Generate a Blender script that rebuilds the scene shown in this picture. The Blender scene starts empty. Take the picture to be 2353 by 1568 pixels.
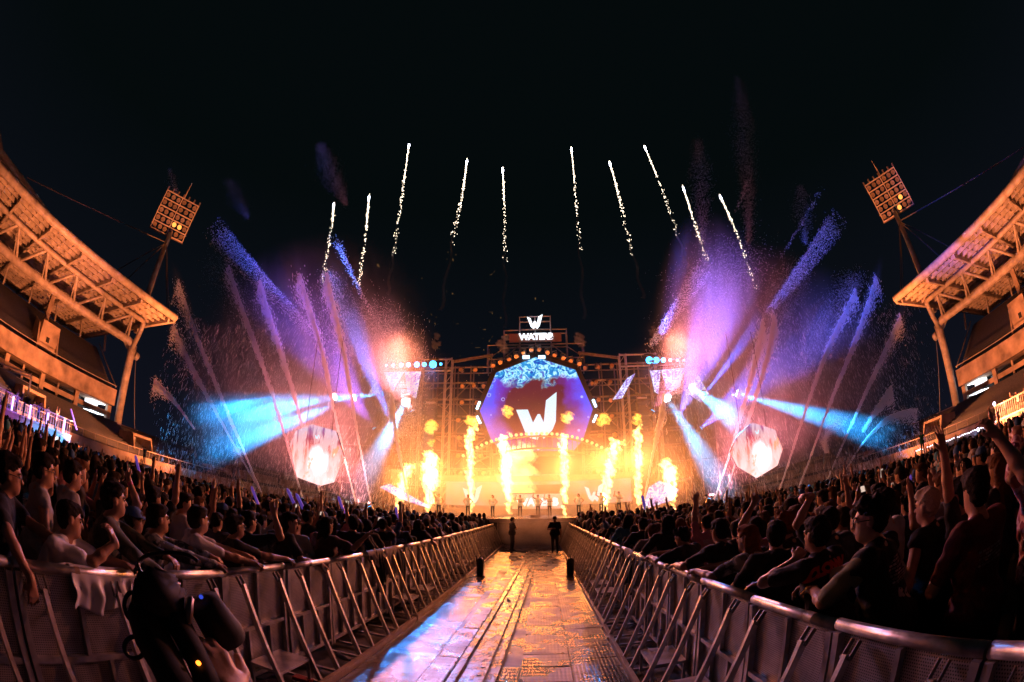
import bpy, bmesh, math, random
import numpy as np
from mathutils import Vector, Matrix, Quaternion
from mathutils.bvhtree import BVHTree
random.seed(7)
RNG = np.random.default_rng(7)
SC = bpy.context.scene
COL = SC.collection
PI = math.pi

# ------------------------------------------------------------------ camera (15 mm diagonal fisheye, held overhead at 2 m)
HC = 2.0
ROT = np.array([[0.997840355, 0.0249601101, -0.0607586391],
                [0.06568563, -0.37732095, 0.92375013],
                [-0.000131397134, 0.925746127, 0.378145591]])   # world = ROT @ (right, up, forward)
cd = bpy.data.cameras.new('camera')
cam = bpy.data.objects.new('camera', cd)
COL.objects.link(cam)
m3 = Matrix([[ROT[i, 0], ROT[i, 1], -ROT[i, 2]] for i in range(3)])
cam.matrix_world = Matrix.Translation((0, 0, HC)) @ m3.to_4x4()
cd.type = 'PANO'
cd.sensor_fit = 'HORIZONTAL'
cd.sensor_width = 36.0
try:
    cd.panorama_type = 'FISHEYE_EQUISOLID'; cd.fisheye_lens = 1006.86 / 2353 * 36; cd.fisheye_fov = math.radians(220)
except Exception:
    pass
try:
    cd.cycles.panorama_type = 'FISHEYE_EQUISOLID'; cd.cycles.fisheye_lens = 1006.86 / 2353 * 36; cd.cycles.fisheye_fov = math.radians(220)
except Exception:
    pass
cd.clip_start = 0.02
cd.clip_end = 2000
SC.camera = cam

# ------------------------------------------------------------------ night sky, exposure, render settings
W = bpy.data.worlds.new('World'); SC.world = W; W.use_nodes = True
wn = W.node_tree.nodes; wl = W.node_tree.links
bg = wn['Background']
sky = wn.new('ShaderNodeTexSky'); sky.sky_type = 'NISHITA'; sky.sun_disc = False
sky.sun_elevation = math.radians(-6.0); sky.sun_rotation = math.radians(170)
mixn = wn.new('ShaderNodeMix'); mixn.data_type = 'RGBA'; mixn.inputs[0].default_value = 0.004
mixn.inputs[6].default_value = (0.0016, 0.0026, 0.0032, 1)
wl.new(sky.outputs[0], mixn.inputs[7])
tcw = wn.new('ShaderNodeTexCoord'); sxw = wn.new('ShaderNodeSeparateXYZ'); wl.new(tcw.outputs['Generated'], sxw.inputs[0])
crw = wn.new('ShaderNodeValToRGB'); ew = crw.color_ramp.elements                      # city glow low in the sky, teal black overhead
ew[0].position = 0.0; ew[0].color = (0.0055, 0.0060, 0.0125, 1); ew[1].position = 0.62; ew[1].color = (0.0014, 0.0030, 0.0034, 1)
wl.new(sxw.outputs['Z'], crw.inputs[0]); wl.new(crw.outputs[0], mixn.inputs[6]); wl.new(mixn.outputs[2], bg.inputs[0])
bg.inputs[1].default_value = 1.0
vs = SC.view_settings
SC.display_settings.display_device = 'sRGB'
vs.view_transform = 'Standard'; vs.look = 'None'; vs.gamma = 1; vs.exposure = 0.0
vs.use_curve_mapping = False
cy = SC.cycles
cy.use_denoising = True
try: cy.denoiser = 'OPENIMAGEDENOISE'
except Exception: pass
cy.max_bounces = 5; cy.diffuse_bounces = 2; cy.glossy_bounces = 3; cy.transmission_bounces = 3
cy.volume_bounces = 0; cy.transparent_max_bounces = 24
cy.sample_clamp_indirect = 4.0; cy.sample_clamp_direct = 0.0
cy.caustics_reflective = False; cy.caustics_refractive = False
cy.use_light_tree = True
cy.use_adaptive_sampling = True; cy.adaptive_threshold = 0.012

# ------------------------------------------------------------------ where things stand: a sight line met at a known depth
def sight(px, py):
    x = px - 1176.5; y = 784 - py; r = math.hypot(x, y) + 1e-9
    th = 2 * math.asin(min(1, r / 2 / 1006.86))
    d = ROT @ np.array([x / r * math.sin(th), y / r * math.sin(th), math.cos(th)])
    return d
def aty(px, py, y):
    d = sight(px, py); t = y / d[1]; return Vector((d[0] * t, y, HC + d[2] * t))
def atx(px, py, x):
    d = sight(px, py); t = x / d[0]; return Vector((x, d[1] * t, HC + d[2] * t))
def atz(px, py, z):
    d = sight(px, py); t = (z - HC) / d[2]; return Vector((d[0] * t, d[1] * t, z))
def ato(px, py, r):
    d = sight(px, py); return Vector((d[0] * r, d[1] * r, HC + d[2] * r))

# ------------------------------------------------------------------ mesh helpers
class MB:
    def __init__(s): s.v = []; s.f = []; s.mi = []
    def add(s, vs, fs, mi=0):
        o = len(s.v); s.v.extend([tuple(p) for p in vs]); s.f.extend([tuple(i + o for i in f) for f in fs]); s.mi.extend([mi] * len(fs)); return s
    def box(s, c, size, rot=None, mi=0):
        c = Vector(c); hx, hy, hz = size[0] / 2, size[1] / 2, size[2] / 2
        P = [Vector((x, y, z)) for x in (-hx, hx) for y in (-hy, hy) for z in (-hz, hz)]
        if rot is not None: P = [rot @ p for p in P]
        return s.add([p + c for p in P], [(0, 1, 3, 2), (4, 6, 7, 5), (0, 4, 5, 1), (2, 3, 7, 6), (0, 2, 6, 4), (1, 5, 7, 3)], mi)
    def rng(s, x0, x1, y0, y1, z0, z1, mi=0):
        return s.box(((x0 + x1) / 2, (y0 + y1) / 2, (z0 + z1) / 2), (abs(x1 - x0), abs(y1 - y0), abs(z1 - z0)), None, mi)
    def bar(s, a, b, w, h=None, up=(0, 0, 1), mi=0):
        a = Vector(a); b = Vector(b); h = h or w; d = b - a
        z = d.normalized(); u = Vector(up)
        if abs(z.dot(u)) > 0.98: u = Vector((1, 0, 0))
        x = u.cross(z).normalized(); y = z.cross(x)
        M = Matrix((x, y, z)).transposed()
        return s.box((a + b) / 2, (w, h, d.length), M, mi)
    def tube(s, a, b, r, r2=None, n=8, cap=True, mi=0):
        a = Vector(a); b = Vector(b); r2 = r if r2 is None else r2
        z = (b - a).normalized(); u = Vector((0, 0, 1)) if abs(z.z) < 0.95 else Vector((1, 0, 0))
        x = u.cross(z).normalized(); y = z.cross(x)
        vs = []
        for p, rr in ((a, r), (b, r2)):
            for i in range(n):
                t = 2 * PI * i / n; vs.append(p + x * math.cos(t) * rr + y * math.sin(t) * rr)
        fs = [(i, (i + 1) % n, n + (i + 1) % n, n + i) for i in range(n)]
        if cap: fs += [tuple(range(n - 1, -1, -1)), tuple(range(n, 2 * n))]
        return s.add(vs, fs, mi)
    def path(s, pts, r, n=8, mi=0, closed=False, radii=None):
        pts = [Vector(p) for p in pts]; m = len(pts); vs = []; prev = None
        for i, p in enumerate(pts):
            a = pts[(i - 1) % m] if (closed or i) else p; b = pts[(i + 1) % m] if (closed or i < m - 1) else p
            z = (b - a).normalized()
            if prev is None:
                u = Vector((0, 0, 1)) if abs(z.z) < 0.95 else Vector((1, 0, 0)); x = u.cross(z).normalized()
            else:
                x = (prev - z * prev.dot(z)).normalized()
            prev = x; y = z.cross(x); rr = radii[i] if radii else r
            for k in range(n):
                t = 2 * PI * k / n; vs.append(p + x * math.cos(t) * rr + y * math.sin(t) * rr)
        fs = []
        for i in range(m if closed else m - 1):
            j = (i + 1) % m
            for k in range(n): fs.append((i * n + k, i * n + (k + 1) % n, j * n + (k + 1) % n, j * n + k))
        if not closed: fs += [tuple(range(n - 1, -1, -1)), tuple((m - 1) * n + k for k in range(n))]
        return s.add(vs, fs, mi)
    def prism(s, poly, off, mi=0):
        poly = [Vector(p) for p in poly]; off = Vector(off); n = len(poly)
        vs = poly + [p + off for p in poly]
        fs = [tuple(range(n - 1, -1, -1)), tuple(range(n, 2 * n))] + [(i, (i + 1) % n, n + (i + 1) % n, n + i) for i in range(n)]
        return s.add(vs, fs, mi)
    def ball(s, c, r, seg=8, rings=6, mi=0, sc=(1, 1, 1)):
        c = Vector(c); vs = [c + Vector((0, 0, r * sc[2]))]
        for i in range(1, rings):
            p = PI * i / rings
            for k in range(seg):
                t = 2 * PI * k / seg; vs.append(c + Vector((r * sc[0] * math.sin(p) * math.cos(t), r * sc[1] * math.sin(p) * math.sin(t), r * sc[2] * math.cos(p))))
        vs.append(c - Vector((0, 0, r * sc[2]))); L = len(vs) - 1
        fs = [(0, 1 + k, 1 + (k + 1) % seg) for k in range(seg)]
        for i in range(rings - 2):
            a = 1 + i * seg; b = a + seg
            for k in range(seg): fs.append((a + k, b + k, b + (k + 1) % seg, a + (k + 1) % seg))
        a = 1 + (rings - 2) * seg
        fs += [(L, a + (k + 1) % seg, a + k) for k in range(seg)]
        return s.add(vs, fs, mi)
    def mesh(s, name, mats, smooth=False):
        me = bpy.data.meshes.new(name)
        me.from_pydata(s.v, [], s.f)
        for m in (mats if isinstance(mats, (list, tuple)) else [mats]): me.materials.append(m)
        if len(me.materials) > 1: me.polygons.foreach_set('material_index', s.mi)
        if smooth: me.polygons.foreach_set('use_smooth', [len(f) <= 4 for f in s.f])
        me.update(); return me
    def build(s, name, mats, parent=None, smooth=False):
        return link(name, s.mesh(name, mats, smooth), parent)
def link(name, data, parent=None, loc=None):
    o = bpy.data.objects.new(name, data); COL.objects.link(o)
    if parent is not None: o.parent = parent
    if loc is not None: o.location = loc
    return o
def tag(o, label=None, cat=None, group=None, kind=None):
    if label: o['label'] = label
    if cat: o['category'] = cat
    if group: o['group'] = group
    if kind: o['kind'] = kind
    return o
def empty(name, label=None, cat=None, group=None, loc=(0, 0, 0), rz=0):
    o = link(name, None, None, loc); o.rotation_euler = (0, 0, rz); o.empty_display_size = 0.1
    return tag(o, label, cat, group)
def copy_tree(o, parent=None):
    c = o.copy(); COL.objects.link(c)
    if parent is not None: c.parent = parent
    for ch in o.children: copy_tree(ch, c)
    return c

# ------------------------------------------------------------------ materials
def mat(name, col, rough=0.6, metal=0.0, var=0.0, vscale=3.0, bump=0.0, bscale=20.0, emit=None, estr=0.0, spec=0.5, coord='Object', detail=4, lo=None):
    m = bpy.data.materials.new(name); m.use_nodes = True
    nt = m.node_tree; n = nt.nodes; l = nt.links; b = n['Principled BSDF']
    b.inputs['Base Color'].default_value = (*col, 1); b.inputs['Roughness'].default_value = rough; b.inputs['Metallic'].default_value = metal
    b.inputs['Specular IOR Level'].default_value = spec
    if emit:
        b.inputs['Emission Color'].default_value = (*emit, 1); b.inputs['Emission Strength'].default_value = estr
    tc = None
    if var or bump:
        tc = n.new('ShaderNodeTexCoord')
    if var:
        nz = n.new('ShaderNodeTexNoise'); nz.inputs['Scale'].default_value = vscale; nz.inputs['Detail'].default_value = detail
        l.new(tc.outputs[coord], nz.inputs['Vector'])
        cr = n.new('ShaderNodeValToRGB'); e = cr.color_ramp.elements
        e[0].position = 0.3; e[1].position = 0.7
        c0 = lo or tuple(max(0, c * (1 - var)) for c in col)
        e[0].color = (*c0, 1); e[1].color = (*[min(1, c * (1 + var * 0.5)) for c in col], 1)
        l.new(nz.outputs['Fac'], cr.inputs['Fac']); l.new(cr.outputs['Color'], b.inputs['Base Color'])
        mr = n.new('ShaderNodeMapRange'); mr.inputs['To Min'].default_value = max(0.02, rough - 0.12); mr.inputs['To Max'].default_value = min(1, rough + 0.12)
        l.new(nz.outputs['Fac'], mr.inputs['Value']); l.new(mr.outputs['Result'], b.inputs['Roughness'])
    if bump:
        n2 = n.new('ShaderNodeTexNoise'); n2.inputs['Scale'].default_value = bscale; n2.inputs['Detail'].default_value = 3
        l.new(tc.outputs[coord], n2.inputs['Vector'])
        bp = n.new('ShaderNodeBump'); bp.inputs['Strength'].default_value = bump; bp.inputs['Distance'].default_value = 0.02
        l.new(n2.outputs['Fac'], bp.inputs['Height']); l.new(bp.outputs['Normal'], b.inputs['Normal'])
    return m
def emis(name, col, strength):
    m = bpy.data.materials.new(name); m.use_nodes = True
    nt = m.node_tree; nt.nodes.clear()
    o = nt.nodes.new('ShaderNodeOutputMaterial'); e = nt.nodes.new('ShaderNodeEmission')
    e.inputs[0].default_value = (*col, 1); e.inputs[1].default_value = strength
    nt.links.new(e.outputs[0], o.inputs[0]); return m
def volume(name, col, dens, emit=None, estr=0.0, aniso=0.0):
    m = bpy.data.materials.new(name); m.use_nodes = True
    nt = m.node_tree; nt.nodes.clear()
    o = nt.nodes.new('ShaderNodeOutputMaterial'); v = nt.nodes.new('ShaderNodeVolumePrincipled')
    v.inputs['Color'].default_value = (*col, 1); v.inputs['Density'].default_value = dens; v.inputs['Anisotropy'].default_value = aniso
    if emit:
        v.inputs['Emission Color'].default_value = (*emit, 1); v.inputs['Emission Strength'].default_value = estr
    nt.links.new(v.outputs[0], o.inputs['Volume'])
    m.cycles.homogeneous_volume = True
    try: m.cycles.volume_sampling = 'MULTIPLE_IMPORTANCE'
    except Exception: pass
    return m
def point(name, loc, col, watts, radius=0.3, parent=None):
    ld = bpy.data.lights.new(name, 'POINT'); ld.color = col; ld.energy = watts; ld.shadow_soft_size = radius
    return link(name, ld, parent, loc)
def spot(name, loc, target, col, watts, deg, blend=0.3, radius=0.1, parent=None):
    ld = bpy.data.lights.new(name, 'SPOT'); ld.color = col; ld.energy = watts; ld.shadow_soft_size = radius
    ld.spot_size = math.radians(deg); ld.spot_blend = blend
    o = link(name, ld, parent, loc)
    o.rotation_euler = (Vector(target) - Vector(loc)).to_track_quat('-Z', 'Y').to_euler(); return o

M_CONC = mat('orange_painted_concrete', (0.46, 0.34, 0.25), 0.7, var=0.6, vscale=0.45, bump=0.2, bscale=5, detail=8)
M_STEEL_W = mat('cream_painted_steel', (0.60, 0.52, 0.44), 0.45, var=0.4, vscale=0.9, detail=7)
M_ROOF = mat('roof_sheet', (0.13, 0.11, 0.095), 0.6, var=0.6, vscale=0.35)
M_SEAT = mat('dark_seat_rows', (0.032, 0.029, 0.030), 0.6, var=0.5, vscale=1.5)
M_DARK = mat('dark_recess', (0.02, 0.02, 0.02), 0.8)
M_BLACK = mat('black_plastic', (0.012, 0.012, 0.013), 0.35, var=0.4, vscale=8)
M_GALV = mat('galvanised_steel', (0.42, 0.42, 0.44), 0.42, 0.75, var=0.4, vscale=9, bump=0.12, bscale=60)
M_ALU = mat('scuffed_aluminium', (0.55, 0.53, 0.52), 0.38, 0.8, var=0.35, vscale=14, bump=0.1, bscale=70)
M_SCAF = mat('scaffold_steel', (0.22, 0.18, 0.15), 0.5, 0.5, var=0.3, vscale=3)
M_CABLE = mat('steel_cable', (0.25, 0.22, 0.2), 0.5, 0.6)
# ------------------------------------------------------------------ ground and walkway
def wet_mat(name, col, rough_lo, rough_hi, rib=0.0, pud=1.3, bumpd=0.3):
    m = mat(name, col, 0.3, var=0.0); nt = m.node_tree; n = nt.nodes; l = nt.links; b = n['Principled BSDF']
    b.inputs['Specular IOR Level'].default_value = 0.55
    tc = n.new('ShaderNodeTexCoord'); geo = n.new('ShaderNodeNewGeometry')
    nz = n.new('ShaderNodeTexNoise'); nz.inputs['Scale'].default_value = pud; nz.inputs['Detail'].default_value = 5; nz.inputs['Roughness'].default_value = 0.6
    l.new(geo.outputs['Position'], nz.inputs['Vector'])
    mr = n.new('ShaderNodeMapRange'); mr.inputs['From Min'].default_value = 0.40; mr.inputs['From Max'].default_value = 0.62
    mr.inputs['To Min'].default_value = rough_lo; mr.inputs['To Max'].default_value = rough_hi
    l.new(nz.outputs['Fac'], mr.inputs['Value']); l.new(mr.outputs['Result'], b.inputs['Roughness'])
    cr = n.new('ShaderNodeValToRGB'); e = cr.color_ramp.elements
    e[0].position = 0.35; e[1].position = 0.65; e[0].color = (*[c * 0.45 for c in col], 1); e[1].color = (*col, 1)
    l.new(nz.outputs['Fac'], cr.inputs['Fac']); l.new(cr.outputs['Color'], b.inputs['Base Color'])
    n2 = n.new('ShaderNodeTexNoise'); n2.inputs['Scale'].default_value = 55; n2.inputs['Detail'].default_value = 3
    l.new(geo.outputs['Position'], n2.inputs['Vector'])
    h = n2.outputs['Fac']
    if rib:
        sx = n.new('ShaderNodeSeparateXYZ'); l.new(geo.outputs['Position'], sx.inputs[0])
        mu = n.new('ShaderNodeMath'); mu.operation = 'MULTIPLY'; mu.inputs[1].default_value = 2 * PI / 0.045; l.new(sx.outputs['X'], mu.inputs[0])
        si = n.new('ShaderNodeMath'); si.operation = 'SINE'; l.new(mu.outputs[0], si.inputs[0])
        mu2 = n.new('ShaderNodeMath'); mu2.operation = 'MULTIPLY'; mu2.inputs[1].default_value = 2 * PI / 0.11; l.new(sx.outputs['Y'], mu2.inputs[0])
        si2 = n.new('ShaderNodeMath'); si2.operation = 'SINE'; l.new(mu2.outputs[0], si2.inputs[0])
        ad = n.new('ShaderNodeMath'); ad.operation = 'MULTIPLY_ADD'; ad.inputs[1].default_value = rib; l.new(si.outputs[0], ad.inputs[0]); l.new(h, ad.inputs[2])
        ad2 = n.new('ShaderNodeMath'); ad2.operation = 'MULTIPLY_ADD'; ad2.inputs[1].default_value = rib * 0.7; l.new(si2.outputs[0], ad2.inputs[0]); l.new(ad.outputs[0], ad2.inputs[2])
        h = ad2.outputs[0]
    bp = n.new('ShaderNodeBump'); bp.inputs['Strength'].default_value = bumpd; bp.inputs['Distance'].default_value = 0.012
    l.new(h, bp.inputs['Height']); l.new(bp.outputs['Normal'], b.inputs['Normal'])
    return m
M_GROUND = wet_mat('wet_dark_ground', (0.045, 0.04, 0.04), 0.15, 0.6, 0, 0.7, 0.4)
M_PLY = wet_mat('wet_dark_plywood', (0.075, 0.055, 0.045), 0.10, 0.36, 0, 1.6, 0.45)
M_PANEL = wet_mat('wet_ribbed_deck_panel', (0.085, 0.075, 0.07), 0.16, 0.46, 0.30, 1.7, 0.30)
M_RAILWET = wet_mat('wet_metal_guide', (0.16, 0.13, 0.10), 0.15, 0.4, 0, 4, 0.3)
M_KERB = mat('wet_timber_kerb', (0.34, 0.25, 0.17), 0.35, var=0.35, vscale=6, bump=0.3, bscale=30)

g = MB(); g.add([(-400, -200, -0.02), (400, -200, -0.02), (400, 500, -0.02), (-400, 500, -0.02)], [(0, 1, 2, 3)])
tag(g.build('ground', M_GROUND), 'dark wet field cover under the crowd', kind='structure')
wk = MB().rng(-2.02, 0.97, 1.0, 23.9, -0.015, -0.004).build('walkway', M_GROUND)
tag(wk, 'wet walkway floor running between the barricades to the stage', kind='structure')
def lean(y): return max(0.0, y - 4.5) * 0.0245
# deck panels, half a metre deep, laid in staggered columns
pm = {}
cols = [(-0.225, 0.345), (0.352, 0.925), (-0.44, -0.232), (-1.26, -1.0)]
for ci, (x0, x1) in enumerate(cols):
    me = MB().rng(0, x1 - x0 - 0.008, 0, 0.476, -0.003, 0.018).mesh('deck_panel', M_PANEL)
    k = 0; y = 1.05 + (0.25 if ci % 2 else 0)
    while y < 23.4:
        xx = x0 + (lean(y) if ci >= 2 else 0)
        if ci == 2:
            xx = x0 + lean(y)
            if xx + (x1 - x0) > -0.23: break
        o = link('deck_panel', me, wk, (xx, y, random.uniform(-0.004, 0.004)))
        o.rotation_euler = (random.uniform(-0.004, 0.004), random.uniform(-0.006, 0.006), random.uniform(-0.004, 0.004))
        y += 0.5; k += 1
# left-hand plywood sheets, large and dark, slightly uneven
me = MB().rng(0, 0.70, 0, 1.19, -0.01, 0.004).mesh('plywood_sheet', M_PLY)
for k in range(19):
    o = link('plywood_sheet', me, wk, (-1.985, 1.05 + 1.2 * k, random.uniform(-0.002, 0.003))); o.rotation_euler = (random.uniform(-.003, .003), random.uniform(-.006, .006), 0)
# cable guides
cg = empty('cable_ramp', 'long parallel wet metal cable guides running down the middle of the walkway', 'cable ramp', loc=(0, 0, 0))
for nm, x, w, h in (('guide_rail', -0.93, 0.075, 0.05), ('guide_rail', -0.655, 0.10, 0.06), ('guide_rail', -0.50, 0.05, 0.045), ('trough_floor', -0.79, 0.15, 0.016), ('trough_floor', -0.565, 0.07, 0.016)):
    me = MB().box((0, 0.5, h / 2 + 0.002), (w, 0.992, h)).mesh(nm, M_RAILWET)
    for k in range(22):
        y = 1.1 + k
        o = link(nm, me, cg, (x + lean(y), y, random.uniform(-0.002, 0.004))); o.rotation_euler = (0, random.uniform(-.02, .02), -math.atan(0.0245) if y > 4 else 0)
# slots cut along the broad guide
me = MB().box((0, 0, 0), (0.052, 0.02, 0.006)).mesh('slot', M_BLACK)
for k in range(60):
    y = 3.2 + k * 0.28
    link('slot', me, cg, (-0.655 + lean(y), y, 0.064))
# kerbs
for side, x, lab in ((-1, -2.045, 'wet timber kerb along the left edge of the walkway'), (1, 0.965, 'wet timber kerb along the right edge of the walkway')):
    ke = empty('kerb', lab, 'kerb', loc=(x, 0, 0)); ke['kind'] = 'structure'
    me = MB().box((0, 1.2, 0.035), (0.05, 2.39, 0.09)).mesh('kerb_length', M_KERB)
    for k in range(10):
        o = link('kerb_length', me, ke, (random.uniform(-.01, .01), 0.3 + 2.4 * k - (0.4 if side < 0 else 0), random.uniform(-.01, .006))); o.rotation_euler = (random.uniform(-.004, .004), 0, random.uniform(-.004, .004))

# ------------------------------------------------------------------ barricades
def perf_mat():
    m = mat('perforated_sheet', (0.40, 0.385, 0.38), 0.42, 0.75, var=0.45, vscale=5); nt = m.node_tree; n = nt.nodes; l = nt.links; b = n['Principled BSDF']
    tc = n.new('ShaderNodeTexCoord'); sx = n.new('ShaderNodeSeparateXYZ'); l.new(tc.outputs['Object'], sx.inputs[0])
    def M(op, a, b_=None):
        q = n.new('ShaderNodeMath'); q.operation = op
        for i, v in enumerate((a, b_)):
            if v is None: continue
            if isinstance(v, (int, float)): q.inputs[i].default_value = v
            else: l.new(v, q.inputs[i])
        return q.outputs[0]
    s = 0.0155
    ya = M('MULTIPLY', sx.outputs['Y'], 1 / s); za = M('MULTIPLY', sx.outputs['Z'], 1 / s)
    sh = M('MULTIPLY', M('FLOOR', za), 0.5)
    fy = M('SUBTRACT', M('FRACT', M('ADD', ya, sh)), 0.5); fz = M('SUBTRACT', M('FRACT', za), 0.5)
    d = M('SQRT', M('ADD', M('MULTIPLY', fy, fy), M('MULTIPLY', fz, fz)))
    hole = M('LESS_THAN', d, 0.27)
    col = b.inputs['Base Color'].links[0].from_socket
    mx = n.new('ShaderNodeMix'); mx.data_type = 'RGBA'; l.new(hole, mx.inputs[0]); l.new(col, mx.inputs[6]); mx.inputs[7].default_value = (0.01, 0.01, 0.01, 1)
    l.new(mx.outputs[2], b.inputs['Base Color'])
    me_ = M('SUBTRACT', 0.75, M('MULTIPLY', hole, 0.75)); l.new(me_, b.inputs['Metallic'])
    return m
M_PERF = perf_mat()
M_DGALV = mat('dull_dark_steel', (0.16, 0.15, 0.15), 0.5, 0.6, var=0.3, vscale=20)
PITCH = 1.04
def make_barricade(name):
    """walkway side is +x, runs along +y for one pitch"""
    r = empty(name)
    L = PITCH - 0.012
    MB().rng(-0.012, -0.006, 0.03, L - 0.03, 0.06, 1.17).build('sheet', M_PERF, r)
    MB().path([(0.005, 0.0, 1.205), (0.005, L, 1.205)], 0.034, 12).build('top_rail', M_ALU, r, True)
    for y in (0.028, L - 0.028): MB().box((0.018, y, 0.61), (0.048, 0.05, 1.12)).build('post', M_GALV, r)
    MB().rng(-0.004, 0.034, 0.055, L - 0.055, 0.60, 0.64).build('cross_bar', M_GALV, r)
    MB().rng(-0.004, 0.034, 0.055, L - 0.055, 0.10, 0.14).build('cross_bar', M_GALV, r)
    MB().rng(-0.004, 0.032, 0.50, 0.535, 0.642, 1.165).build('stiffener', M_GALV, r)
    for y in (0.33, 0.70): MB().rng(-0.004, 0.032, y - 0.017, y + 0.017, 0.142, 0.598).build('stiffener', M_GALV, r)
    for y in (0.20, 0.82):
        b = MB().bar((0.085, y, 1.10), (0.50, y, 0.04), 0.046, 0.034, up=(0, 1, 0)).build('brace', M_ALU, r)
        q = MB()
        for s in (-1, 1): q.bar((0.03, y + 0.030 * s, 1.160), (0.095, y + 0.030 * s, 1.075), 0.03, 0.006, up=(0, 1, 0))
        q.tube((0.09, y - 0.045, 1.085), (0.09, y + 0.045, 1.085), 0.009, n=8)
        q.build('bracket', M_DGALV, b)
        q = MB().box((0.51, y, 0.025), (0.06, 0.09, 0.03)).tube((0.505, y - 0.04, 0.05), (0.505, y + 0.04, 0.05), 0.012, n=8)
        q.build('foot', M_GALV, b)
        MB().rng(0.03, 0.49, y - 0.02, y + 0.02, 0.012, 0.04).build('floor_bar', M_GALV, r)
    return r
ORD = 'first second third fourth fifth sixth seventh eighth ninth tenth eleventh twelfth thirteenth fourteenth fifteenth sixteenth seventeenth eighteenth nineteenth twentieth twenty-first twenty-second twenty-third twenty-fourth twenty-fifth'.split()
proto = make_barricade('barricade')
step_me = MB().rng(0.0, 0.36, 0, 0.56, 0.27, 0.30).rng(0.0, 0.03, 0, 0.03, 0.012, 0.27).rng(0.0, 0.03, 0.53, 0.56, 0.012, 0.27).rng(0.33, 0.36, 0, 0.03, 0.012, 0.27).rng(0.33, 0.36, 0.53, 0.56, 0.012, 0.27).mesh('step', M_GALV)
first = True
RAILX = {-1: -2.58, 1: 1.47}
for side, y0, n in ((-1, -1.25, 24), (1, -1.34, 24)):
    for k in range(n):
        o = proto if first else copy_tree(proto); first = False
        o.location = (RAILX[side], y0 + PITCH * k + (PITCH - 0.012 if side > 0 else 0), 0)
        o.rotation_euler = (0, 0, random.uniform(-0.02, 0.02) + (PI if side > 0 else 0))
        o.location.x += random.uniform(-0.012, 0.012); o.location.z = random.uniform(-0.004, 0.008)
        tag(o, 'grey steel crowd barricade section %s of the walkway, %s in its row from the camera' % ('left' if side < 0 else 'right', ORD[k]), 'barricade',
            'barricades along the %s side of the walkway' % ('left' if side < 0 else 'right'))
        if (k * 5 + (side > 0)) % 3 == 1:
            yt = random.uniform(0.2, 0.8); MB().tube((0.005, yt, 1.205), (0.005, yt + random.uniform(0.04, 0.09), 1.205), 0.0358, n=12, cap=False).build('tape_band', random.choice((M_BLACK, M_KERB)), o, True)
        if (k * 7 + (side > 0) * 3) % 5 in (1, 3):
            st = link('step', step_me, o, (0.05, 0.24, 0.0))
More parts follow.
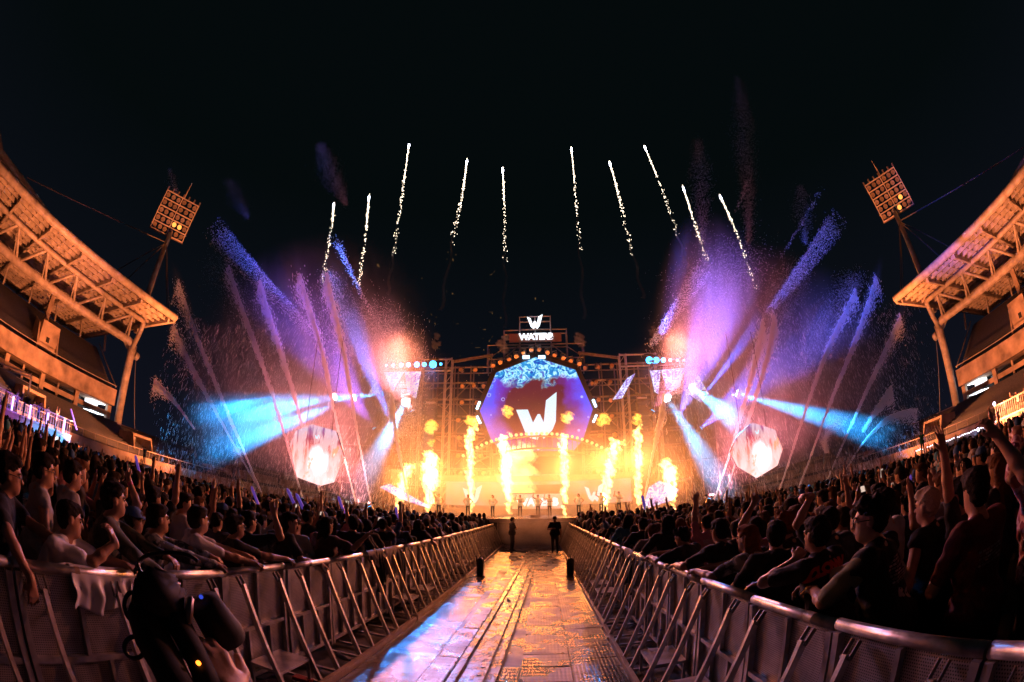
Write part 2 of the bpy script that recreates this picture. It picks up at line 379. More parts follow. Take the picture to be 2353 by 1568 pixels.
# ------------------------------------------------------------------ stadium stands
M_LIT = mat('lit_white_wall', (0.8, 0.8, 0.78), 0.6)
M_CEILLAMP = emis('white_ceiling_lamp', (0.85, 0.93, 1.0), 5.0)
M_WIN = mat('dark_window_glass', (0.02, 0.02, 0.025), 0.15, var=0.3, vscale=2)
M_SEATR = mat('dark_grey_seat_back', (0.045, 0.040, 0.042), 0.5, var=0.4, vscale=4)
def stand(s, label):
    side = 'left' if s < 0 else 'right'
    R_ = empty('stadium_stand', label, 'stadium stand', loc=(s * 52, 30, 0))
    inv = Vector((-s * 52, -30, 0))
    def P(u, y, z): return Vector((s * u, y, z)) + inv
    def B(mb, name, m, par=None, smooth=False): return mb.build(name, m, par or R_, smooth)
    def rng(u0, u1, y0, y1, z0, z1, mb=None):
        mb = mb or MB(); a = P(u0, y0, z0); b = P(u1, y1, z1); return mb.rng(a.x, b.x, a.y, b.y, a.z, b.z)
    Y0, Y1, YE = -14, 44, 112
    fw = B(rng(51.6, 52.4, Y0, YE, -0.2, 2.75), 'front_wall', M_CONC)
    B(MB().path([P(52, Y0, 3.7), P(52, YE, 3.7)], 0.05, 6), 'railing', M_STEEL_W)
    for k in range(60): B(MB().tube(P(52, Y0 + k * 2.1, 2.72), P(52, Y0 + k * 2.1, 3.7), 0.03, n=5), 'railing_post', M_STEEL_W)
    # stepped lower tier, one terrace each, with a seat row on it
    NR = 15
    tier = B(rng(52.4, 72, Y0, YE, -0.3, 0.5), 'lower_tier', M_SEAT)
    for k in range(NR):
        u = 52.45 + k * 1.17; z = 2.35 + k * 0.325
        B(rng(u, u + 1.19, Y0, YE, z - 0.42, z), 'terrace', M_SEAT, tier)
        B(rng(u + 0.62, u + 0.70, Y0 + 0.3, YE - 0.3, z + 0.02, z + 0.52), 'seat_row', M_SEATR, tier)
    # stair aisles
    for y in range(-8, 110, 12):
        q = MB()
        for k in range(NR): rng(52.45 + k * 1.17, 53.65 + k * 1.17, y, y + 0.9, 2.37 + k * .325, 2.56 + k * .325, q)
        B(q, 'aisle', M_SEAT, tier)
    # vomitories: a block that stands out of the tier, splayed orange cheeks, and a doorway
    for (y, u0, u1, z0, z1, w, lit) in ((40.5, 55.5, 61.5, 2.9, 5.9, 4.2, 1), (59.5, 54.2, 58.6, 2.6, 4.6, 5.4, 0), (19.0, 55.5, 61.5, 2.9, 5.9, 4.2, 0)):
        v = B(rng(u0 + 1.6, u1, y + 0.25, y + w - 0.25, z1 - 0.35, z1), 'vomitory', M_CONC)
        for yy in (y, y + w - 0.25):
            poly = [P(u0, yy, z0 - 0.9), P(u1, yy, z0 + 0.2), P(u1, yy, z1), P(u0 + 1.6, yy, z1)]
            B(MB().prism(poly, (0, 0.25, 0)), 'cheek_wall', M_CONC, v)
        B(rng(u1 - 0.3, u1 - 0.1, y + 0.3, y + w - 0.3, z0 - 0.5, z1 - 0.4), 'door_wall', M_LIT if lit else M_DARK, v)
        if lit:
            B(rng(u1 - 0.36, u1 - 0.31, y + 1.2, y + 2.6, z0 - 0.2, z0 + 1.7), 'lit_doorway', M_CEILLAMP, v)
        B(MB().path([P(u1, y, z1 + 0.8), P(u1, y + w, z1 + 0.8)], 0.04, 5), 'rail', M_STEEL_W, v)
    # two long low openings at the far end of the tier (orange lintel over dark gap)
    for y in (67, 84):
        v = B(rng(53.2, 56.5, y, y + 11, 3.3, 4.9), 'lintel', M_CONC)
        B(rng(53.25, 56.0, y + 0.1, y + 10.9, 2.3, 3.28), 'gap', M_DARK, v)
        B(MB().path([P(53.4, y, 5.6), P(53.4, y + 11, 5.6)], 0.04, 5), 'rail', M_STEEL_W, v)
    # rooms between the tiers
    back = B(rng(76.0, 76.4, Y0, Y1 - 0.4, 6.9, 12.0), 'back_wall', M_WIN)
    for k in range(8):
        y = Y1 - 0.9 - 8 * k
        B(rng(70.2, 71.1, y - 0.45, y + 0.45, 6.8, 9.8), 'pier', M_CONC)
        if k < 7:
            B(rng(70.4, 70.9, y - 7.54, y - 0.46, 8.0, 8.75), 'gallery_parapet', M_CONC)
            lit = k == 0
            if lit:
                for (z0, z1) in ((6.9, 7.95), (8.8, 9.75)):
                    rm = B(rng(74.9, 75.1, y - 3.6, y - 0.5, z0, z1), 'lit_room', M_LIT)
                    B(rng(71.2, 74.9, y - 3.6, y - 0.5, z1 - 0.12, z1 - 0.06), 'ceiling_lamp', M_CEILLAMP, rm)
                    B(rng(72.3, 72.6, y - 2.2, y - 1.7, z0, z1 - 0.13), 'room_column', M_LIT, rm)
                    q = MB()
                    for j in range(7): q.tube(P(71.1, y - 3.5 + j * 0.42, z0), P(71.1, y - 3.5 + j * 0.42, z0 + 0.5), 0.03, n=4)
                    q.path([P(71.1, y - 3.6, z0 + 0.5), P(71.1, y - 0.5, z0 + 0.5)], 0.03, 4)
                    B(q, 'room_rail', M_DARK, rm)
            else:
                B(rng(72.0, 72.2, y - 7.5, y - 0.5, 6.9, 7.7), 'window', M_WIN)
                B(rng(71.2, 71.6, y - 4.2, y - 3.8, 6.8, 9.7), 'mullion', M_CONC)
    # upper tier
    B(rng(67.6, 68.4, Y0, 42.5, 9.75, 12.45), 'upper_fascia', M_CONC)
    B(rng(68.4, 90, Y0, 42.5, 9.8, 10.4), 'upper_slab', M_CONC)
    B(MB().path([P(68, Y0, 13.1), P(68, 42.5, 13.1)], 0.06, 6), 'upper_rail', M_STEEL_W)
    ut = B(rng(68.4, 69, Y0, 42.4, 12.1, 12.3), 'upper_tier', M_SEAT)
    for k in range(17):
        u = 68.4 + k * 1.05; z = 12.0 + k * 0.56
        B(rng(u, u + 1.07, Y0, 42.5 + 0.20 * k, z - 0.7, z), 'terrace', M_SEAT, ut)
        B(rng(u + 0.55, u + 0.64, Y0 + 0.3, 42.2 + 0.20 * k, z + 0.02, z + 0.55), 'seat_row', M_SEATR, ut)
    B(MB().path([P(68.4, 42.6, 13.0), P(86.0, 46.0, 22.5)], 0.12, 6), 'end_rail', M_STEEL_W)
    # booth set into the upper tier
    bt = B(rng(70.5, 74.5, 24.5, 28.5, 13.0, 17.4), 'booth', M_CONC)
    for yy in (24.0, 28.6):
        B(MB().prism([P(69.5, yy, 12.6), P(74.5, yy, 14.5), P(74.5, yy, 18.0), P(71.5, yy, 16.8)], (0, 0.35, 0)), 'cheek_wall', M_CONC, bt)
    B(rng(70.42, 70.5, 26.0, 26.7, 14.4, 15.2), 'hatch', M_DARK, bt)
    B(rng(75.5, 76.3, 26.2, 27.2, 17, 23.5), 'booth_pier', M_CONC, bt)
    # roof: sheet, purlins, ribs, edge tube, truss
    rf = B(MB().prism([P(59, Y0, 26.3), P(96, Y0, 24.4), P(96, Y0, 24.7), P(59, Y0, 26.6)], (0, 59.5, 0)), 'roof', M_ROOF)
    def rz(u): return 26.3 - (u - 59) * (1.9 / 37)
    for k in range(21):
        u = 60.4 + k * 1.7
        B(rng(u - 0.11, u + 0.11, Y0, 45.3, rz(u) - 0.66, rz(u) - 0.04), 'purlin', M_STEEL_W, rf)
    for k in range(34):
        y = 44.1 - k * 1.75; B(MB().bar(P(59.6, y, rz(59.6) - 0.36), P(95.2, y, rz(95.2) - 0.36), 0.10, 0.16), 'cross_bar', M_STEEL_W, rf)
    for k in range(9):
        y = 44.9 - k * 7.2
        B(MB().bar(P(59.3, y, 25.5), P(95.5, y, 23.6), 0.42, 0.75), 'rib', M_STEEL_W, rf)
        B(MB().bar(P(82, y, 23.6), P(80.6, y, 20.4), 0.35, 0.35), 'hanger', M_STEEL_W, rf)
    B(MB().path([P(59, Y0, 26.2), P(58.9, 15, 26.2), P(58.2, 45.6, 26.2)], 0.62, 10), 'edge_tube', M_STEEL_W, rf, True)
    for k in range(26): B(MB().tube(P(58.9, Y0 + k * 2.3, 26.2), P(58.9, Y0 + k * 2.3 + 0.12, 26.2), 0.69, n=10), 'edge_collar', M_STEEL_W, rf)
    B(MB().bar(P(58.4, 45.6, 26.0), P(96, 45.6, 24.2), 0.5, 1.1), 'end_beam', M_STEEL_W, rf)
    B(MB().path([P(70, Y0, 22.0), P(70, 44, 22.0), P(70, 45.2, 21.7), P(70, 45.5, 20.9)], 0.75, 12), 'truss_chord', M_STEEL_W, rf, True)
    B(MB().path([P(65.2, Y0, 25.0), P(65.2, 43.5, 25.0)], 0.42, 10), 'truss_chord', M_STEEL_W, rf, True)
    B(MB().path([P(76, Y0, 24.6), P(76, 43.5, 24.6)], 0.42, 10), 'truss_chord', M_STEEL_W, rf, True)
    for k in range(8):
        y = 44.0 - k * 7.2
        for (u, z) in ((65.2, 25.0), (76, 24.6)):
            B(MB().tube(P(70, y - 0.3, 22.0), P(u, y - 3.6, z), 0.27, n=8), 'truss_web', M_STEEL_W, rf, True)
            B(MB().tube(P(u, y - 3.6, z), P(70, y - 7.2, 22.0), 0.27, n=8), 'truss_web', M_STEEL_W, rf, True)
        B(MB().tube(P(65.2, y - 3.6, 25), P(70, y - 1.2, 22.0), 0.16, n=6), 'truss_web', M_STEEL_W, rf, True)
    B(MB().path([P(70, 45.5, 6.6), P(70, 45.5, 19.5), P(70, 45.5, 21.6)], 0.8, 14, radii=[0.78, 0.82, 0.95]), 'column', M_STEEL_W, R_, True)
    B(MB().path([P(70, 45.3, 20.4), P(67.4, 44.6, 23.4), P(65.2, 43.5, 25.0)], 0.5, 10), 'column_arm', M_STEEL_W, R_, True)
    B(MB().path([P(70, 45.3, 20.4), P(73.4, 44.6, 23.0), P(76, 43.5, 24.6)], 0.5, 10), 'column_arm', M_STEEL_W, R_, True)
    # big roof arch, only its foot is in view
    A = [(72, q.y, q.z) for q in (atx(150, 548, -72), atx(130, 525, -72), atx(90, 470, -72), atx(45, 410, -72), atx(0, 352, -72))] + [(72, -6, 37.5)]
    B(MB().path([P(*a) for a in A], 0.75, 12), 'roof_arch', M_STEEL_W, R_, True)
    A2 = [(77, q.y, q.z) for q in (atx(110, 535, -77), atx(60, 470, -77), atx(15, 405, -77))] + [(77, -8, 33.5)]
    B(MB().path([P(*a) for a in A2], 0.5, 10), 'roof_arch', M_STEEL_W, R_, True)
    for i in range(4): B(MB().tube(P(*A[i + 1]), P(*A2[min(i, 3)]), 0.28, n=8), 'arch_web', M_STEEL_W, R_, True)
    # corner counterweight and its stay
    cw = B(MB().tube(P(71.5, 47.3, 20.6), P(71.5, 48.3, 20.4), 0.75, n=12), 'counterweight', M_STEEL_W, R_, True)
    B(MB().path([P(71.5, 48, 20.0), P(70.2, 46.8 + 3.5, 6.8)], 0.09, 5), 'stay_cable', M_CABLE, cw)
    return R_
stand(-1, 'two-tier stadium stand with cantilevered orange-lit roof on the left side')
stand(1, 'two-tier stadium stand with cantilevered orange-lit roof on the right side')

# ------------------------------------------------------------------ floodlight masts
M_LAMPG = mat('dull_floodlight_glass', (0.30, 0.24, 0.18), 0.3, var=0.5, vscale=5)
M_LAMPON = emis('glowing_floodlight', (1.0, 0.32, 0.06), 2.2)
def mast(s, top_px, label):
    y = 45.5; u = 70
    r = empty('floodlight_mast', label, 'floodlight mast', 'stadium floodlight masts', loc=(s * u, y, 24))
    H0 = 0; H1 = 21.2
    MB().path([(0, 0, H0), (0, 0, H1)], 0.6, 12, radii=[0.72, 0.5]).build('mast', M_STEEL_W, r, True)
    pan = empty('lamp_rack'); pan.parent = r; pan.location = (0, -0.9, H1 + 3.6)
    yaw = math.atan2(-(-y), s * u) if False else 0
    # rack faces the pitch centre and is pitched down a little
    fwd = Vector((-s * 0.80, -0.46, -0.40)).normalized()
    zx = Vector((0, 0, 1)); x = (-fwd).cross(zx).normalized(); z = x.cross(-fwd)
    roll = 0.06 * s
    pan.rotation_euler = Matrix((x, -fwd, z)).transposed().to_euler()
    Wd, Hh = 8.4, 8.0
    fm = MB()
    for i in range(3): fm.box((-Wd / 2 + Wd / 2 * i, 0, 0), (0.22, 0.35, Hh))
    for j in range(6): fm.box((0, -0.01, -Hh / 2 + Hh / 5 * j), (Wd + 0.2, 0.36, 0.24))
    fm.build('rack_frame', M_STEEL_W, pan)
    MB().box((0, 0.8, -Hh / 2 - 0.15), (Wd + 0.4, 1.6, 0.2)).build('catwalk', M_SCAF, pan)
    for sx in (-1, 1): MB().bar((sx * 4.4, 0, -Hh / 2 + 1.5), (sx * 2.5, 2.0, -Hh / 2 - 0.1), 0.2).build('stay', M_STEEL_W, pan)
    for i in range(7): MB().box((-Wd / 2 + Wd / 6 * i, 0, Hh / 2 + 0.5), (0.35, 0.35, 0.7)).build('top_fitting', M_SCAF, pan)
    MB().path([(0.3, 0.3, Hh / 2), (0.3, 0.3, Hh / 2 + 3.6)], 0.1, 6, radii=[0.2, 0.05]).build('lightning_rod', M_STEEL_W, pan)
    lm = MB().tube((0, -0.28, 0), (0, 0.42, 0), 0.52, 0.3, n=12).mesh('floodlight', M_LAMPG)
    lo = MB().tube((0, -0.28, 0), (0, 0.42, 0), 0.52, 0.3, n=12).mesh('floodlight', M_LAMPON)
    for j in range(5):
        for i in range(6):
            xx = -Wd / 2 + 0.78 + i * 1.36 + (0.1 if i > 2 else -0.1)
            on = (j == 1 and i == 4) or (j == 1 and i == 3 and s < 0) or (j == 0 and i == 3 and s > 0)
            link('floodlight', lo if on else lm, pan, (xx, random.uniform(-.05, .1), -Hh / 2 + 0.82 + j * 1.6)).rotation_euler = (random.uniform(-.15, .15), 0, random.uniform(-.2, .2))
    # guy cables
    _q = atx(62, 408, -72)
    for tgt in ((s * 72 - s * u, _q.y - y, _q.z - 24), (s * 2, -14, 1.6), (s * -8, -12, 1.8), (s * -11, -0.5, 1.8), (-s * 9.5, 0.2, 1.8)):
        MB().path([(0, 0, H1 - 2.2), tgt], 0.11, 5).build('guy_cable', M_CABLE, r)
    return r
mast(-1, None, 'floodlight mast with grid of lamps rising behind the left stand roof')
mast(1, None, 'floodlight mast with grid of lamps rising behind the right stand roof')
# ------------------------------------------------------------------ stage
M_DECK = mat('stage_front_panel', (0.035, 0.03, 0.03), 0.45, var=0.5, vscale=1.2)
M_DECKTOP = mat('stage_floor', (0.05, 0.045, 0.04), 0.25, var=0.4, vscale=1.0)
M_TRUSS = mat('aluminium_truss', (0.45, 0.40, 0.36), 0.4, 0.6, var=0.2, vscale=3)
CX = -0.36
st = empty('stage', 'wide low black concert stage at the end of the walkway', 'stage', loc=(CX, 24, 0))
MB().rng(-24, 24, 0.12, 23.5, 1.30, 1.48).build('deck', M_DECKTOP, st)
me = MB().rng(0.01, 1.99, 0, 0.06, 0.0, 1.29).mesh('front_panel', M_DECK)
for k in range(24): link('front_panel', me, st, (-24 + 2 * k, 0.05, 0))
MB().rng(-24, 24, 0.02, 0.12, 1.30, 1.5).build('edge_trim', M_TRUSS, st)
# raised step behind the dancers
MB().rng(-14, 14, 17.2, 23.0, 1.48, 2.1).build('riser', M_DECK, st)

def screen_mat(name, kind, strength):
    m = bpy.data.materials.new(name); m.use_nodes = True; nt = m.node_tree; nt.nodes.clear(); n = nt.nodes; l = nt.links
    out = n.new('ShaderNodeOutputMaterial'); em = n.new('ShaderNodeEmission'); l.new(em.outputs[0], out.inputs[0]); em.inputs[1].default_value = strength
    tc = n.new('ShaderNodeTexCoord')
    def ramp(stops, sock, interp='LINEAR'):
        c = n.new('ShaderNodeValToRGB'); c.color_ramp.interpolation = interp
        els = c.color_ramp.elements
        while len(els) < len(stops): els.new(0.5)
        for e, (p, col) in zip(els, stops): e.position = p; e.color = (*col, 1)
        l.new(sock, c.inputs[0]); return c.outputs[0]
    def mix(f, a, b, mode='MIX'):
        x = n.new('ShaderNodeMix'); x.data_type = 'RGBA'; x.blend_type = mode
        if isinstance(f, (int, float)): x.inputs[0].default_value = f
        else: l.new(f, x.inputs[0])
        for i, v in ((6, a), (7, b)):
            if isinstance(v, tuple): x.inputs[i].default_value = (*v, 1)
            else: l.new(v, x.inputs[i])
        return x.outputs[2]
    def M(op, a, b=None):
        q = n.new('ShaderNodeMath'); q.operation = op
        for i, v in enumerate((a, b)):
            if v is None: continue
            if isinstance(v, (int, float)): q.inputs[i].default_value = v
            else: l.new(v, q.inputs[i])
        return q.outputs[0]
    sx = n.new('ShaderNodeSeparateXYZ'); l.new(tc.outputs['Object'], sx.inputs[0])
    X, Z = sx.outputs['X'], sx.outputs['Z']
    if kind == 'main':
        nz = n.new('ShaderNodeTexNoise'); nz.inputs['Scale'].default_value = 0.55; nz.inputs['Detail'].default_value = 5; l.new(tc.outputs['Object'], nz.inputs['Vector'])
        vo = n.new('ShaderNodeTexVoronoi'); vo.feature = 'DISTANCE_TO_EDGE'; vo.inputs['Scale'].default_value = 1.7
        wp = n.new('ShaderNodeVectorMath'); wp.operation = 'ADD'; l.new(tc.outputs['Object'], wp.inputs[0]); l.new(nz.outputs['Color'], wp.inputs[1]); l.new(wp.outputs[0], vo.inputs['Vector'])
        # radial measure (0 centre, 1 rim) and height above centre
        r = M('SQRT', M('ADD', M('MULTIPLY', X, X), M('MULTIPLY', Z, Z)))
        rim = M('DIVIDE', r, 6.2)
        rn = M('ADD', rim, M('MULTIPLY', M('SUBTRACT', nz.outputs['Fac'], 0.5), 0.5))
        base = ramp([(0.0, (0.13, 0.025, 0.02)), (0.5, (0.13, 0.02, 0.03)), (0.64, (0.16, 0.03, 0.34)), (0.84, (0.10, 0.09, 0.9))], rn)
        top = M('ADD', M('DIVIDE', Z, 6.0), M('MULTIPLY', M('SUBTRACT', nz.outputs['Fac'], 0.5), 0.9))
        tmask = ramp([(0.38, (0, 0, 0)), (0.54, (1, 1, 1))], M('MULTIPLY', top, 1.0))
        n5 = n.new('ShaderNodeTexNoise'); n5.inputs['Scale'].default_value = 1.1; n5.inputs['Detail'].default_value = 7; n5.inputs['Distortion'].default_value = 1.6; l.new(tc.outputs['Object'], n5.inputs['Vector'])
        bub = ramp([(0.36, (0.02, 0.06, 0.42)), (0.46, (0.03, 0.30, 0.62)), (0.53, (0.55, 0.92, 1.0)), (0.57, (0.10, 0.45, 0.72)), (0.66, (0.10, 0.05, 0.45))], n5.outputs['Fac'])
        base = mix(tmask, base, bub)
        low = ramp([(0.0, (1, 1, 1)), (0.45, (0, 0, 0))], M('ADD', M('DIVIDE', Z, 10.0), 0.42))
        base = mix(M('MULTIPLY', low, 0.55), base, (0.5, 0.11, 0.02))  # orange flame haze painted into the lower part of the picture
        # scattered droplets
        v2 = n.new('ShaderNodeTexVoronoi'); v2.inputs['Scale'].default_value = 0.85; l.new(tc.outputs['Object'], v2.inputs['Vector'])
        ring = ramp([(0.0, (0, 0, 0)), (0.13, (0, 0, 0)), (0.16, (1, 1, 1)), (0.21, (0, 0, 0))], v2.outputs['Distance'])
        gate = ramp([(0.48, (0, 0, 0)), (0.62, (1, 1, 1))], rn)
        base = mix(M('MULTIPLY', ring, gate), base, (0.45, 0.5, 1.0))
        l.new(base, em.inputs[0])
    elif kind == 'bubble':
        nz = n.new('ShaderNodeTexNoise'); nz.inputs['Scale'].default_value = 2.0; nz.inputs['Detail'].default_value = 6; nz.inputs['Distortion'].default_value = 2.0; l.new(tc.outputs['Object'], nz.inputs['Vector'])
        c = ramp([(0.40, (0.20, 0.10, 0.42)), (0.5, (0.42, 0.40, 0.85)), (0.56, (0.9, 0.95, 1.0)), (0.66, (0.30, 0.22, 0.6))], nz.outputs['Fac'])
        l.new(c, em.inputs[0])
    elif kind == 'pink':
        nz = n.new('ShaderNodeTexNoise'); nz.inputs['Scale'].default_value = 0.5; nz.inputs['Detail'].default_value = 3; l.new(tc.outputs['Object'], nz.inputs['Vector'])
        c = ramp([(0.35, (0.80, 0.30, 0.10)), (0.6, (0.85, 0.42, 0.42))], nz.outputs['Fac']); l.new(c, em.inputs[0])
    elif kind == 'relay':   # camera relay picture: bright shape of the stage on a pinkish ground
        nz = n.new('ShaderNodeTexNoise'); nz.inputs['Scale'].default_value = 0.9; nz.inputs['Detail'].default_value = 6; l.new(tc.outputs['Object'], nz.inputs['Vector'])
        mp = n.new('ShaderNodeMapping'); mp.inputs['Scale'].default_value = (1.6, 1, 0.35); l.new(tc.outputs['Object'], mp.inputs[0])
        n2 = n.new('ShaderNodeTexNoise'); n2.inputs['Scale'].default_value = 1.2; n2.inputs['Detail'].default_value = 3; l.new(mp.outputs[0], n2.inputs['Vector'])
        up = M('ADD', M('DIVIDE', Z, 3.7), 0.5)
        bgc = ramp([(0.0, (1.0, 0.58, 0.55)), (0.5, (0.85, 0.22, 0.17)), (0.8, (0.42, 0.06, 0.09)), (1.0, (0.30, 0.10, 0.25))], up)
        streak = ramp([(0.42, (0, 0, 0)), (0.52, (1, 1, 1))], n2.outputs['Fac'])
        bgc = mix(M('MULTIPLY', streak, 0.42), bgc, (1.0, 0.8, 0.82))
        dx = M('SUBTRACT', X, 0.35); dd = M('MULTIPLY', 1.35, M('SQRT', M('ADD', M('MULTIPLY', dx, dx), M('MULTIPLY', M('MULTIPLY', M('ADD', Z, 0.5), M('ADD', Z, 0.5)), 0.6))))
        glow = ramp([(0.20, (1, 1, 1)), (0.27, (0, 0, 0))], M('ADD', M('DIVIDE', dd, 5.0), M('MULTIPLY', M('SUBTRACT', n2.outputs['Fac'], 0.5), 0.35)))
        bgc = mix(M('MULTIPLY', glow, 0.8), bgc, (1.0, 0.86, 0.9))
        orr = ramp([(0.60, (0, 0, 0)), (0.66, (1, 1, 1))], nz.outputs['Fac'])
        bgc = mix(M('MULTIPLY', orr, 0.7), bgc, (0.9, 0.28, 0.10))
        l.new(bgc, em.inputs[0])
    m.cycles.emission_sampling = 'NONE'
    return m
M_SCR_MAIN = screen_mat('main_screen_picture', 'main', 1.35)
M_SCR_BUB = screen_mat('bubble_screen_picture', 'bubble', 1.5)
M_SCR_PINK = screen_mat('pink_screen_picture', 'pink', 0.8)
M_SCR_RELAY = screen_mat('relay_screen_picture', 'relay', 1.45)
M_LOGO = emis('white_logo_light', (0.85, 0.92, 1.0), 2.2)
M_LOGOW = emis('white_logo_screen', (0.72, 0.88, 1.0), 1.15)
M_LEDSTRIP = emis('pale_blue_led', (0.45, 0.75, 1.0), 5.0)
for m_ in (M_LOGO, M_LOGOW): m_.cycles.emission_sampling = 'NONE'
M_FRAME = mat('black_screen_frame', (0.02, 0.018, 0.018), 0.5)

# the W emblem as polygons in a unit frame (x right, z up)
def w_polys():
    L = [(-0.50, 0.36), (-0.26, 0.36), (-0.14, 0.10), (0.00, -0.12), (0.02, -0.50), (-0.22, -0.44), (-0.36, -0.05)]
    Mid = [(-0.14, 0.02), (-0.05, 0.24), (0.06, 0.24), (0.20, 0.04), (0.13, -0.50), (0.02, -0.30), (0.0, -0.12)]
    Rr = [(0.13, -0.50), (0.20, 0.04), (0.25, 0.62), (0.42, 0.78), (0.50, 0.86), (0.48, 0.30), (0.38, -0.22)]
    return [L, Mid, Rr]
W_OUT = [(-0.55, 0.36), (-0.25, 0.36), (-0.12, -0.02), (0.0, 0.22), (0.06, 0.22), (0.15, -0.02), (0.22, 0.62), (0.50, 0.86), (0.46, 0.0), (0.37, -0.24), (0.14, -0.50), (0.06, -0.30), (-0.01, -0.52), (-0.20, -0.46), (-0.30, -0.36)]
W_SIGN = [(-0.50, 0.46), (-0.28, 0.34), (-0.16, -0.12), (-0.04, 0.12), (0.02, 0.12), (0.13, -0.10), (0.22, 0.44), (0.50, 0.62), (0.30, -0.22), (0.13, -0.46), (0.02, -0.30), (-0.10, -0.46), (-0.28, -0.26)]
def polymesh(pts, c, sx, sz, depth):
    bm = bmesh.new()
    vs = [bm.verts.new((c[0] + p[0] * sx, c[1], c[2] + p[1] * sz)) for p in pts]
    f = bm.faces.new(vs); r = bmesh.ops.extrude_face_region(bm, geom=[f])
    bmesh.ops.translate(bm, vec=(0, depth, 0), verts=[v for v in r['geom'] if isinstance(v, bmesh.types.BMVert)])
    bmesh.ops.triangulate(bm, faces=bm.faces[:]); bmesh.ops.recalc_face_normals(bm, faces=bm.faces[:])
    me = bpy.data.meshes.new('emblem'); bm.to_mesh(me); bm.free(); return me
def text_mesh(txt, size, depth, off=0.0, space=1.0):
    cu = bpy.data.curves.new('lettering', 'FONT'); cu.body = txt; cu.size = size; cu.extrude = depth; cu.offset = off
    cu.align_x = 'CENTER'; cu.align_y = 'CENTER'; cu.space_character = space
    o = bpy.data.objects.new('tmp', cu); COL.objects.link(o)
    dg = bpy.context.evaluated_depsgraph_get(); me = bpy.data.meshes.new_from_object(o.evaluated_get(dg))
    COL.objects.unlink(o); bpy.data.objects.remove(o)
    me.transform(Matrix.Rotation(PI / 2, 4, 'X')); return me

# main octagonal screen
OCT = [(1230.7, 817.5), (1324.7, 847.7), (1365.8, 940.7), (1343, 1012), (1320, 1040), (1150, 1042), (1125, 1012), (1099, 945), (1137.8, 854)]
C0 = Vector((CX, 44, 12.6))
oct3 = [aty(x, y, 44) - C0 for x, y in OCT]
ms = empty('main_screen', 'huge octagonal screen with white W emblem above the stage', 'screen', loc=C0)
MB().prism([p + Vector((0, -0.02, 0)) for p in oct3], (0, 0.3, 0)).build('picture', M_SCR_MAIN, ms)
q = MB(); n_ = len(oct3)
for i in range(n_):
    a = oct3[i] * 1.015; b = oct3[(i + 1) % n_] * 1.015; q.bar(a, b, 0.34, 0.5)
q.build('frame', M_FRAME, ms)
em_ = link('emblem', polymesh(W_OUT, (0.1, -0.25, -1.6), 4.0, 3.6, 0.2), ms); em_.data.materials.append(M_LOGOW)
for (x, y, ang) in ((1099, 932, 0.35), (1100, 965, -0.45), (1366, 927, -0.35), (1367, 962, 0.45)):
    p = aty(x, y, 43.6) - C0; d_ = Vector((math.sin(ang), 0, math.cos(ang))) * 0.42
    MB().tube(p - d_, p + d_, 0.13, n=6).build('led_bar', M_LEDSTRIP, ms)
for (x, y) in ((1209, 868 * .9412 + 4), (1245, 868 * .9412 + 4)):
    p = aty(x, y, 43.6) - C0; MB().box(p, (0.7, 0.2, 0.3)).build('led_bar', M_LEDSTRIP, ms)

# scaffold body behind and around the screen
sf = empty('stage_scaffold', 'tall brown scaffold frame carrying the stage lights around the big screen', 'scaffold', loc=(CX, 45, 0))
VX = [-16.6, -13.2, -11.4, -9.0, -7.2, -4.9, 4.9, 7.2, 9.0, 11.4, 13.2, 16.6]
for x in VX:
    top = 17.8 if abs(x) > 5 else 19.2
    for y in (0.6, 2.6): MB().tube((x, y, 1.4), (x, y, top), 0.085, n=6).build('upright', M_SCAF, sf)
for z in (4.3, 6.3, 8.2, 10.1, 12.0, 13.9, 15.8, 17.6):
    for s in (-1, 1):
        for y in (0.5, 2.6): MB().tube((s * 4.6, y, z), (s * 16.8, y, z), 0.11 if y < 1 else 0.08, n=6).build('ledger', M_SCAF, sf)
for s in (-1, 1):
    for i, z in enumerate((2.4, 4.3, 6.3, 8.2, 10.1, 12.0, 13.9)):
        for (a, b) in ((4.9, 7.2), (7.2, 9.0), (9.0, 11.4), (11.4, 13.2)):
            if (i + int(a)) % 2: a, b = b, a
            MB().tube((s * a, 0.6, z), (s * b, 0.6, z + 1.9), 0.06, n=5).build('diagonal', M_SCAF, sf)
    # boxed truss towers that stand forward
    for x in (s * 9.3, s * 12.6):
        for dx in (-0.35, 0.35):
            for dy in (-1.6, -0.9): MB().tube((x + dx, dy, 1.4), (x + dx, dy, 18.0), 0.07, n=6).build('tower_chord', M_TRUSS, sf)
        q = MB()
        for k in range(16):
            z = 2 + k; q.bar((x - 0.35, -1.6, z), (x + 0.35, -1.6, z + 1), 0.05).bar((x + 0.35, -1.62, z), (x + 0.35, -0.9, z + 1), 0.05).bar((x - 0.35, -1.62, z + 1), (x - 0.35, -0.9, z), 0.05)
        q.build('tower_lacing', M_TRUSS, sf)
    MB().tube((s * 9.0, -1.2, 18.0), (s * 13.2, -1.2, 18.0), 0.12, n=6).build('tower_cap', M_TRUSS, sf)
    MB().tube((s * 9.0, -1.2, 16.7), (s * 16.6, -1.2, 16.7), 0.12, n=6).build('lamp_bar', M_TRUSS, sf)
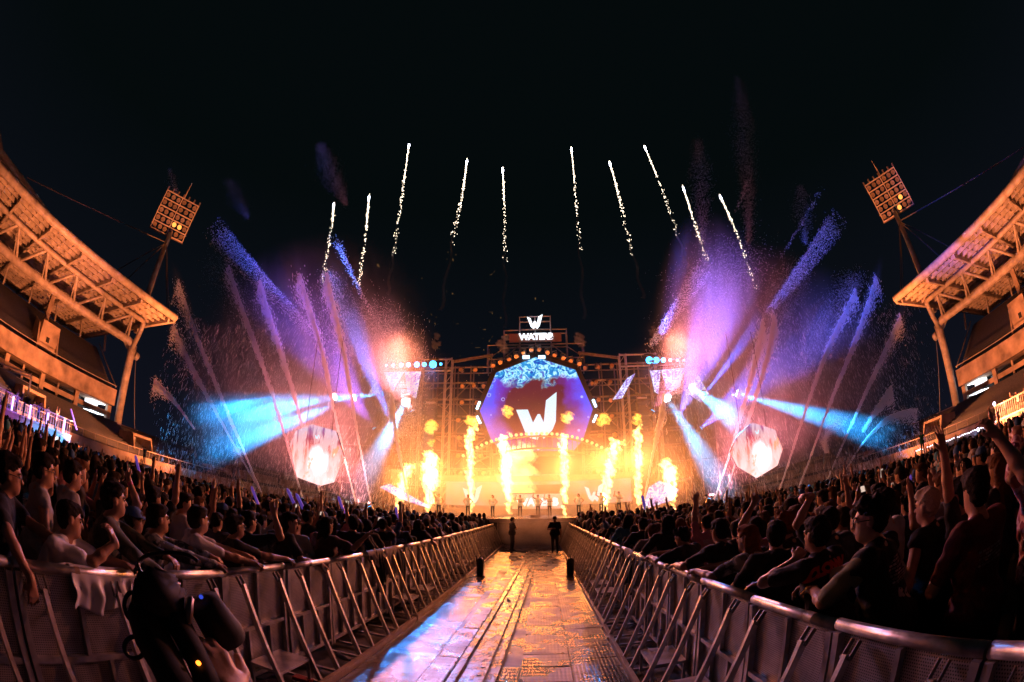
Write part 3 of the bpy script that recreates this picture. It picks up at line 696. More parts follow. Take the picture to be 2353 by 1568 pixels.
# top works that hold the sign
tp = empty('sign_scaffold', 'scaffold frame on top of the stage holding the lit sign', 'scaffold', loc=(CX, 45, 0))
for x, z0, z1 in ((-1.75, 18.4, 23.4), (1.75, 18.4, 23.4), (0, 18.4, 23.4), (-3.5, 18.4, 21.8), (3.5, 18.4, 21.8), (-5.3, 16.8, 20.0), (5.3, 16.8, 20.0)):
    for y in (0, 1.2): MB().tube((x, y, z0), (x, y, z1), 0.075, n=6).build('upright', M_SCAF, tp)
for x0, x1, z in ((-1.75, 1.75, 23.35), (-1.75, 1.75, 22.7), (-3.5, 3.5, 21.7), (-3.5, 3.5, 21.2), (-5.3, 5.3, 19.95), (-3.5, 3.5, 19.6), (-5.3, 5.3, 18.3), (-1.75, 1.75, 21.75)):
    MB().tube((x0, 0.0, z), (x1, 0.0, z), 0.075, n=6).build('ledger', M_SCAF, tp)
for s in (-1, 1):
    MB().tube((s * 3.5, 0, 18.4), (s * 1.75, 0, 19.9), 0.07, n=5).build('diagonal', M_SCAF, tp)
    MB().tube((s * 5.3, 0, 18.3), (s * 3.5, 0, 19.6), 0.06, n=5).build('diagonal', M_SCAF, tp)
for s in (-1, 1):   # sloping eaves over the octagon
    MB().bar((s * 0.2, -0.6, 18.75), (s * 4.6, -0.6, 17.0), 0.3, 0.3).build('eave_truss', M_SCAF, tp)
    MB().bar((s * 4.6, -0.6, 18.6), (s * 9.0, -0.6, 17.9), 0.25, 0.25).build('eave_truss', M_SCAF, tp)
sg = empty('lit_sign', 'lit white W emblem over glowing WATERB lettering on a brown board', 'sign', loc=(CX, 44.8, 20.8))
MB().rng(-2.9, 2.9, 0, 0.12, -0.62, 0.42).build('board', mat('brown_sign_board', (0.16, 0.07, 0.05), 0.6), sg)
tm = text_mesh('WATERB', 1.15, 0.06, 0.05, 0.92); tm.materials.append(M_LOGO)
t_ = link('lettering', tm, sg, (0.1, -0.12, -0.08)); t_.scale = (0.86, 1, 0.86)
e2 = link('emblem', polymesh(W_SIGN, (0, -0.15, 1.65), 1.75, 1.6, 0.15), sg); e2.data.materials.append(M_LOGO)
point('sign_glow', (CX, 44.1, 22.4), (0.55, 0.6, 1.0), 60, 0.3)

# LED wall and booth behind the dancers
wl_ = empty('led_wall', 'low pink LED wall with white emblems across the back of the stage', 'screen', loc=(CX, 42, 0))
MB().rng(-8.8, -2.6, 0, 0.2, 2.4, 4.7).build('picture', M_SCR_PINK, wl_)
MB().rng(2.6, 9.0, 0, 0.2, 2.4, 4.7).build('picture', M_SCR_PINK, wl_)
for x in (-6.2, 5.4):
    e3 = link('emblem', polymesh(W_SIGN, (x, -0.1, 3.35), 1.9, 1.7, 0.06), wl_); e3.data.materials.append(M_LOGOW)
MB().rng(-9.4, 9.4, 0.25, 0.5, 4.75, 5.35).build('header', M_SCAF, wl_)
me = MB().rng(-0.02, 0.02, 0.2, 0.24, 4.75, 5.8).mesh('header_post', M_SCAF)
for k in range(28): link('header_post', me, wl_, (-9.3 + k * 0.69, 0, 0))
bo = empty('dj_booth', 'bright white performance booth with screens at stage centre', 'booth', loc=(CX, 41, 1.48))
MB().rng(-2.3, 2.3, 0, 1.4, 0.6, 2.0).build('desk_screen', screen_mat('booth_screen', 'pink', 1.5), bo)
MB().rng(-2.3, 2.3, -0.02, 1.45, 0.0, 0.58).build('plinth', M_DECK, bo)
MB().rng(-2.6, 2.6, -0.1, 1.5, 2.02, 2.12).build('desk_top', M_FRAME, bo)
tm = text_mesh('WATERB', 1.0, 0.03, 0.03, 0.95); tm.materials.append(M_LOGO); link('lettering', tm, bo, (0, -0.06, 1.2))
MB().rng(-2.4, 2.6, 1.8, 2.0, 3.0, 4.0).build('header_screen', screen_mat('booth_header', 'pink', 1.0), bo)
tm = text_mesh('WATERB', 0.62, 0.03, 0.02, 0.95); tm.materials.append(M_LOGO); link('lettering', tm, bo, (0, 1.74, 3.5))
# curved lamp balustrade under the octagon
ba = empty('curved_lamp_truss', 'curved truss of small lamps under the octagonal screen', 'truss', loc=(CX, 42.5, 0))
pts = []
for k in range(31):
    t = -1 + k / 15; pts.append(Vector((t * 7.2, -1.6 * (1 - t * t), 9.0 - 1.9 * t * t * abs(t) ** 0.3)))
MB().path([p for p in pts], 0.09, 6).build('upper_chord', M_SCAF, ba)
MB().path([p - Vector((0, 0, 1.15)) for p in pts], 0.09, 6).build('lower_chord', M_SCAF, ba)
lampme = MB().tube((0, -0.15, 0), (0, 0.12, 0), 0.16, 0.12, n=8).mesh('lamp', emis('warm_small_lamp', (1.0, 0.55, 0.2), 2.0)); lampme.materials[0].cycles.emission_sampling = 'NONE'
for i, p in enumerate(pts):
    MB().tube(p, p - Vector((0, 0, 1.15)), 0.04, n=4).build('lacing', M_SCAF, ba)
    link('lamp', lampme, ba, p + Vector((0, -0.1, 0.22)))
# par cans all over the scaffold: each its own lamp
M_CAN = mat('lamp_can', (0.34, 0.24, 0.18), 0.35, 0.4, var=0.3, vscale=5)
can = empty('stage_lamp', None, None)
MB().tube((0, -0.28, 0), (0, 0.2, 0), 0.24, 0.2, n=10).build('can', M_CAN, can, True)
MB().tube((0, -0.285, 0), (0, -0.3, 0), 0.21, 0.21, n=10).build('lens', mat('amber_lens', (0.5, 0.28, 0.12), 0.1), can)
MB().rng(-0.28, -0.24, -0.06, 0.06, -0.1, 0.4).rng(0.24, 0.28, -0.06, 0.06, -0.1, 0.4).rng(-0.28, 0.28, -0.06, 0.06, 0.4, 0.45).build('yoke', M_FRAME, can)
cnt = 0
for s in (-1, 1):
    for zi, z in enumerate((5.9, 7.8, 9.7, 11.6, 13.5, 15.4, 17.2)):
        for xi, x in enumerate((5.6, 6.6, 8.1)):
            if z in (9.7, 11.6, 13.5) and x < 6.3: continue
            if random.random() < 0.12: continue
            o = can if cnt == 0 else copy_tree(can)
            o.location = (CX + s * (x + random.uniform(-.25, .25)), 44.9, z - 0.15)
            o.rotation_euler = (random.uniform(-.5, .5), random.uniform(-.2, .2), random.uniform(-.8, .8)); cnt += 1
            tag(o, 'amber lamp on scaffold %s of the octagonal screen, %s row up, %s from the screen' % ('left' if s < 0 else 'right', ORD[zi], ORD[xi]), 'stage lamp', 'lamps on the %s scaffold' % ('left' if s < 0 else 'right'))
for k in range(12):
    x = -4.6 + k * 0.84
    o = copy_tree(can); o.location = (CX + x, 44.0, 19.15 - abs(x) * 0.4); o.rotation_euler = (0.7, 0, random.uniform(-.6, .6))
    tag(o, 'stage lamp perched on the eave over the octagonal screen, %s from the left' % ORD[k], 'stage lamp', 'lamps on the eave')
# line arrays
def line_array(x, label):
    r = empty('speaker_array', label, 'loudspeaker', loc=(CX + x, 43.2, 5.2))
    me = MB().box((0, 0, 0), (1.15, 0.9, 0.5)).mesh('cabinet', M_BLACK)
    for k in range(14): link('cabinet', me, r, (0, -0.03 * (13 - k) ** 1.3 * 0.1, 0.55 * k))
    MB().rng(-0.5, 0.5, -0.3, 0.3, 7.6, 7.8).build('frame', M_TRUSS, r)
line_array(-10.9, 'tall black hanging speaker column left of the octagonal screen')
line_array(10.9, 'tall black hanging speaker column right of the octagonal screen')

# angular LED panels
M_PFR = M_FRAME
def panel(pxs, y, label, m=M_SCR_BUB, frame=True):
    P3 = [aty(a, b, y) for a, b in pxs]; c = sum(P3, Vector()) / len(P3)
    r = empty('led_panel', label, 'screen', 'angular screens beside the stage', loc=c)
    L = [p - c for p in P3]
    MB().prism([p + Vector((0, -0.03, 0)) for p in L], (0, 0.2, 0)).build('picture', m, r)
    MB().prism([p * 1.03 + Vector((0, 0.2, 0)) for p in L], (0, 0.25, 0)).build('frame', M_PFR, r)
    return r
panel([(882, 856), (926, 855), (902, 900)], 41, 'small upside-down triangular screen with bubble picture, left of the stage lamps row')
panel([(930, 855), (967, 854), (955, 915), (938, 908)], 41, 'tapering bubble-picture screen hanging just left of the scaffold')
panel([(846, 905), (863, 878), (872, 904)], 41, 'tiny triangular bubble-picture screen high at the far left of the stage')
panel([(1494, 852), (1518, 851), (1513, 905), (1505, 900)], 41, 'narrow tapering bubble-picture screen just right of the scaffold')
panel([(1520, 850), (1574, 846), (1562, 888), (1535, 905)], 41, 'broad upside-down triangular screen with bubble picture, right of the scaffold')
panel([(1584, 905), (1603, 862), (1628, 905), (1612, 925)], 41, 'kite-shaped bubble-picture screen high at the far right of the stage')
panel([(872, 1120), (895, 1112), (980, 1160), (985, 1168), (930, 1150)], 41, 'low sloping bubble-picture screen at the left wing of the stage')
panel([(1475, 1172), (1492, 1120), (1515, 1105), (1560, 1125), (1545, 1150)], 41, 'low sloping bubble-picture screen at the right wing of the stage')
panel([(1408, 918), (1440, 870), (1460, 858), (1430, 915)], 42.5, 'slanting strip screen between the octagon and the right lamps')
# pendant relay screens
def pendant(pxs, y, label):
    P3 = [aty(a, b, y) for a, b in pxs]; c = sum(P3, Vector()) / len(P3)
    r = empty('hanging_screen', label, 'screen', 'hanging relay screens', loc=c)
    L = [p - c for p in P3]
    MB().prism([p + Vector((0, -0.05, 0)) for p in L], (0, 0.25, 0)).build('picture', M_SCR_RELAY, r)
    q = MB()
    for i in range(len(L)): q.bar(L[i] * 0.96 + Vector((0, 0.35, 0)), L[(i + 1) % len(L)] * 0.96 + Vector((0, 0.35, 0)), 0.08, 0.2)
    q.build('frame', M_PFR, r)
    e = link('emblem', polymesh(W_SIGN, (0.1, -0.12, 1.3), 0.36, 0.32, 0.03), r); e.data.materials.append(M_LOGOW)
    for x in (-1.2, 1.2): MB().tube((x, 0.3, 1.2), (x * 1.0, 0.3, 9.5), 0.03, n=5).build('chain', M_CABLE, r)
    return r
pendant([(667, 1022), (680, 990), (716, 975), (770, 990), (788, 1050), (765, 1108), (735, 1116), (683, 1097)], 29.5, 'hanging octagonal screen with pale pink relay picture left of the stage')
pendant([(1680, 1040), (1698, 1000), (1730, 972), (1780, 988), (1798, 1032), (1786, 1070), (1740, 1098), (1697, 1072)], 29.5, 'hanging octagonal screen with pale pink relay picture right of the stage')
# scaffold wings that carry the side screens
for s in (-1, 1):
    wg = empty('wing_scaffold', 'thin scaffold wing beside the stage under the hanging screen on the %s' % ('left' if s < 0 else 'right'), 'scaffold', loc=(CX + s * 22, 42, 0))
    for k in range(7): MB().tube((-5.4 + 1.8 * k, 0, 0), (-5.4 + 1.8 * k, 0, 12.5), 0.05, n=5).build('upright', M_SCAF, wg)
    for z in (2, 4, 6, 8, 10, 12): MB().tube((-5.5, 0, z), (5.5, 0, z), 0.05, n=5).build('ledger', M_SCAF, wg)
    for k in range(5): MB().tube((-5.4 + 1.8 * k, 0, 2 * k), (-3.6 + 1.8 * k, 0, 2 * k + 2), 0.04, n=5).build('diagonal', M_SCAF, wg)

# row of beam lamps and the other lit moving heads
M_LENS = emis('cyan_beam_lens', (0.04, 0.42, 1.0), 7.0)
M_LENSW = emis('white_beam_lens', (0.75, 0.92, 1.0), 60.0)
for m_ in (M_LENS, M_LENSW): m_.cycles.emission_sampling = 'NONE'
def head(px, py, y, r, label, lens=M_LENS, tgt=None, watts=0, deg=8, col=(0.1, 0.55, 1.0), blend=0.5):
    p = aty(px, py, y)
    e = empty('moving_head', label, 'stage lamp', 'lit beam lamps on the stage rig', loc=p)
    d = ((Vector(tgt) - p) if tgt is not None else Vector((0, -1, -0.15))).normalized()
    MB().tube(-d * 0.5, d * 0.02, r * 0.8, r * 1.1, n=12).build('housing', M_BLACK, e, True)
    MB().tube(d * 0.021, d * 0.05, r, r, n=14).build('lens', lens, e)
    MB().box((0, 0.3, r * 1.9), (r * 2.6, 0.3, 0.12)).build('yoke', M_BLACK, e)
    if watts:
        spot('beam', d * 0.12, Vector(d) * 5, col, watts, deg, blend, r * 0.5, e)
    return e
for i, (px, r) in enumerate(zip((888, 904, 922, 939, 958, 975, 995, 1013), (0.13, 0.15, 0.22, 0.24, 0.3, 0.24, 0.38, 0.14))):
    head(px, 840 - i * 0.4, 41.5, r, 'round cyan beam lamp on the left lamp bar, %s along from the outer end' % ORD[i], tgt=(-1.6, 5.5, 0) if i == 6 else None, watts=26000 if i == 6 else 0, deg=14, col=(0.03, 0.30, 1.0), blend=0.9)
for i, (px, r) in enumerate(zip((1492, 1508, 1524, 1540, 1556, 1572), (0.36, 0.32, 0.26, 0.17, 0.14, 0.1))):
    head(px, 828, 41.5, r, 'round cyan beam lamp on the right lamp bar, %s along from the scaffold' % ORD[i], tgt=(1.4, 4.0, 0) if i == 0 else None, watts=14000 if i == 0 else 0, deg=14, col=(0.03, 0.30, 1.0), blend=0.9)
# ------------------------------------------------------------------ people: posed bodies grown as one smooth surface from a skeleton
def V(*a): return np.array(a, float)
def unit(v): v = np.asarray(v, float); return v / (np.linalg.norm(v) + 1e-9)
class Field:
    def __init__(s): s.p = []
    def cap(s, a, b, ra, rb=None, k=0.025): s.p.append(('c', V(*a), V(*b), ra, ra if rb is None else rb, k)); return s
    def ell(s, c, r, rot=None, k=0.03): s.p.append(('e', V(*c), V(*r), rot, None, k)); return s
    def bounds(s):
        lo = V(9, 9, 9); hi = -lo
        for q in s.p:
            if q[0] == 'c':
                r = max(q[3], q[4]); lo = np.minimum(lo, np.minimum(q[1], q[2]) - r); hi = np.maximum(hi, np.maximum(q[1], q[2]) + r)
            else:
                r = q[2].max(); lo = np.minimum(lo, q[1] - r); hi = np.maximum(hi, q[1] + r)
        return lo, hi
    def grid(s, vox, pad=0.03, zmin=None, noise=None, cut=None, ycut=None):
        lo, hi = s.bounds(); lo = lo - pad; hi = hi + pad
        if zmin is not None: lo[2] = max(lo[2], zmin)
        n = np.maximum(4, np.ceil((hi - lo) / vox).astype(int) + 1)
        ax = [lo[i] + vox * np.arange(n[i]) for i in range(3)]
        D = np.full(n, 0.5, np.float32)
        for q in s.p:
            k = q[5]; m = k + 2.5 * vox
            if q[0] == 'c':
                r = max(q[3], q[4]); a = np.minimum(q[1], q[2]) - r - m; b = np.maximum(q[1], q[2]) + r + m
            else:
                r = q[2].max(); a = q[1] - r - m; b = q[1] + r + m
            i0 = np.clip(np.floor((a - lo) / vox).astype(int), 0, n); i1 = np.clip(np.ceil((b - lo) / vox).astype(int) + 1, 0, n)
            if (i1 <= i0).any(): continue
            X = ax[0][i0[0]:i1[0], None, None]; Y = ax[1][None, i0[1]:i1[1], None]; Z = ax[2][None, None, i0[2]:i1[2]]
            if q[0] == 'c':
                A, B = q[1], q[2]; d = B - A; L = d @ d + 1e-12
                t = np.clip(((X - A[0]) * d[0] + (Y - A[1]) * d[1] + (Z - A[2]) * d[2]) / L, 0, 1)
                dist = np.sqrt((X - A[0] - t * d[0]) ** 2 + (Y - A[1] - t * d[1]) ** 2 + (Z - A[2] - t * d[2]) ** 2) - (q[3] + (q[4] - q[3]) * t)
            else:
                x, y, z = X - q[1][0], Y - q[1][1], Z - q[1][2]
                if q[3] is not None:
                    R = q[3]; x, y, z = (R[0, 0] * x + R[1, 0] * y + R[2, 0] * z, R[0, 1] * x + R[1, 1] * y + R[2, 1] * z, R[0, 2] * x + R[1, 2] * y + R[2, 2] * z)
                r = q[2]; k0 = np.sqrt((x / r[0]) ** 2 + (y / r[1]) ** 2 + (z / r[2]) ** 2); k1 = np.sqrt((x / r[0] ** 2) ** 2 + (y / r[1] ** 2) ** 2 + (z / r[2] ** 2) ** 2) + 1e-6
                dist = k0 * (k0 - 1) / k1
            sl = (slice(i0[0], i1[0]), slice(i0[1], i1[1]), slice(i0[2], i1[2]))
            a_ = D[sl]; h = np.clip(0.5 + 0.5 * (a_ - dist) / k, 0, 1)
            D[sl] = a_ + (dist - a_) * h - k * h * (1 - h)
        X, Y, Z = ax[0][:, None, None], ax[1][None, :, None], ax[2][None, None, :]
        if noise: D = D + noise(X, Y, Z).astype(np.float32)
        if cut is not None: D = np.maximum(D, cut(X, Y, Z))
        return D, lo
def nets(D, lo, vox):
    D = np.pad(D, 1, constant_values=0.5); lo = lo - vox
    S = D < 0; nx, ny, nz = D.shape
    c = np.zeros((nx - 1, ny - 1, nz - 1), np.int8)
    for i in (0, 1):
        for j in (0, 1):
            for k in (0, 1): c += S[i:nx - 1 + i, j:ny - 1 + j, k:nz - 1 + k]
    act = (c > 0) & (c < 8); I, J, K = np.nonzero(act); idx = -np.ones(act.shape, np.int64); idx[I, J, K] = np.arange(len(I))
    P = np.zeros((len(I), 3)); N = np.zeros(len(I))
    cor = [(i, j, k) for i in (0, 1) for j in (0, 1) for k in (0, 1)]
    for a in cor:
        for ax in range(3):
            if a[ax]: continue
            b = list(a); b[ax] = 1
            da = D[I + a[0], J + a[1], K + a[2]]; db = D[I + b[0], J + b[1], K + b[2]]
            cr = (da < 0) != (db < 0); t = np.where(cr, da / np.where(da == db, 1, da - db), 0)
            for q in range(3): P[:, q] += np.where(cr, a[q] + (t if q == ax else 0), 0)
            N += cr
    P = (P / N[:, None] + np.stack([I, J, K], 1)) * vox + lo
    F = []
    for ax in range(3):
        sl0 = [slice(1, -1)] * 3; sl1 = [slice(1, -1)] * 3; sl0[ax] = slice(0, -1); sl1[ax] = slice(1, None)
        a = S[tuple(sl0)]; b = S[tuple(sl1)]; e = np.stack(np.nonzero(a != b), 1)
        if not len(e): continue
        off = np.ones(3, int); off[ax] = 0; g = e + off
        u, w = (ax + 1) % 3, (ax + 2) % 3
        def cell(du, dw):
            q = g.copy(); q[:, u] -= du; q[:, w] -= dw; return idx[q[:, 0], q[:, 1], q[:, 2]]
        quad = np.stack([cell(1, 1), cell(0, 1), cell(0, 0), cell(1, 0)], 1)
        inside = S[g[:, 0], g[:, 1], g[:, 2]]
        quad[~inside] = quad[~inside][:, ::-1]
        F.append(quad)
    F = np.concatenate(F); F = F[(F >= 0).all(1)]
    return P, F
def np_mesh(name, P, F, mats):
    me = bpy.data.meshes.new(name); me.vertices.add(len(P)); me.vertices.foreach_set('co', P.astype(np.float32).ravel())
    me.loops.add(F.size); me.loops.foreach_set('vertex_index', F.astype(np.int32).ravel())
    me.polygons.add(len(F)); me.polygons.foreach_set('loop_start', np.arange(0, F.size, F.shape[1], dtype=np.int32))
    for m in (mats if isinstance(mats, (list, tuple)) else [mats]): me.materials.append(m)
    me.polygons.foreach_set('use_smooth', np.ones(len(F), bool)); me.update(calc_edges=True); return me
def rotx(a): c, s = math.cos(a), math.sin(a); return np.array([[1, 0, 0], [0, c, -s], [0, s, c]])
def roty(a): c, s = math.cos(a), math.sin(a); return np.array([[c, 0, s], [0, 1, 0], [-s, 0, c]])
def rotz(a): c, s = math.cos(a), math.sin(a); return np.array([[c, -s, 0], [s, c, 0], [0, 0, 1]])

def hand(F, w, f, n, side, curl=0.4, spread=0.25, point=False, sc=1.0):
    """w wrist, f direction of the fingers, n palm normal (palm faces n), side +1 right / -1 left hand"""
    f = unit(f); n = unit(n - (n @ f) * f); t = np.cross(f, n) * -side   # t: towards the thumb
    t = unit(t); L = (0.074, 0.082, 0.076, 0.060)
    F.cap(w - f * 0.02, w + f * 0.03, 0.026 * sc, 0.028 * sc, 0.02)
    for i in range(4):
        o = (1.5 - i) * 0.021 * sc
        kn = w + f * (0.095 - 0.004 * abs(i - 1.2)) * sc + t * o
        F.cap(w + f * 0.02 * sc + t * o * 0.6, kn, 0.0155 * sc, 0.0125 * sc, 0.012)
        c = curl if not (point and i == 0) else 0.05
        ang = (1.5 - i) * spread * 0.22
        d = unit(f * math.cos(c) + n * math.sin(c) + t * math.tan(ang)); p1 = kn + d * L[i] * 0.55 * sc
        c2 = c * 2.3; d2 = unit(f * math.cos(c2) + n * math.sin(c2) + t * math.tan(ang)); p2 = p1 + d2 * L[i] * 0.55 * sc
        F.cap(kn, p1, 0.0105 * sc, 0.0095 * sc, 0.006); F.cap(p1, p2, 0.0095 * sc, 0.008 * sc, 0.006)
    b = w + f * 0.03 * sc + t * 0.024 * sc; m = b + unit(t * 0.75 + f * 0.6 + n * 0.35) * 0.042 * sc; e = m + unit(f * 0.85 + t * 0.35 + n * 0.3) * 0.036 * sc
    F.cap(b, m, 0.0145 * sc, 0.012 * sc, 0.012); F.cap(m, e, 0.0115 * sc, 0.009 * sc, 0.006)

def ik(sh, wr, hint, l1=0.295, l2=0.265):
    d = wr - sh; D = np.linalg.norm(d); D = min(D, (l1 + l2) * 0.995); u = unit(d); wr = sh + u * D
    a = (l1 * l1 - l2 * l2 + D * D) / (2 * D); h = math.sqrt(max(0, l1 * l1 - a * a))
    hv = unit(np.asarray(hint, float) - (np.asarray(hint, float) @ u) * u)
    return sh + u * a + hv * h, wr

def skeleton(lean=0.05, turn=0.0, side=0.0, head=(0, 0, 0), arms=None, girth=1.0, stance=0.0):
    """joints of a 1.72 m person facing +y; lean forward, turn the chest, head = (pitch, yaw, roll)"""
    RT = rotz(turn) @ roty(side) @ rotx(-lean); hip = V(0, 0, 0.93)
    U = lambda x, y, z: hip + RT @ (V(x, y, z) - hip)
    J = dict(hip=hip, waist=U(0, 0.0, 1.05), chest=U(0, 0.005, 1.24), neck=U(0, -0.015, 1.44), shr=U(0.178, -0.015, 1.395), shl=U(-0.178, -0.015, 1.395), RT=RT)
    nb = U(0, -0.012, 1.47); HR = rotz(head[1]) @ rotx(-head[0]) @ roty(head[2])
    HR = rotz(turn * 0.5) @ HR if turn else HR
    J['headR'] = HR; J['nb'] = nb; J['hc'] = nb + HR @ V(0, 0.025, 0.125)
    return J

def person_fields(J, arms, girth=1.0, sleeve='short', hair='short', female=False, fine=True):
    RT = J['RT']; skin, shirt, hairf, pants = Field(), Field(), Field(), Field()
    hip, waist, chest, neck = J['hip'], J['waist'], J['chest'], J['neck']; g = girth
    cy_ = lambda p, z: p + RT @ V(0, 0, z)
    # torso
    for F, e in ((skin, 0.0), (shirt, 0.016)):
        F.ell(hip + V(0, -0.01, 0.03), (0.165 * g + e, 0.115 * g + e, 0.13), RT, 0.06)
        F.ell(waist, (0.15 * g + e, 0.105 * g + e, 0.15), RT, 0.06)
        F.ell(chest, (0.172 * g + e, 0.118 * g + e, 0.19), RT, 0.06)
        F.cap(J['shr'], J['shl'], 0.062 + e * 0.8, None, 0.06)
        F.cap(chest + RT @ V(0, -0.02, 0.1), neck + RT @ V(0, 0, -0.01), 0.085 + e * 0.5, 0.06 + e * 0.4, 0.04)
        if female: F.ell(chest + RT @ V(0.07, 0.09, 0.0), (0.06 + e, 0.055 + e, 0.06 + e), RT, 0.03); F.ell(chest + RT @ V(-0.07, 0.09, 0.0), (0.06 + e, 0.055 + e, 0.06 + e), RT, 0.03)
    shirt.cap(hip + RT @ V(-0.06, 0, 0.0), hip + RT @ V(0.06, 0, 0), 0.15 * g, None, 0.06)
    # neck and head
    HR, nb, hc = J['headR'], J['nb'], J['hc']; hp = lambda x, y, z: hc + HR @ V(x, y, z)
    skin.cap(neck - (nb - neck) * 0.8, nb + HR @ V(0, 0.01, 0.03), 0.062, 0.055, 0.03)
    skin.ell(hp(0, -0.012, 0.03), (0.076, 0.096, 0.092), HR, 0.03)
    skin.ell(hp(0, 0.022, -0.04), (0.060, 0.070, 0.078), HR, 0.03)
    skin.ell(hp(0, 0.052, -0.085), (0.032, 0.034, 0.028), HR, 0.03)
    if fine:
        skin.cap(hp(0, 0.088, 0.012), hp(0, 0.110, -0.026), 0.009, 0.013, 0.012)      # nose
        skin.cap(hp(-0.04, 0.078, 0.028), hp(0.04, 0.078, 0.028), 0.012, None, 0.014)  # brow
        skin.cap(hp(-0.02, 0.086, -0.056), hp(0.02, 0.086, -0.056), 0.009, None, 0.008)  # lips
        for s in (-1, 1): skin.ell(hp(s * 0.077, -0.008, -0.005), (0.010, 0.021, 0.033), HR, 0.008)
    # hair
    hairf.ell(hp(0, -0.022, 0.044), (0.086, 0.102, 0.092), HR, 0.02)
    hairf.ell(hp(0, -0.055, 0.0), (0.078, 0.062, 0.085), HR, 0.03)
    hairf.ell(hp(0, 0.045, 0.092), (0.060, 0.052, 0.034), HR, 0.03)
    if hair == 'long':
        for s in (-1, 0, 1): hairf.cap(hp(s * 0.055, -0.05, 0.0), nb + HR @ V(s * 0.075, -0.075, -0.16), 0.045, 0.035, 0.04)
    if hair == 'bun': hairf.ell(hp(0, -0.10, 0.09), (0.045, 0.045, 0.045), None, 0.015)
    if hair == 'curly':
        for q in range(14):
            a = q * 2.4; hairf.ell(hp(0.07 * math.cos(a), -0.02 + 0.075 * math.sin(a), 0.07 + 0.045 * math.sin(q * 1.7)), (0.034, 0.034, 0.034), None, 0.012)
    # arms
    for side, key in ((1, 'r'), (-1, 'l')):
        A = arms[key]; sh = J['sh' + key]
        el, wr = ik(sh, V(*A['w']) if not A.get('rel') else sh + V(*A['w']), A.get('hint', (side * 0.6, -0.6, -0.4)))
        A['_el'], A['_wr'] = el, wr
        skin.cap(sh, el, 0.052 * g, 0.040, 0.03); skin.cap(el, el + (wr - el) * 0.35, 0.041, 0.042, 0.02); skin.cap(el + (wr - el) * 0.35, wr, 0.042, 0.027, 0.02)
        if fine:
            hd = unit(A.get('f', wr - el)); hand(skin, wr, hd, V(*A.get('n', (0, 1, 0))), side, A.get('curl', 0.35), A.get('spread', 0.3), A.get('point', False))
        else:
            hd = unit(A.get('f', wr - el)); n_ = unit(V(*A.get('n', (0, 1, 0))) - (V(*A.get('n', (0, 1, 0))) @ hd) * hd); t_ = np.cross(hd, n_)
            skin.cap(wr, wr + hd * 0.09, 0.027, 0.034, 0.02)
            for q in (-1, 0, 1): skin.cap(wr + hd * 0.09 + t_ * q * 0.022, wr + hd * (0.18 - 0.02 * abs(q)) + t_ * q * (0.022 + 0.015 * A.get('spread', 0.3)), 0.012, 0.010, 0.008)
            skin.cap(wr + hd * 0.04, wr + hd * 0.09 + t_ * 0.06 * side, 0.014, 0.011, 0.01)
        if sleeve != 'none':
            fr = {'short': 0.72, 'long': 1.0}[sleeve]
            shirt.cap(sh, sh + (el - sh) * fr, 0.070 * g, 0.060 if sleeve == 'short' else 0.056, 0.03)
            if sleeve == 'long': shirt.cap(el, el + (wr - el) * 0.93, 0.055, 0.042, 0.03)
    # legs
    for s in (-1, 1):
        h_ = hip + V(s * 0.085, 0, -0.04); kn = V(s * 0.10, 0.02, 0.49); an = V(s * 0.11, -0.02, 0.09)
        pants.cap(h_, kn, 0.090 * g, 0.062, 0.03); pants.cap(kn, an, 0.062, 0.048, 0.03); pants.cap(an + V(0, -0.02, -0.04), an + V(0, 0.13, -0.05), 0.042, 0.036, 0.03)
        skin.cap(h_, h_ + (kn - h_) * 0.35, 0.075, 0.06, 0.03)
    pants.ell(hip + V(0, -0.012, -0.01), (0.168 * g + 0.006, 0.122 * g + 0.004, 0.12), None, 0.05)
    # face region that hair must leave free
    fc, fr_ = hp(0, 0.075, -0.035), HR
    def cut(X, Y, Z):
        x, y, z = X - fc[0], Y - fc[1], Z - fc[2]; R = HR
        lx = R[0, 0] * x + R[1, 0] * y + R[2, 0] * z; ly = R[0, 1] * x + R[1, 1] * y + R[2, 1] * z; lz = R[0, 2] * x + R[1, 2] * y + R[2, 2] * z
        d = (np.sqrt((lx / 0.095) ** 2 + (ly / 0.085) ** 2 + (lz / 0.105) ** 2) - 1) * 0.09
        ears = (np.sqrt(((np.abs(lx) - 0.085) / 0.03) ** 2 + ((ly + 0.075) / 0.035) ** 2 + ((lz - 0.02) / 0.05) ** 2) - 1) * 0.03
        return np.maximum(-d, -ears)
    return skin, shirt, hairf, pants, cut

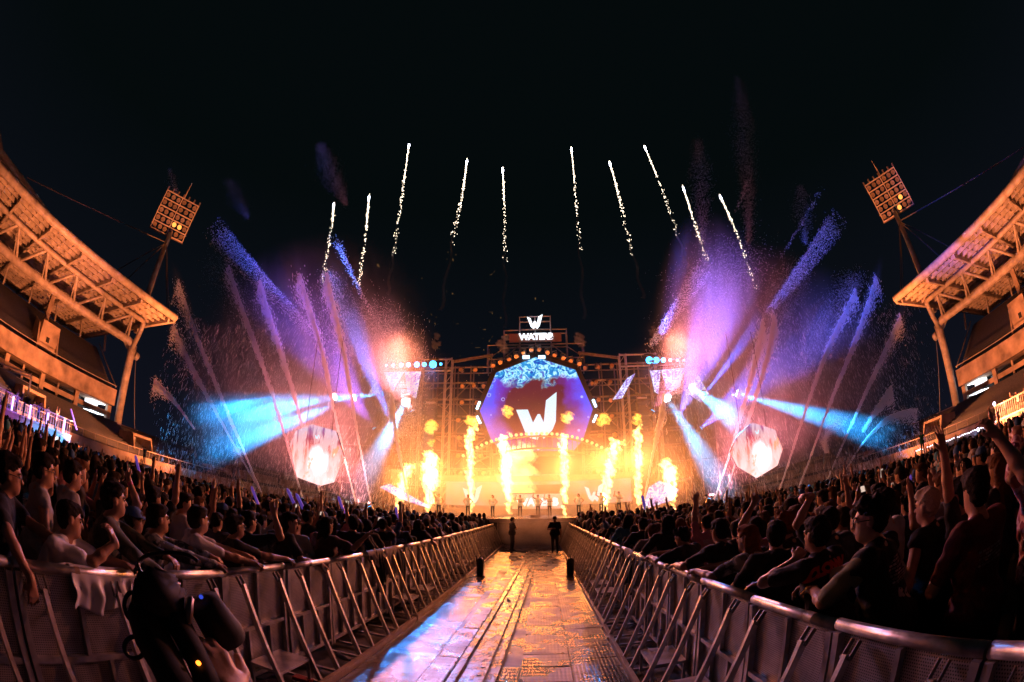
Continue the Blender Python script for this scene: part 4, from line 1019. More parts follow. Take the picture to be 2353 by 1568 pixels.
def objcol_mat(name, rough=0.8, bumpscale=40, bdist=0.01, detail=2, prints=False):
    m = bpy.data.materials.new(name); m.use_nodes = True; nt = m.node_tree; n = nt.nodes; l = nt.links; b = n['Principled BSDF']
    oi = n.new('ShaderNodeObjectInfo'); b.inputs['Roughness'].default_value = rough; b.inputs['Specular IOR Level'].default_value = 0.3
    tc = n.new('ShaderNodeTexCoord'); nz = n.new('ShaderNodeTexNoise'); nz.inputs['Scale'].default_value = 9; nz.inputs['Detail'].default_value = 4; l.new(tc.outputs['Object'], nz.inputs['Vector'])
    hs = n.new('ShaderNodeHueSaturation'); l.new(oi.outputs['Color'], hs.inputs['Color'])
    mr = n.new('ShaderNodeMapRange'); mr.inputs['To Min'].default_value = 0.75; mr.inputs['To Max'].default_value = 1.15; l.new(nz.outputs['Fac'], mr.inputs['Value']); l.new(mr.outputs[0], hs.inputs['Value'])
    src = hs.outputs[0]
    if prints:   # some shirts carry a pale block print on the back
        sx = n.new('ShaderNodeSeparateXYZ'); l.new(tc.outputs['Object'], sx.inputs[0])
        def M(op, a, c=None):
            q = n.new('ShaderNodeMath'); q.operation = op
            for i, v in enumerate((a, c)):
                if v is None: continue
                if isinstance(v, (int, float)): q.inputs[i].default_value = v
                else: l.new(v, q.inputs[i])
            return q.outputs[0]
        bx = M('MULTIPLY', M('LESS_THAN', M('ABSOLUTE', sx.outputs['X']), 0.11), M('LESS_THAN', sx.outputs['Y'], 0.0))
        bz = M('LESS_THAN', M('ABSOLUTE', M('SUBTRACT', sx.outputs['Z'], M('ADD', 1.22, M('MULTIPLY', oi.outputs['Random'], 0.08)))), M('ADD', 0.02, M('MULTIPLY', M('FRACT', M('MULTIPLY', oi.outputs['Random'], 7.3)), 0.08)))
        br = n.new('ShaderNodeTexBrick'); br.inputs['Scale'].default_value = 14; br.inputs['Mortar Size'].default_value = 0.05; br.inputs['Color1'].default_value = (1, 1, 1, 1); br.inputs['Color2'].default_value = (0.1, 0.1, 0.1, 1); br.inputs['Mortar'].default_value = (0, 0, 0, 1)
        cm = n.new('ShaderNodeCombineXYZ'); l.new(sx.outputs['X'], cm.inputs[0]); l.new(sx.outputs['Z'], cm.inputs[1]); l.new(oi.outputs['Random'], cm.inputs[2]); l.new(cm.outputs[0], br.inputs['Vector'])
        on = M('MULTIPLY', M('MULTIPLY', bx, bz), M('GREATER_THAN', M('FRACT', M('MULTIPLY', oi.outputs['Random'], 3.7)), 0.62))
        mx = n.new('ShaderNodeMix'); mx.data_type = 'RGBA'; l.new(M('MULTIPLY', on, br.outputs['Color']), mx.inputs[0]); l.new(src, mx.inputs[6]); mx.inputs[7].default_value = (0.5, 0.48, 0.46, 1); src = mx.outputs[2]
    l.new(src, b.inputs['Base Color'])
    n2 = n.new('ShaderNodeTexNoise'); n2.inputs['Scale'].default_value = bumpscale; n2.inputs['Detail'].default_value = detail; l.new(tc.outputs['Object'], n2.inputs['Vector'])
    bp = n.new('ShaderNodeBump'); bp.inputs['Strength'].default_value = 0.35; bp.inputs['Distance'].default_value = bdist; l.new(n2.outputs['Fac'], bp.inputs['Height']); l.new(bp.outputs[0], b.inputs['Normal'])
    return m
M_CLOTH = objcol_mat('cotton_cloth', 0.85, 10, 0.05, 5, True)
M_SKIN = objcol_mat('skin', 0.42, 50, 0.006, 4)
M_HAIR = objcol_mat('hair', 0.8, 130, 0.03, 3)
M_HAIR.node_tree.nodes['Principled BSDF'].inputs['Specular IOR Level'].default_value = 0.12
M_TROUSER = mat('dark_trousers', (0.02, 0.022, 0.03), 0.8, var=0.4, vscale=10)
M_EYE = mat('dark_eye', (0.01, 0.008, 0.006), 0.15)
M_BROW = mat('dark_brow', (0.015, 0.01, 0.008), 0.7)
def camo_mat(name, c0, c1, c2, sc):
    m = mat(name, c0, 0.85); n = m.node_tree.nodes; l = m.node_tree.links
    tc = n.new('ShaderNodeTexCoord'); nz = n.new('ShaderNodeTexNoise'); nz.inputs['Scale'].default_value = sc; nz.inputs['Detail'].default_value = 2; l.new(tc.outputs['Object'], nz.inputs['Vector'])
    cr = n.new('ShaderNodeValToRGB'); cr.color_ramp.interpolation = 'CONSTANT'; e = cr.color_ramp.elements; e.new(0.5)
    for q, (p, c) in zip(e, ((0, c0), (0.49, c1), (0.58, c2))): q.position = p; q.color = (*c, 1)
    l.new(nz.outputs['Fac'], cr.inputs[0]); l.new(cr.outputs[0], n['Principled BSDF'].inputs['Base Color']); return m
M_CAMO = camo_mat('dark_camouflage', (0.02, 0.028, 0.022), (0.05, 0.06, 0.04), (0.13, 0.11, 0.08), 7)
M_FLORAL = camo_mat('grey_marbled_print', (0.035, 0.045, 0.055), (0.20, 0.23, 0.25), (0.42, 0.43, 0.44), 11)
M_STRIPE = camo_mat('pink_print', (0.45, 0.16, 0.20), (0.75, 0.55, 0.58), (0.25, 0.05, 0.10), 9)

def wrinkle(amp, seed=0.0):
    def f(X, Y, Z):
        return amp * (np.sin(38 * Z + 9 * X + 5 * np.sin(11 * X + seed) + 14 * Y) * np.sin(21 * Z - 17 * Y + 13 * X + seed) + 0.5 * np.sin(60 * Z + 22 * Y + 31 * X + seed))
    return f
def hairnoise(amp):
    def f(X, Y, Z):
        return amp * (np.sin(95 * X + 6 * np.sin(30 * Z + 17 * Y)) * np.sin(80 * Y + 40 * Z + 3 * np.sin(41 * X)) + 0.8 * np.sin(170 * X + 60 * Y + 90 * Z) * np.sin(130 * Z - 70 * Y) + 0.6 * np.sin(33 * X + 47 * Y + 29 * Z))
    return f
def person_meshes(arms, vox=0.012, lean=0.05, turn=0.0, side=0.0, head=(0, 0, 0), girth=1.0, sleeve='short', hair='short', female=False, fine=True, shirt_mat=None, zmin=None, cap=False):
    J = skeleton(lean, turn, side, head)
    sk, sh, hf, pa, cut = person_fields(J, arms, girth, sleeve, hair, female, fine)
    out = {}
    D, lo = sk.grid(vox); out['body'] = np_mesh('body', *nets(D, lo, vox), M_SKIN)
    zc = J['neck'][2]
    D, lo = sh.grid(vox, noise=wrinkle(0.0062, girth * 7 + lean * 9)); out['shirt'] = np_mesh('shirt', *nets(D, lo, vox), shirt_mat or M_CLOTH)
    hv = min(vox, 0.011)
    D, lo = hf.grid(hv, noise=hairnoise(0.0052 if hair != 'curly' else 0.0065), cut=cut); out['hair'] = np_mesh('hair', *nets(D, lo, hv), M_HAIR)
    D, lo = pa.grid(vox * 1.5, zmin=zmin); out['trousers'] = np_mesh('trousers', *nets(D, lo, vox * 1.5), M_TROUSER)
    out['J'] = J; out['arms'] = arms
    HR, hc = J['headR'], J['hc']
    if fine:
        for s in (-1, 1):
            out['eye%+d' % s] = MB().ball(hc + HR @ V(s * 0.032, 0.083, 0.008), 0.011, 8, 6, sc=(1.25, 0.8, 0.65)).mesh('eye', M_EYE, True)
            out['eyebrow%+d' % s] = MB().path([hc + HR @ V(s * x, y, z) for x, y, z in ((0.014, 0.093, 0.029), (0.034, 0.091, 0.035), (0.054, 0.076, 0.029))], 0.0045, 6).mesh('eyebrow', M_BROW, True)
    if cap:
        q = MB(); 
        prof = [(0.0, 0.098), (0.05, 0.092), (0.08, 0.065), (0.094, 0.03), (0.097, 0.0)]
        n_ = 18; vs_ = []; fs_ = []
        for (r, z) in prof:
            for k in range(n_): a = 2 * PI * k / n_; vs_.append(hc + HR @ V(max(r, 0.004) * 0.98 * math.cos(a), -0.015 + max(r, 0.004) * 1.12 * math.sin(a), 0.055 + z))
        for i in range(len(prof) - 1):
            for k in range(n_): fs_.append((i * n_ + k, (i + 1) * n_ + k, (i + 1) * n_ + (k + 1) % n_, i * n_ + (k + 1) % n_))
        fs_.append(tuple(range(n_ - 1, -1, -1)))
        q.add(vs_, fs_)
        br = []
        for k in range(9): a = PI * (0.12 + 0.76 * k / 8); br.append((hc + HR @ V(0.094 * math.cos(a), -0.01 + 0.108 * math.sin(a), 0.06), hc + HR @ V(0.10 * math.cos(a), 0.005 + 0.185 * math.sin(a), 0.045)))
        vs_ = [p for pr in br for p in pr]; vs_ += [p + HR @ V(0, 0, 0.008) for p in vs_]
        m_ = 18; fs_ = []
        for k in range(8): fs_ += [(2 * k, 2 * k + 1, 2 * k + 3, 2 * k + 2), (m_ + 2 * k, m_ + 2 * k + 2, m_ + 2 * k + 3, m_ + 2 * k + 1), (2 * k + 1, m_ + 2 * k + 1, m_ + 2 * k + 3, 2 * k + 3)]
        q.add(vs_, fs_); out['cap'] = q.mesh('cap', M_CLOTH, True)
    return out
SKINS = [(0.42, 0.25, 0.17), (0.36, 0.20, 0.13), (0.48, 0.30, 0.21), (0.30, 0.17, 0.11)]
HAIRC = (0.012, 0.009, 0.008)
def place_person(pm, loc, rz, label, group, shirt=(0.02, 0.02, 0.02), skin=None, hairc=HAIRC, scale=1.0, capc=None, name='person'):
    o = link(name, pm['body'], None, loc); o.rotation_euler = (0, 0, rz); o.scale = (scale,) * 3
    o.color = (*(skin or random.choice(SKINS)), 1)
    for k in ('shirt', 'hair', 'trousers', 'eye-1', 'eye+1', 'eyebrow-1', 'eyebrow+1', 'cap'):
        if k in pm:
            if k == 'hair' and hairc is None: continue
            c = link(k.split('-')[0].split('+')[0], pm[k], o)
            c.color = (*(shirt if k == 'shirt' else hairc if k == 'hair' else (capc or (0.02, 0.02, 0.02))), 1)
    return tag(o, label, 'person', group)
# arm poses, wrist given relative to the shoulder (rel) or absolute in the body's own frame
def A_down(s): return dict(w=(s * 0.10, 0.10, -0.53), rel=1, hint=(s * 0.6, -0.8, 0), n=(-s, 0, 0), curl=0.5)
def A_fold(s): return dict(w=(-s * 0.10, 0.26, -0.22), rel=1, hint=(s * 0.7, 0, -0.7), n=(0, -1, 0), curl=0.7, f=(-s, 0.2, 0))
def A_up(s, out=0.10, fwd=0.12, h=0.52, **k): return dict(dict(w=(s * out, fwd, h), rel=1, hint=(s * 0.8, 0.5, 0), n=(0, 1, 0), curl=0.12, spread=0.9), **k)
def A_half(s, **k): return dict(dict(w=(s * 0.12, 0.26, 0.22), rel=1, hint=(s * 0.6, 0, -0.8), n=(0, 1, 0), curl=0.3, spread=0.6, f=(0, 0.15, 1)), **k)
def A_phone(s): return dict(w=(-s * 0.08, 0.30, 0.20), rel=1, hint=(s * 0.7, 0, -0.7), n=(-s * 0.4, -0.8, 0), curl=0.7, f=(-s * 0.3, 0, 1))
def A_phoneup(s): return dict(w=(s * 0.02, 0.22, 0.48), rel=1, hint=(s * 0.7, 0.3, 0), n=(0, -1, 0), curl=0.6, f=(0, 0.1, 1))
def A_rail(s): return dict(w=(s * 0.16, 0.36, -0.26), rel=1, hint=(s * 0.7, -0.3, -0.7), n=(0, 0, -1), curl=0.6, f=(-s * 0.5, 0.5, -0.3))
# ------------------------------------------------------------------ people at the rails: each posed for its own place
FGPOS = []
def Rz(a): return np.array([[math.cos(a), -math.sin(a), 0], [math.sin(a), math.cos(a), 0], [0, 0, 1]])
def fg(target, rz, label, group, armsW, shirt, lean=0.15, turn=0.0, side=0.0, head=(0, 0, 0), vox=0.011, skin=None, hairc=HAIRC, scale=None, **kw):
    """armsW: per arm either a relative pose dict, or W = world position of the wrist"""
    J = skeleton(lean, turn, side, head); sc = scale or min(1.09, max(0.92, target[2] / J['hc'][2]))
    R = Rz(rz); loc = np.array(target, float) - R @ (J['hc'] * sc)
    dz = loc[2]; loc[2] = 0.0
    arms = {}
    for k in 'rl':
        a = dict(armsW[k])
        if 'W' in a: a['w'] = tuple(R.T @ (np.array(a.pop('W'), float) - loc) / sc); a.pop('rel', None)
        for q in ('f', 'n', 'hint'):
            if q + 'W' in a: a[q] = tuple(R.T @ np.array(a.pop(q + 'W'), float))
        arms[k] = a
    pm = person_meshes(arms, vox, lean, turn, side, head, zmin=0.0, **kw)
    o = place_person(pm, loc, rz, label, group, shirt, skin, hairc, sc)
    FGPOS.append((loc[0], loc[1])); FGPOS.append((target[0], target[1]))
    o['_'] = 0; del o['_']
    return o, pm, R, loc, sc
def add_glasses(o, pm):
    J = pm['J']; HR, hc = J['headR'], J['hc']; q = MB()
    for s in (-1, 1):
        q.path([hc + HR @ V(s * 0.033 + 0.024 * math.cos(t), 0.101 - 0.25 * (0.024 * math.cos(t) * s + 0.01) ** 1 * 0.2, 0.006 + 0.019 * math.sin(t)) for t in [2 * PI * i / 14 for i in range(14)]], 0.0032, 6, closed=True)
        q.path([hc + HR @ V(s * 0.058, 0.098, 0.010), hc + HR @ V(s * 0.082, 0.04, 0.012), hc + HR @ V(s * 0.083, -0.01, 0.008)], 0.003, 6)
    q.path([hc + HR @ V(-0.010, 0.104, 0.010), hc + HR @ V(0.010, 0.104, 0.010)], 0.003, 6)
    link('glasses', q.mesh('glasses', M_BLACK, True), o)
def add_print(o, pm, txt, size, pos, up, m, name='print', off=0.01, rot=0.0):
    """lettering pressed on to the back of the shirt: pos/up in the body's frame"""
    me = pm['shirt']; bv = BVHTree.FromPolygons([v.co.copy() for v in me.vertices], [tuple(p.vertices) for p in me.polygons])
    tm = text_mesh(txt, size, 0.0, off) if isinstance(txt, str) else txt
    bm = bmesh.new(); bm.from_mesh(tm)
    for _ in range(2): bmesh.ops.subdivide_edges(bm, edges=[e for e in bm.edges if e.calc_length() > size * 0.12], cuts=1)
    RT = pm['J']['RT']; base = pm['J']['chest'] + RT @ V(*pos)
    for v in bm.verts:
        # letters are laid out x right, z up as seen from behind: behind-view right is +x of the body
        p = base + RT @ (roty(rot) @ V(v.co.x, 0, v.co.z)); d = RT @ V(0, 1, 0)
        h = bv.ray_cast(Vector(p - d * 0.6), Vector(d))
        if h[0] is not None: v.co = h[0] + h[1] * 0.006 if h[1].dot(Vector(d)) < 0 else h[0] - Vector(d) * 0.006
        else: v.co = Vector(p)
    bad = [f for f in bm.faces if max(e.calc_length() for e in f.edges) > size * 0.6]
    bmesh.ops.delete(bm, geom=bad, context='FACES')
    out = bpy.data.meshes.new(name); bm.to_mesh(out); bm.free(); out.materials.clear(); out.materials.append(m)
    link(name, out, o)
GL, GR = 'people leaning on the left barricade', 'people leaning on the right barricade'
SK1, SK2 = SKINS[0], SKINS[1]
DOWN = {'r': A_down(1), 'l': A_down(-1)}
RL = -2.58; RR = 1.47
# left rail
o, pm, *_ = fg((-3.08, 1.00, 1.63), -0.45, 'man in black tee and glasses, forearm hanging over the left rail at the frame edge', GL,
   {'r': dict(W=(-2.47, 0.93, 1.16), nW=(-1, 0, 0), fW=(0.05, 0.0, -1), hintW=(0.3, -0.5, 0.6), curl=0.35), 'l': dict(W=(-2.62, 1.42, 1.30), hintW=(0, 0, -1), nW=(0, 0, -1), curl=0.6)}, (0.015, 0.015, 0.017), lean=0.25, head=(0.05, 0.1, 0), skin=SK2)
add_glasses(o, pm)
o, pm, *_ = fg((-3.62, 1.55, 1.68), -0.2, 'man in grey sleeveless top and glasses behind the leaning white tee', GL, DOWN, (0.36, 0.36, 0.38), sleeve='none', head=(0.0, -0.1, 0), skin=SK1)
add_glasses(o, pm)
o, pm, *_ = fg((-3.95, 2.05, 1.68), -0.15, 'man in pale top with dark strap, face turned to the stage, behind the camouflage jacket', GL, DOWN, (0.30, 0.31, 0.33), head=(0.05, 0.0, 0), skin=SK1)
o, pm, *_ = fg((-2.86, 1.47, 1.43), -0.75, 'young man in white tee slumped on the left rail, head propped on his hand', GL,
   {'r': dict(W=(-2.58, 1.72, 1.42), hintW=(0.75, -0.3, -1.0), fW=(-0.35, -0.35, 1), nW=(-0.8, -0.5, 0), curl=0.6), 'l': dict(W=(-2.58, 1.80, 1.27), hintW=(-0.3, 0.6, -0.3), nW=(0, 0, -1), curl=0.5)}, (0.8, 0.79, 0.80), lean=0.55, head=(0.1, 0.45, -0.15), skin=SK2, scale=0.97)
o, pm, *_ = fg((-3.05, 2.02, 1.65), -0.55, 'man in dark camouflage jacket resting both forearms on the left rail', GL,
   {'r': dict(W=(-2.52, 2.18, 1.20), hintW=(0.3, -0.8, 0.2), nW=(0, 0, -1), fW=(0.6, 0.6, -0.5), curl=0.6), 'l': dict(W=(-2.56, 2.40, 1.28), hintW=(-0.2, 0.6, -0.3), nW=(0, 0, -1), curl=0.6)}, (0.03, 0.03, 0.03), lean=0.38, head=(-0.08, 0.2, 0), sleeve='long', shirt_mat=M_CAMO, skin=SK1, girth=1.06)
o, pm, *_ = fg((-3.0, 2.50, 1.56), -0.6, 'man in grey marbled print shirt, fist on the left rail', GL,
   {'r': dict(W=(-2.50, 2.98, 1.25), hintW=(0.4, -0.6, -0.2), nW=(0, 0, -1), curl=1.1), 'l': dict(W=(-2.6, 3.0, 1.3), hintW=(-0.3, 0.6, -0.3), nW=(0, 0, -1), curl=0.7)}, (0.2, 0.2, 0.2), lean=0.42, head=(-0.1, 0.3, 0), sleeve='long', shirt_mat=M_FLORAL, skin=SK2)
o, pm, *_ = fg((-3.02, 3.06, 1.59), -0.6, 'man in plain grey tee with short hair, arm stretched along the left rail', GL,
   {'r': dict(W=(-2.48, 3.52, 1.24), hintW=(0.4, -0.6, -0.2), nW=(0, 0, -1), curl=1.1), 'l': dict(W=(-2.6, 3.5, 1.3), hintW=(-0.3, 0.6, -0.3), nW=(0, 0, -1), curl=0.7)}, (0.62, 0.61, 0.62), lean=0.42, head=(-0.1, 0.35, 0), skin=SK1)
o, pm, *_ = fg((-2.98, 3.60, 1.56), -0.5, 'broad man in black tee with glasses beside the plain grey tee at the left rail', GL,
   {'r': dict(W=(-2.55, 4.0, 1.28), hintW=(0.4, -0.6, -0.4), nW=(0, 0, -1), curl=0.8), 'l': dict(w=(0.1, 0.28, -0.2), rel=1, hint=(-0.7, 0, -0.7))}, (0.014, 0.014, 0.015), lean=0.3, head=(-0.05, 0.15, 0), skin=SK2, girth=1.12)
add_glasses(o, pm)
o, pm, *_ = fg((-3.15, 4.05, 1.60), -0.2, 'person in dark tee raising a bare forearm at the left rail', GL,
   {'r': dict(w=(0.10, 0.18, 0.34), rel=1, hint=(0.6, 0.2, -0.8), n=(0, 1, 0), curl=0.2, spread=0.5), 'l': A_down(-1)}, (0.02, 0.02, 0.025), skin=SK1)
o, pm, *_ = fg((-3.02, 4.75, 1.63), -0.7, 'long-haired woman in dark top looking over the left rail', GL,
   {'r': A_rail(1), 'l': A_rail(-1)}, (0.03, 0.03, 0.035), lean=0.15, head=(0.15, -0.2, 0), hair='long', female=True, skin=SK1)
o, pm, *_ = fg((-3.0, 5.75, 1.60), -0.3, 'long-haired woman stretching one arm across her neighbour at the left rail', GL,
   {'r': dict(w=(0.35, 0.30, 0.12), rel=1, hint=(0.3, 0, -1), n=(0, 0, -1), curl=0.3), 'l': A_rail(-1)}, (0.10, 0.06, 0.05), lean=0.1, hair='long', female=True, skin=SK1)
o, pm, *_ = fg((-4.0, 2.62, 1.62), -0.1, 'person with pink wristband raising one finger behind the marbled shirt', 'people with raised arms left of the walkway',
   {'r': A_up(1, 0.02, 0.14, 0.36, point=True, curl=1.2), 'l': A_down(-1)}, (0.02, 0.02, 0.02), skin=SK1)
w_ = pm['arms']['r']; d_ = unit(w_['_wr'] - w_['_el']); link('wristband', MB().tube(w_['_wr'] - d_ * 0.06, w_['_wr'] - d_ * 0.03, 0.033, n=12).mesh('wristband', mat('pink_band', (0.7, 0.12, 0.3), 0.5), True), o)

# right rail
M_PRED = mat('red_print', (0.62, 0.02, 0.015), 0.6); M_PWHITE = mat('white_print', (0.8, 0.8, 0.8), 0.6); M_PGREY = mat('grey_print', (0.35, 0.36, 0.37), 0.6)
o, pm, *_ = fg((1.88, 2.0, 1.68), 0.42, 'big young man in glasses and olive-sleeved black raglan tee leaning on the right rail', GR,
   {'l': dict(W=(1.64, 2.28, 1.29), hintW=(-1.0, -0.35, -0.6), nW=(0, 0, -1), curl=0.6), 'r': dict(W=(1.75, 2.50, 1.28), hintW=(0.8, 0, -0.6), nW=(0, 0, -1), curl=0.6)}, (0.012, 0.013, 0.013), lean=0.30, head=(0.0, 0.35, 0), hair='curly', skin=SKINS[2], girth=1.08, vox=0.010)
add_glasses(o, pm)
_sl = Field(); A_ = pm['arms']['l']; _sl.cap(pm['J']['shl'], pm['J']['shl'] + (A_['_el'] - pm['J']['shl']) * 0.86, 0.078, 0.066, 0.03)
_D, _lo = _sl.grid(0.011, noise=wrinkle(0.005, 3)); link('sleeve', np_mesh('sleeve', *nets(_D, _lo, 0.011), mat('olive_cloth', (0.20, 0.20, 0.10), 0.85, var=0.3, vscale=12)), o)
add_print(o, pm, 'r. O', 0.08, (0.0, 0, -0.14), None, M_PGREY, rot=0.5)
add_print(o, pm, 'WORLD', 0.055, (0.10, 0, -0.08), None, mat('faint_print', (0.05, 0.055, 0.06), 0.6), rot=0.5) if False else None
o, pm, *_ = fg((1.84, 2.55, 1.61), 0.30, 'man in black jersey with red CLOWN lettering, elbow out over the right rail', GR,
   {'l': dict(W=(1.70, 2.62, 1.46), hintW=(-1.0, -0.25, -0.5), fW=(0.7, 0.2, 0.5), nW=(0.5, 0.5, 0), curl=0.9), 'r': dict(W=(1.6, 2.95, 1.28), hintW=(0.8, 0, -0.6), nW=(0, 0, -1))}, (0.014, 0.010, 0.010), lean=0.28, head=(0.0, -0.15, 0), skin=SK2, girth=1.04, vox=0.010)
add_print(o, pm, 'CLOWN', 0.10, (-0.03, 0, 0.10), None, M_PRED, off=0.008)
nb = pm['J']['neck']; link('collar', MB().path([nb + pm['J']['RT'] @ V(0.078 * math.cos(t), 0.005 + 0.07 * math.sin(t), -0.012 + 0.012 * math.sin(t)) for t in [2 * PI * i / 18 for i in range(18)]], 0.014, 8, closed=True).mesh('collar', mat('pink_white_collar', (0.62, 0.5, 0.52), 0.8), True), o)
o, pm, *_ = fg((2.2, 3.55, 1.62), 0.1, 'person with reddish fuzzy hair behind the long-haired woman at the right rail', GR, DOWN, (0.03, 0.02, 0.02), hair='curly', hairc=(0.10, 0.03, 0.01), skin=SK1)
o, pm, *_ = fg((1.86, 3.72, 1.56), 0.5, 'woman with copper long hair and patterned tee, forearms on the right rail', GR,
   {'l': dict(W=(1.46, 4.0, 1.28), hintW=(-0.8, -0.4, -0.6), nW=(0, 0, -1), curl=0.6), 'r': dict(W=(1.62, 4.15, 1.28), hintW=(0.8, 0, -0.6), nW=(0, 0, -1))}, (0.2, 0.2, 0.25), lean=0.38, head=(0.0, 0.0, 0), hair='long', hairc=(0.16, 0.045, 0.012), female=True, shirt_mat=M_FLORAL, skin=SK1)
o, pm, *_ = fg((1.84, 4.35, 1.62), 0.35, 'man in black tee with white JOHN print on his back at the right rail', GR,
   {'l': dict(W=(1.44, 4.62, 1.28), hintW=(-0.9, -0.4, -0.4), nW=(0, 0, -1), curl=0.6), 'r': dict(W=(1.7, 4.85, 1.28), hintW=(0.8, 0, -0.6), nW=(0, 0, -1))}, (0.014, 0.013, 0.014), lean=0.32, head=(0.05, -0.1, 0), skin=SK2, girth=1.08, vox=0.010)
add_print(o, pm, 'JOHN AMA', 0.052, (0.0, 0, -0.03), None, M_PWHITE)
add_print(o, pm, MB().rng(-0.12, 0.12, 0, 0.0005, 0.0, 0.035).mesh('bar', M_PWHITE), 0.09, (0.0, 0, 0.02), None, M_PWHITE, name='print_bar')
add_print(o, pm, 'A VIET', 0.05, (0.0, 0, -0.10), None, M_PGREY) if False else None
o, pm, *_ = fg((1.82, 5.6, 1.50), 0.55, 'boy with mop of hair in dark tee bending low over the right rail', GR,
   {'l': dict(W=(1.44, 5.75, 1.26), hintW=(-0.9, -0.4, -0.4), nW=(0, 0, -1), curl=0.6), 'r': dict(W=(1.5, 6.05, 1.27), hintW=(0.8, 0, -0.6), nW=(0, 0, -1))}, (0.03, 0.03, 0.035), lean=0.5, head=(0.25, 0.1, 0), hair='curly', skin=SK1)
o, pm, *_ = fg((2.62, 2.10, 1.60), 0.05, 'blond crop-haired person in black sleeveless top behind the glasses man', GR, DOWN, (0.02, 0.02, 0.02), sleeve='none', hairc=(0.40, 0.34, 0.26), head=(0, 0.1, 0), skin=SKINS[2])
o, pm, *_ = fg((2.62, 2.62, 1.66), 0.25, 'man in loose grey-white tee with glasses deep in the right crowd', GR, DOWN, (0.46, 0.46, 0.48), head=(0.0, 0.2, 0), skin=SK1)
add_glasses(o, pm)
GU = 'people with raised arms right of the walkway'
o, pm, *_ = fg((2.55, 0.92, 1.66), 0.1, 'person at the right frame edge with one long bare arm thrust up', GU,
   {'l': dict(W=(2.20, 1.15, 1.93), hintW=(-0.6, -0.5, -0.4), nW=(0, 1, 0), curl=0.5), 'r': A_up(1)}, (0.015, 0.015, 0.02), skin=SK1)
o, pm, *_ = fg((2.75, 1.85, 1.60), 0.2, 'dark-haired person waving a bare left arm above the right crowd', GU,
   {'l': dict(W=(2.42, 1.75, 2.0), hintW=(-0.8, 0, -0.4), nW=(0, 1, 0), curl=0.2, spread=0.8), 'r': A_down(1)}, (0.02, 0.02, 0.02), skin=SK1)
o, pm, *_ = fg((3.0, 1.30, 1.64), 0.3, 'person in pink printed top with hands clasped over the head at right', GU,
   {'l': dict(w=(0.06, 0.10, 0.40), rel=1, hint=(-0.9, 0.3, 0), n=(1, 0, 0), curl=0.7), 'r': dict(w=(-0.10, 0.10, 0.38), rel=1, hint=(0.9, 0.3, 0), n=(-1, 0, 0), curl=0.7)}, (0.3, 0.1, 0.12), shirt_mat=M_STRIPE, sleeve='long', skin=SK1)
o, pm, *_ = fg((2.28, 4.35, 1.58), 0.05, 'person punching a fist up beside the black print tee on the right', GU,
   {'l': dict(W=(2.22, 4.25, 1.86), hintW=(-0.7, -0.2, -0.6), nW=(0, 1, 0), curl=1.2), 'r': A_down(1)}, (0.45, 0.2, 0.26), skin=SK1)
o, pm, *_ = fg((2.45, 6.3, 1.60), 0.05, 'person in pink tee spreading fingers of a raised hand right of the walkway', GU,
   {'l': dict(W=(2.30, 6.35, 1.98), hintW=(-0.6, 0.2, -0.6), nW=(0, 1, 0), curl=0.1, spread=1.2), 'r': A_down(1)}, (0.5, 0.2, 0.25), skin=SK1)
o, pm, *_ = fg((2.42, 3.15, 1.60), 0.0, 'person holding a bent forearm and fist high beside the CLOWN jersey', GU,
   {'l': dict(W=(2.28, 3.22, 1.86), hintW=(-0.6, 0.2, -0.6), fW=(-0.8, 0, 0.2), nW=(0, 0, -1), curl=0.9), 'r': A_down(1)}, (0.03, 0.03, 0.03), skin=SK1)

# ------------------------------------------------------------------ the packed crowd: a dozen builds, hundreds of individuals
ARCH = []
def arch(desc, weight, arms, **kw):
    kw.setdefault('vox', 0.0155); kw.setdefault('fine', False)
    ARCH.append((desc, weight, person_meshes(arms, **kw)))
arch('', 5, {'r': A_down(1), 'l': A_down(-1)}, head=(0.0, 0.15, 0))
arch('', 4, {'r': A_fold(1), 'l': A_fold(-1)}, head=(0.05, -0.2, 0), lean=0.1, girth=1.08)
arch('', 3, {'r': A_down(1), 'l': A_fold(-1)}, hair='long', female=True, girth=0.92)
arch('', 2, {'r': A_fold(1), 'l': A_down(-1)}, hair='bun', female=True, girth=0.92, sleeve='none')
arch(' with raised arm', 0.9, {'r': A_up(1), 'l': A_down(-1)}, head=(-0.1, 0, 0))
arch(' with raised arm', 0.6, {'r': A_down(1), 'l': A_up(-1, 0.16, 0.02, 0.50)}, head=(-0.1, 0, 0), hair='curly')
arch(' with both arms up', 0.3, {'r': A_up(1, 0.12), 'l': A_up(-1, 0.2, 0.1, 0.46)}, head=(-0.15, 0, 0), sleeve='none')
arch(' filming', 0.9, {'r': A_phone(1), 'l': A_phone(-1)}, girth=1.0)
arch(' filming overhead', 0.4, {'r': A_phoneup(1), 'l': A_fold(-1)}, hair='long', female=True, girth=0.92)
arch(' wearing a cap', 1.6, {'r': A_down(1), 'l': A_half(-1)}, cap=True, girth=1.05)
arch(' clapping', 0.9, {'r': A_half(1), 'l': A_half(-1, spread=0.4)}, sleeve='short')
arch(' leaning on the rail', 0, {'r': A_rail(1), 'l': A_rail(-1)}, lean=0.3, head=(-0.2, 0.1, 0))
arch(' leaning on the rail', 0, {'r': A_rail(1), 'l': A_rail(-1)}, lean=0.22, head=(-0.1, 0.1, 0), hair='long', female=True, girth=0.92)
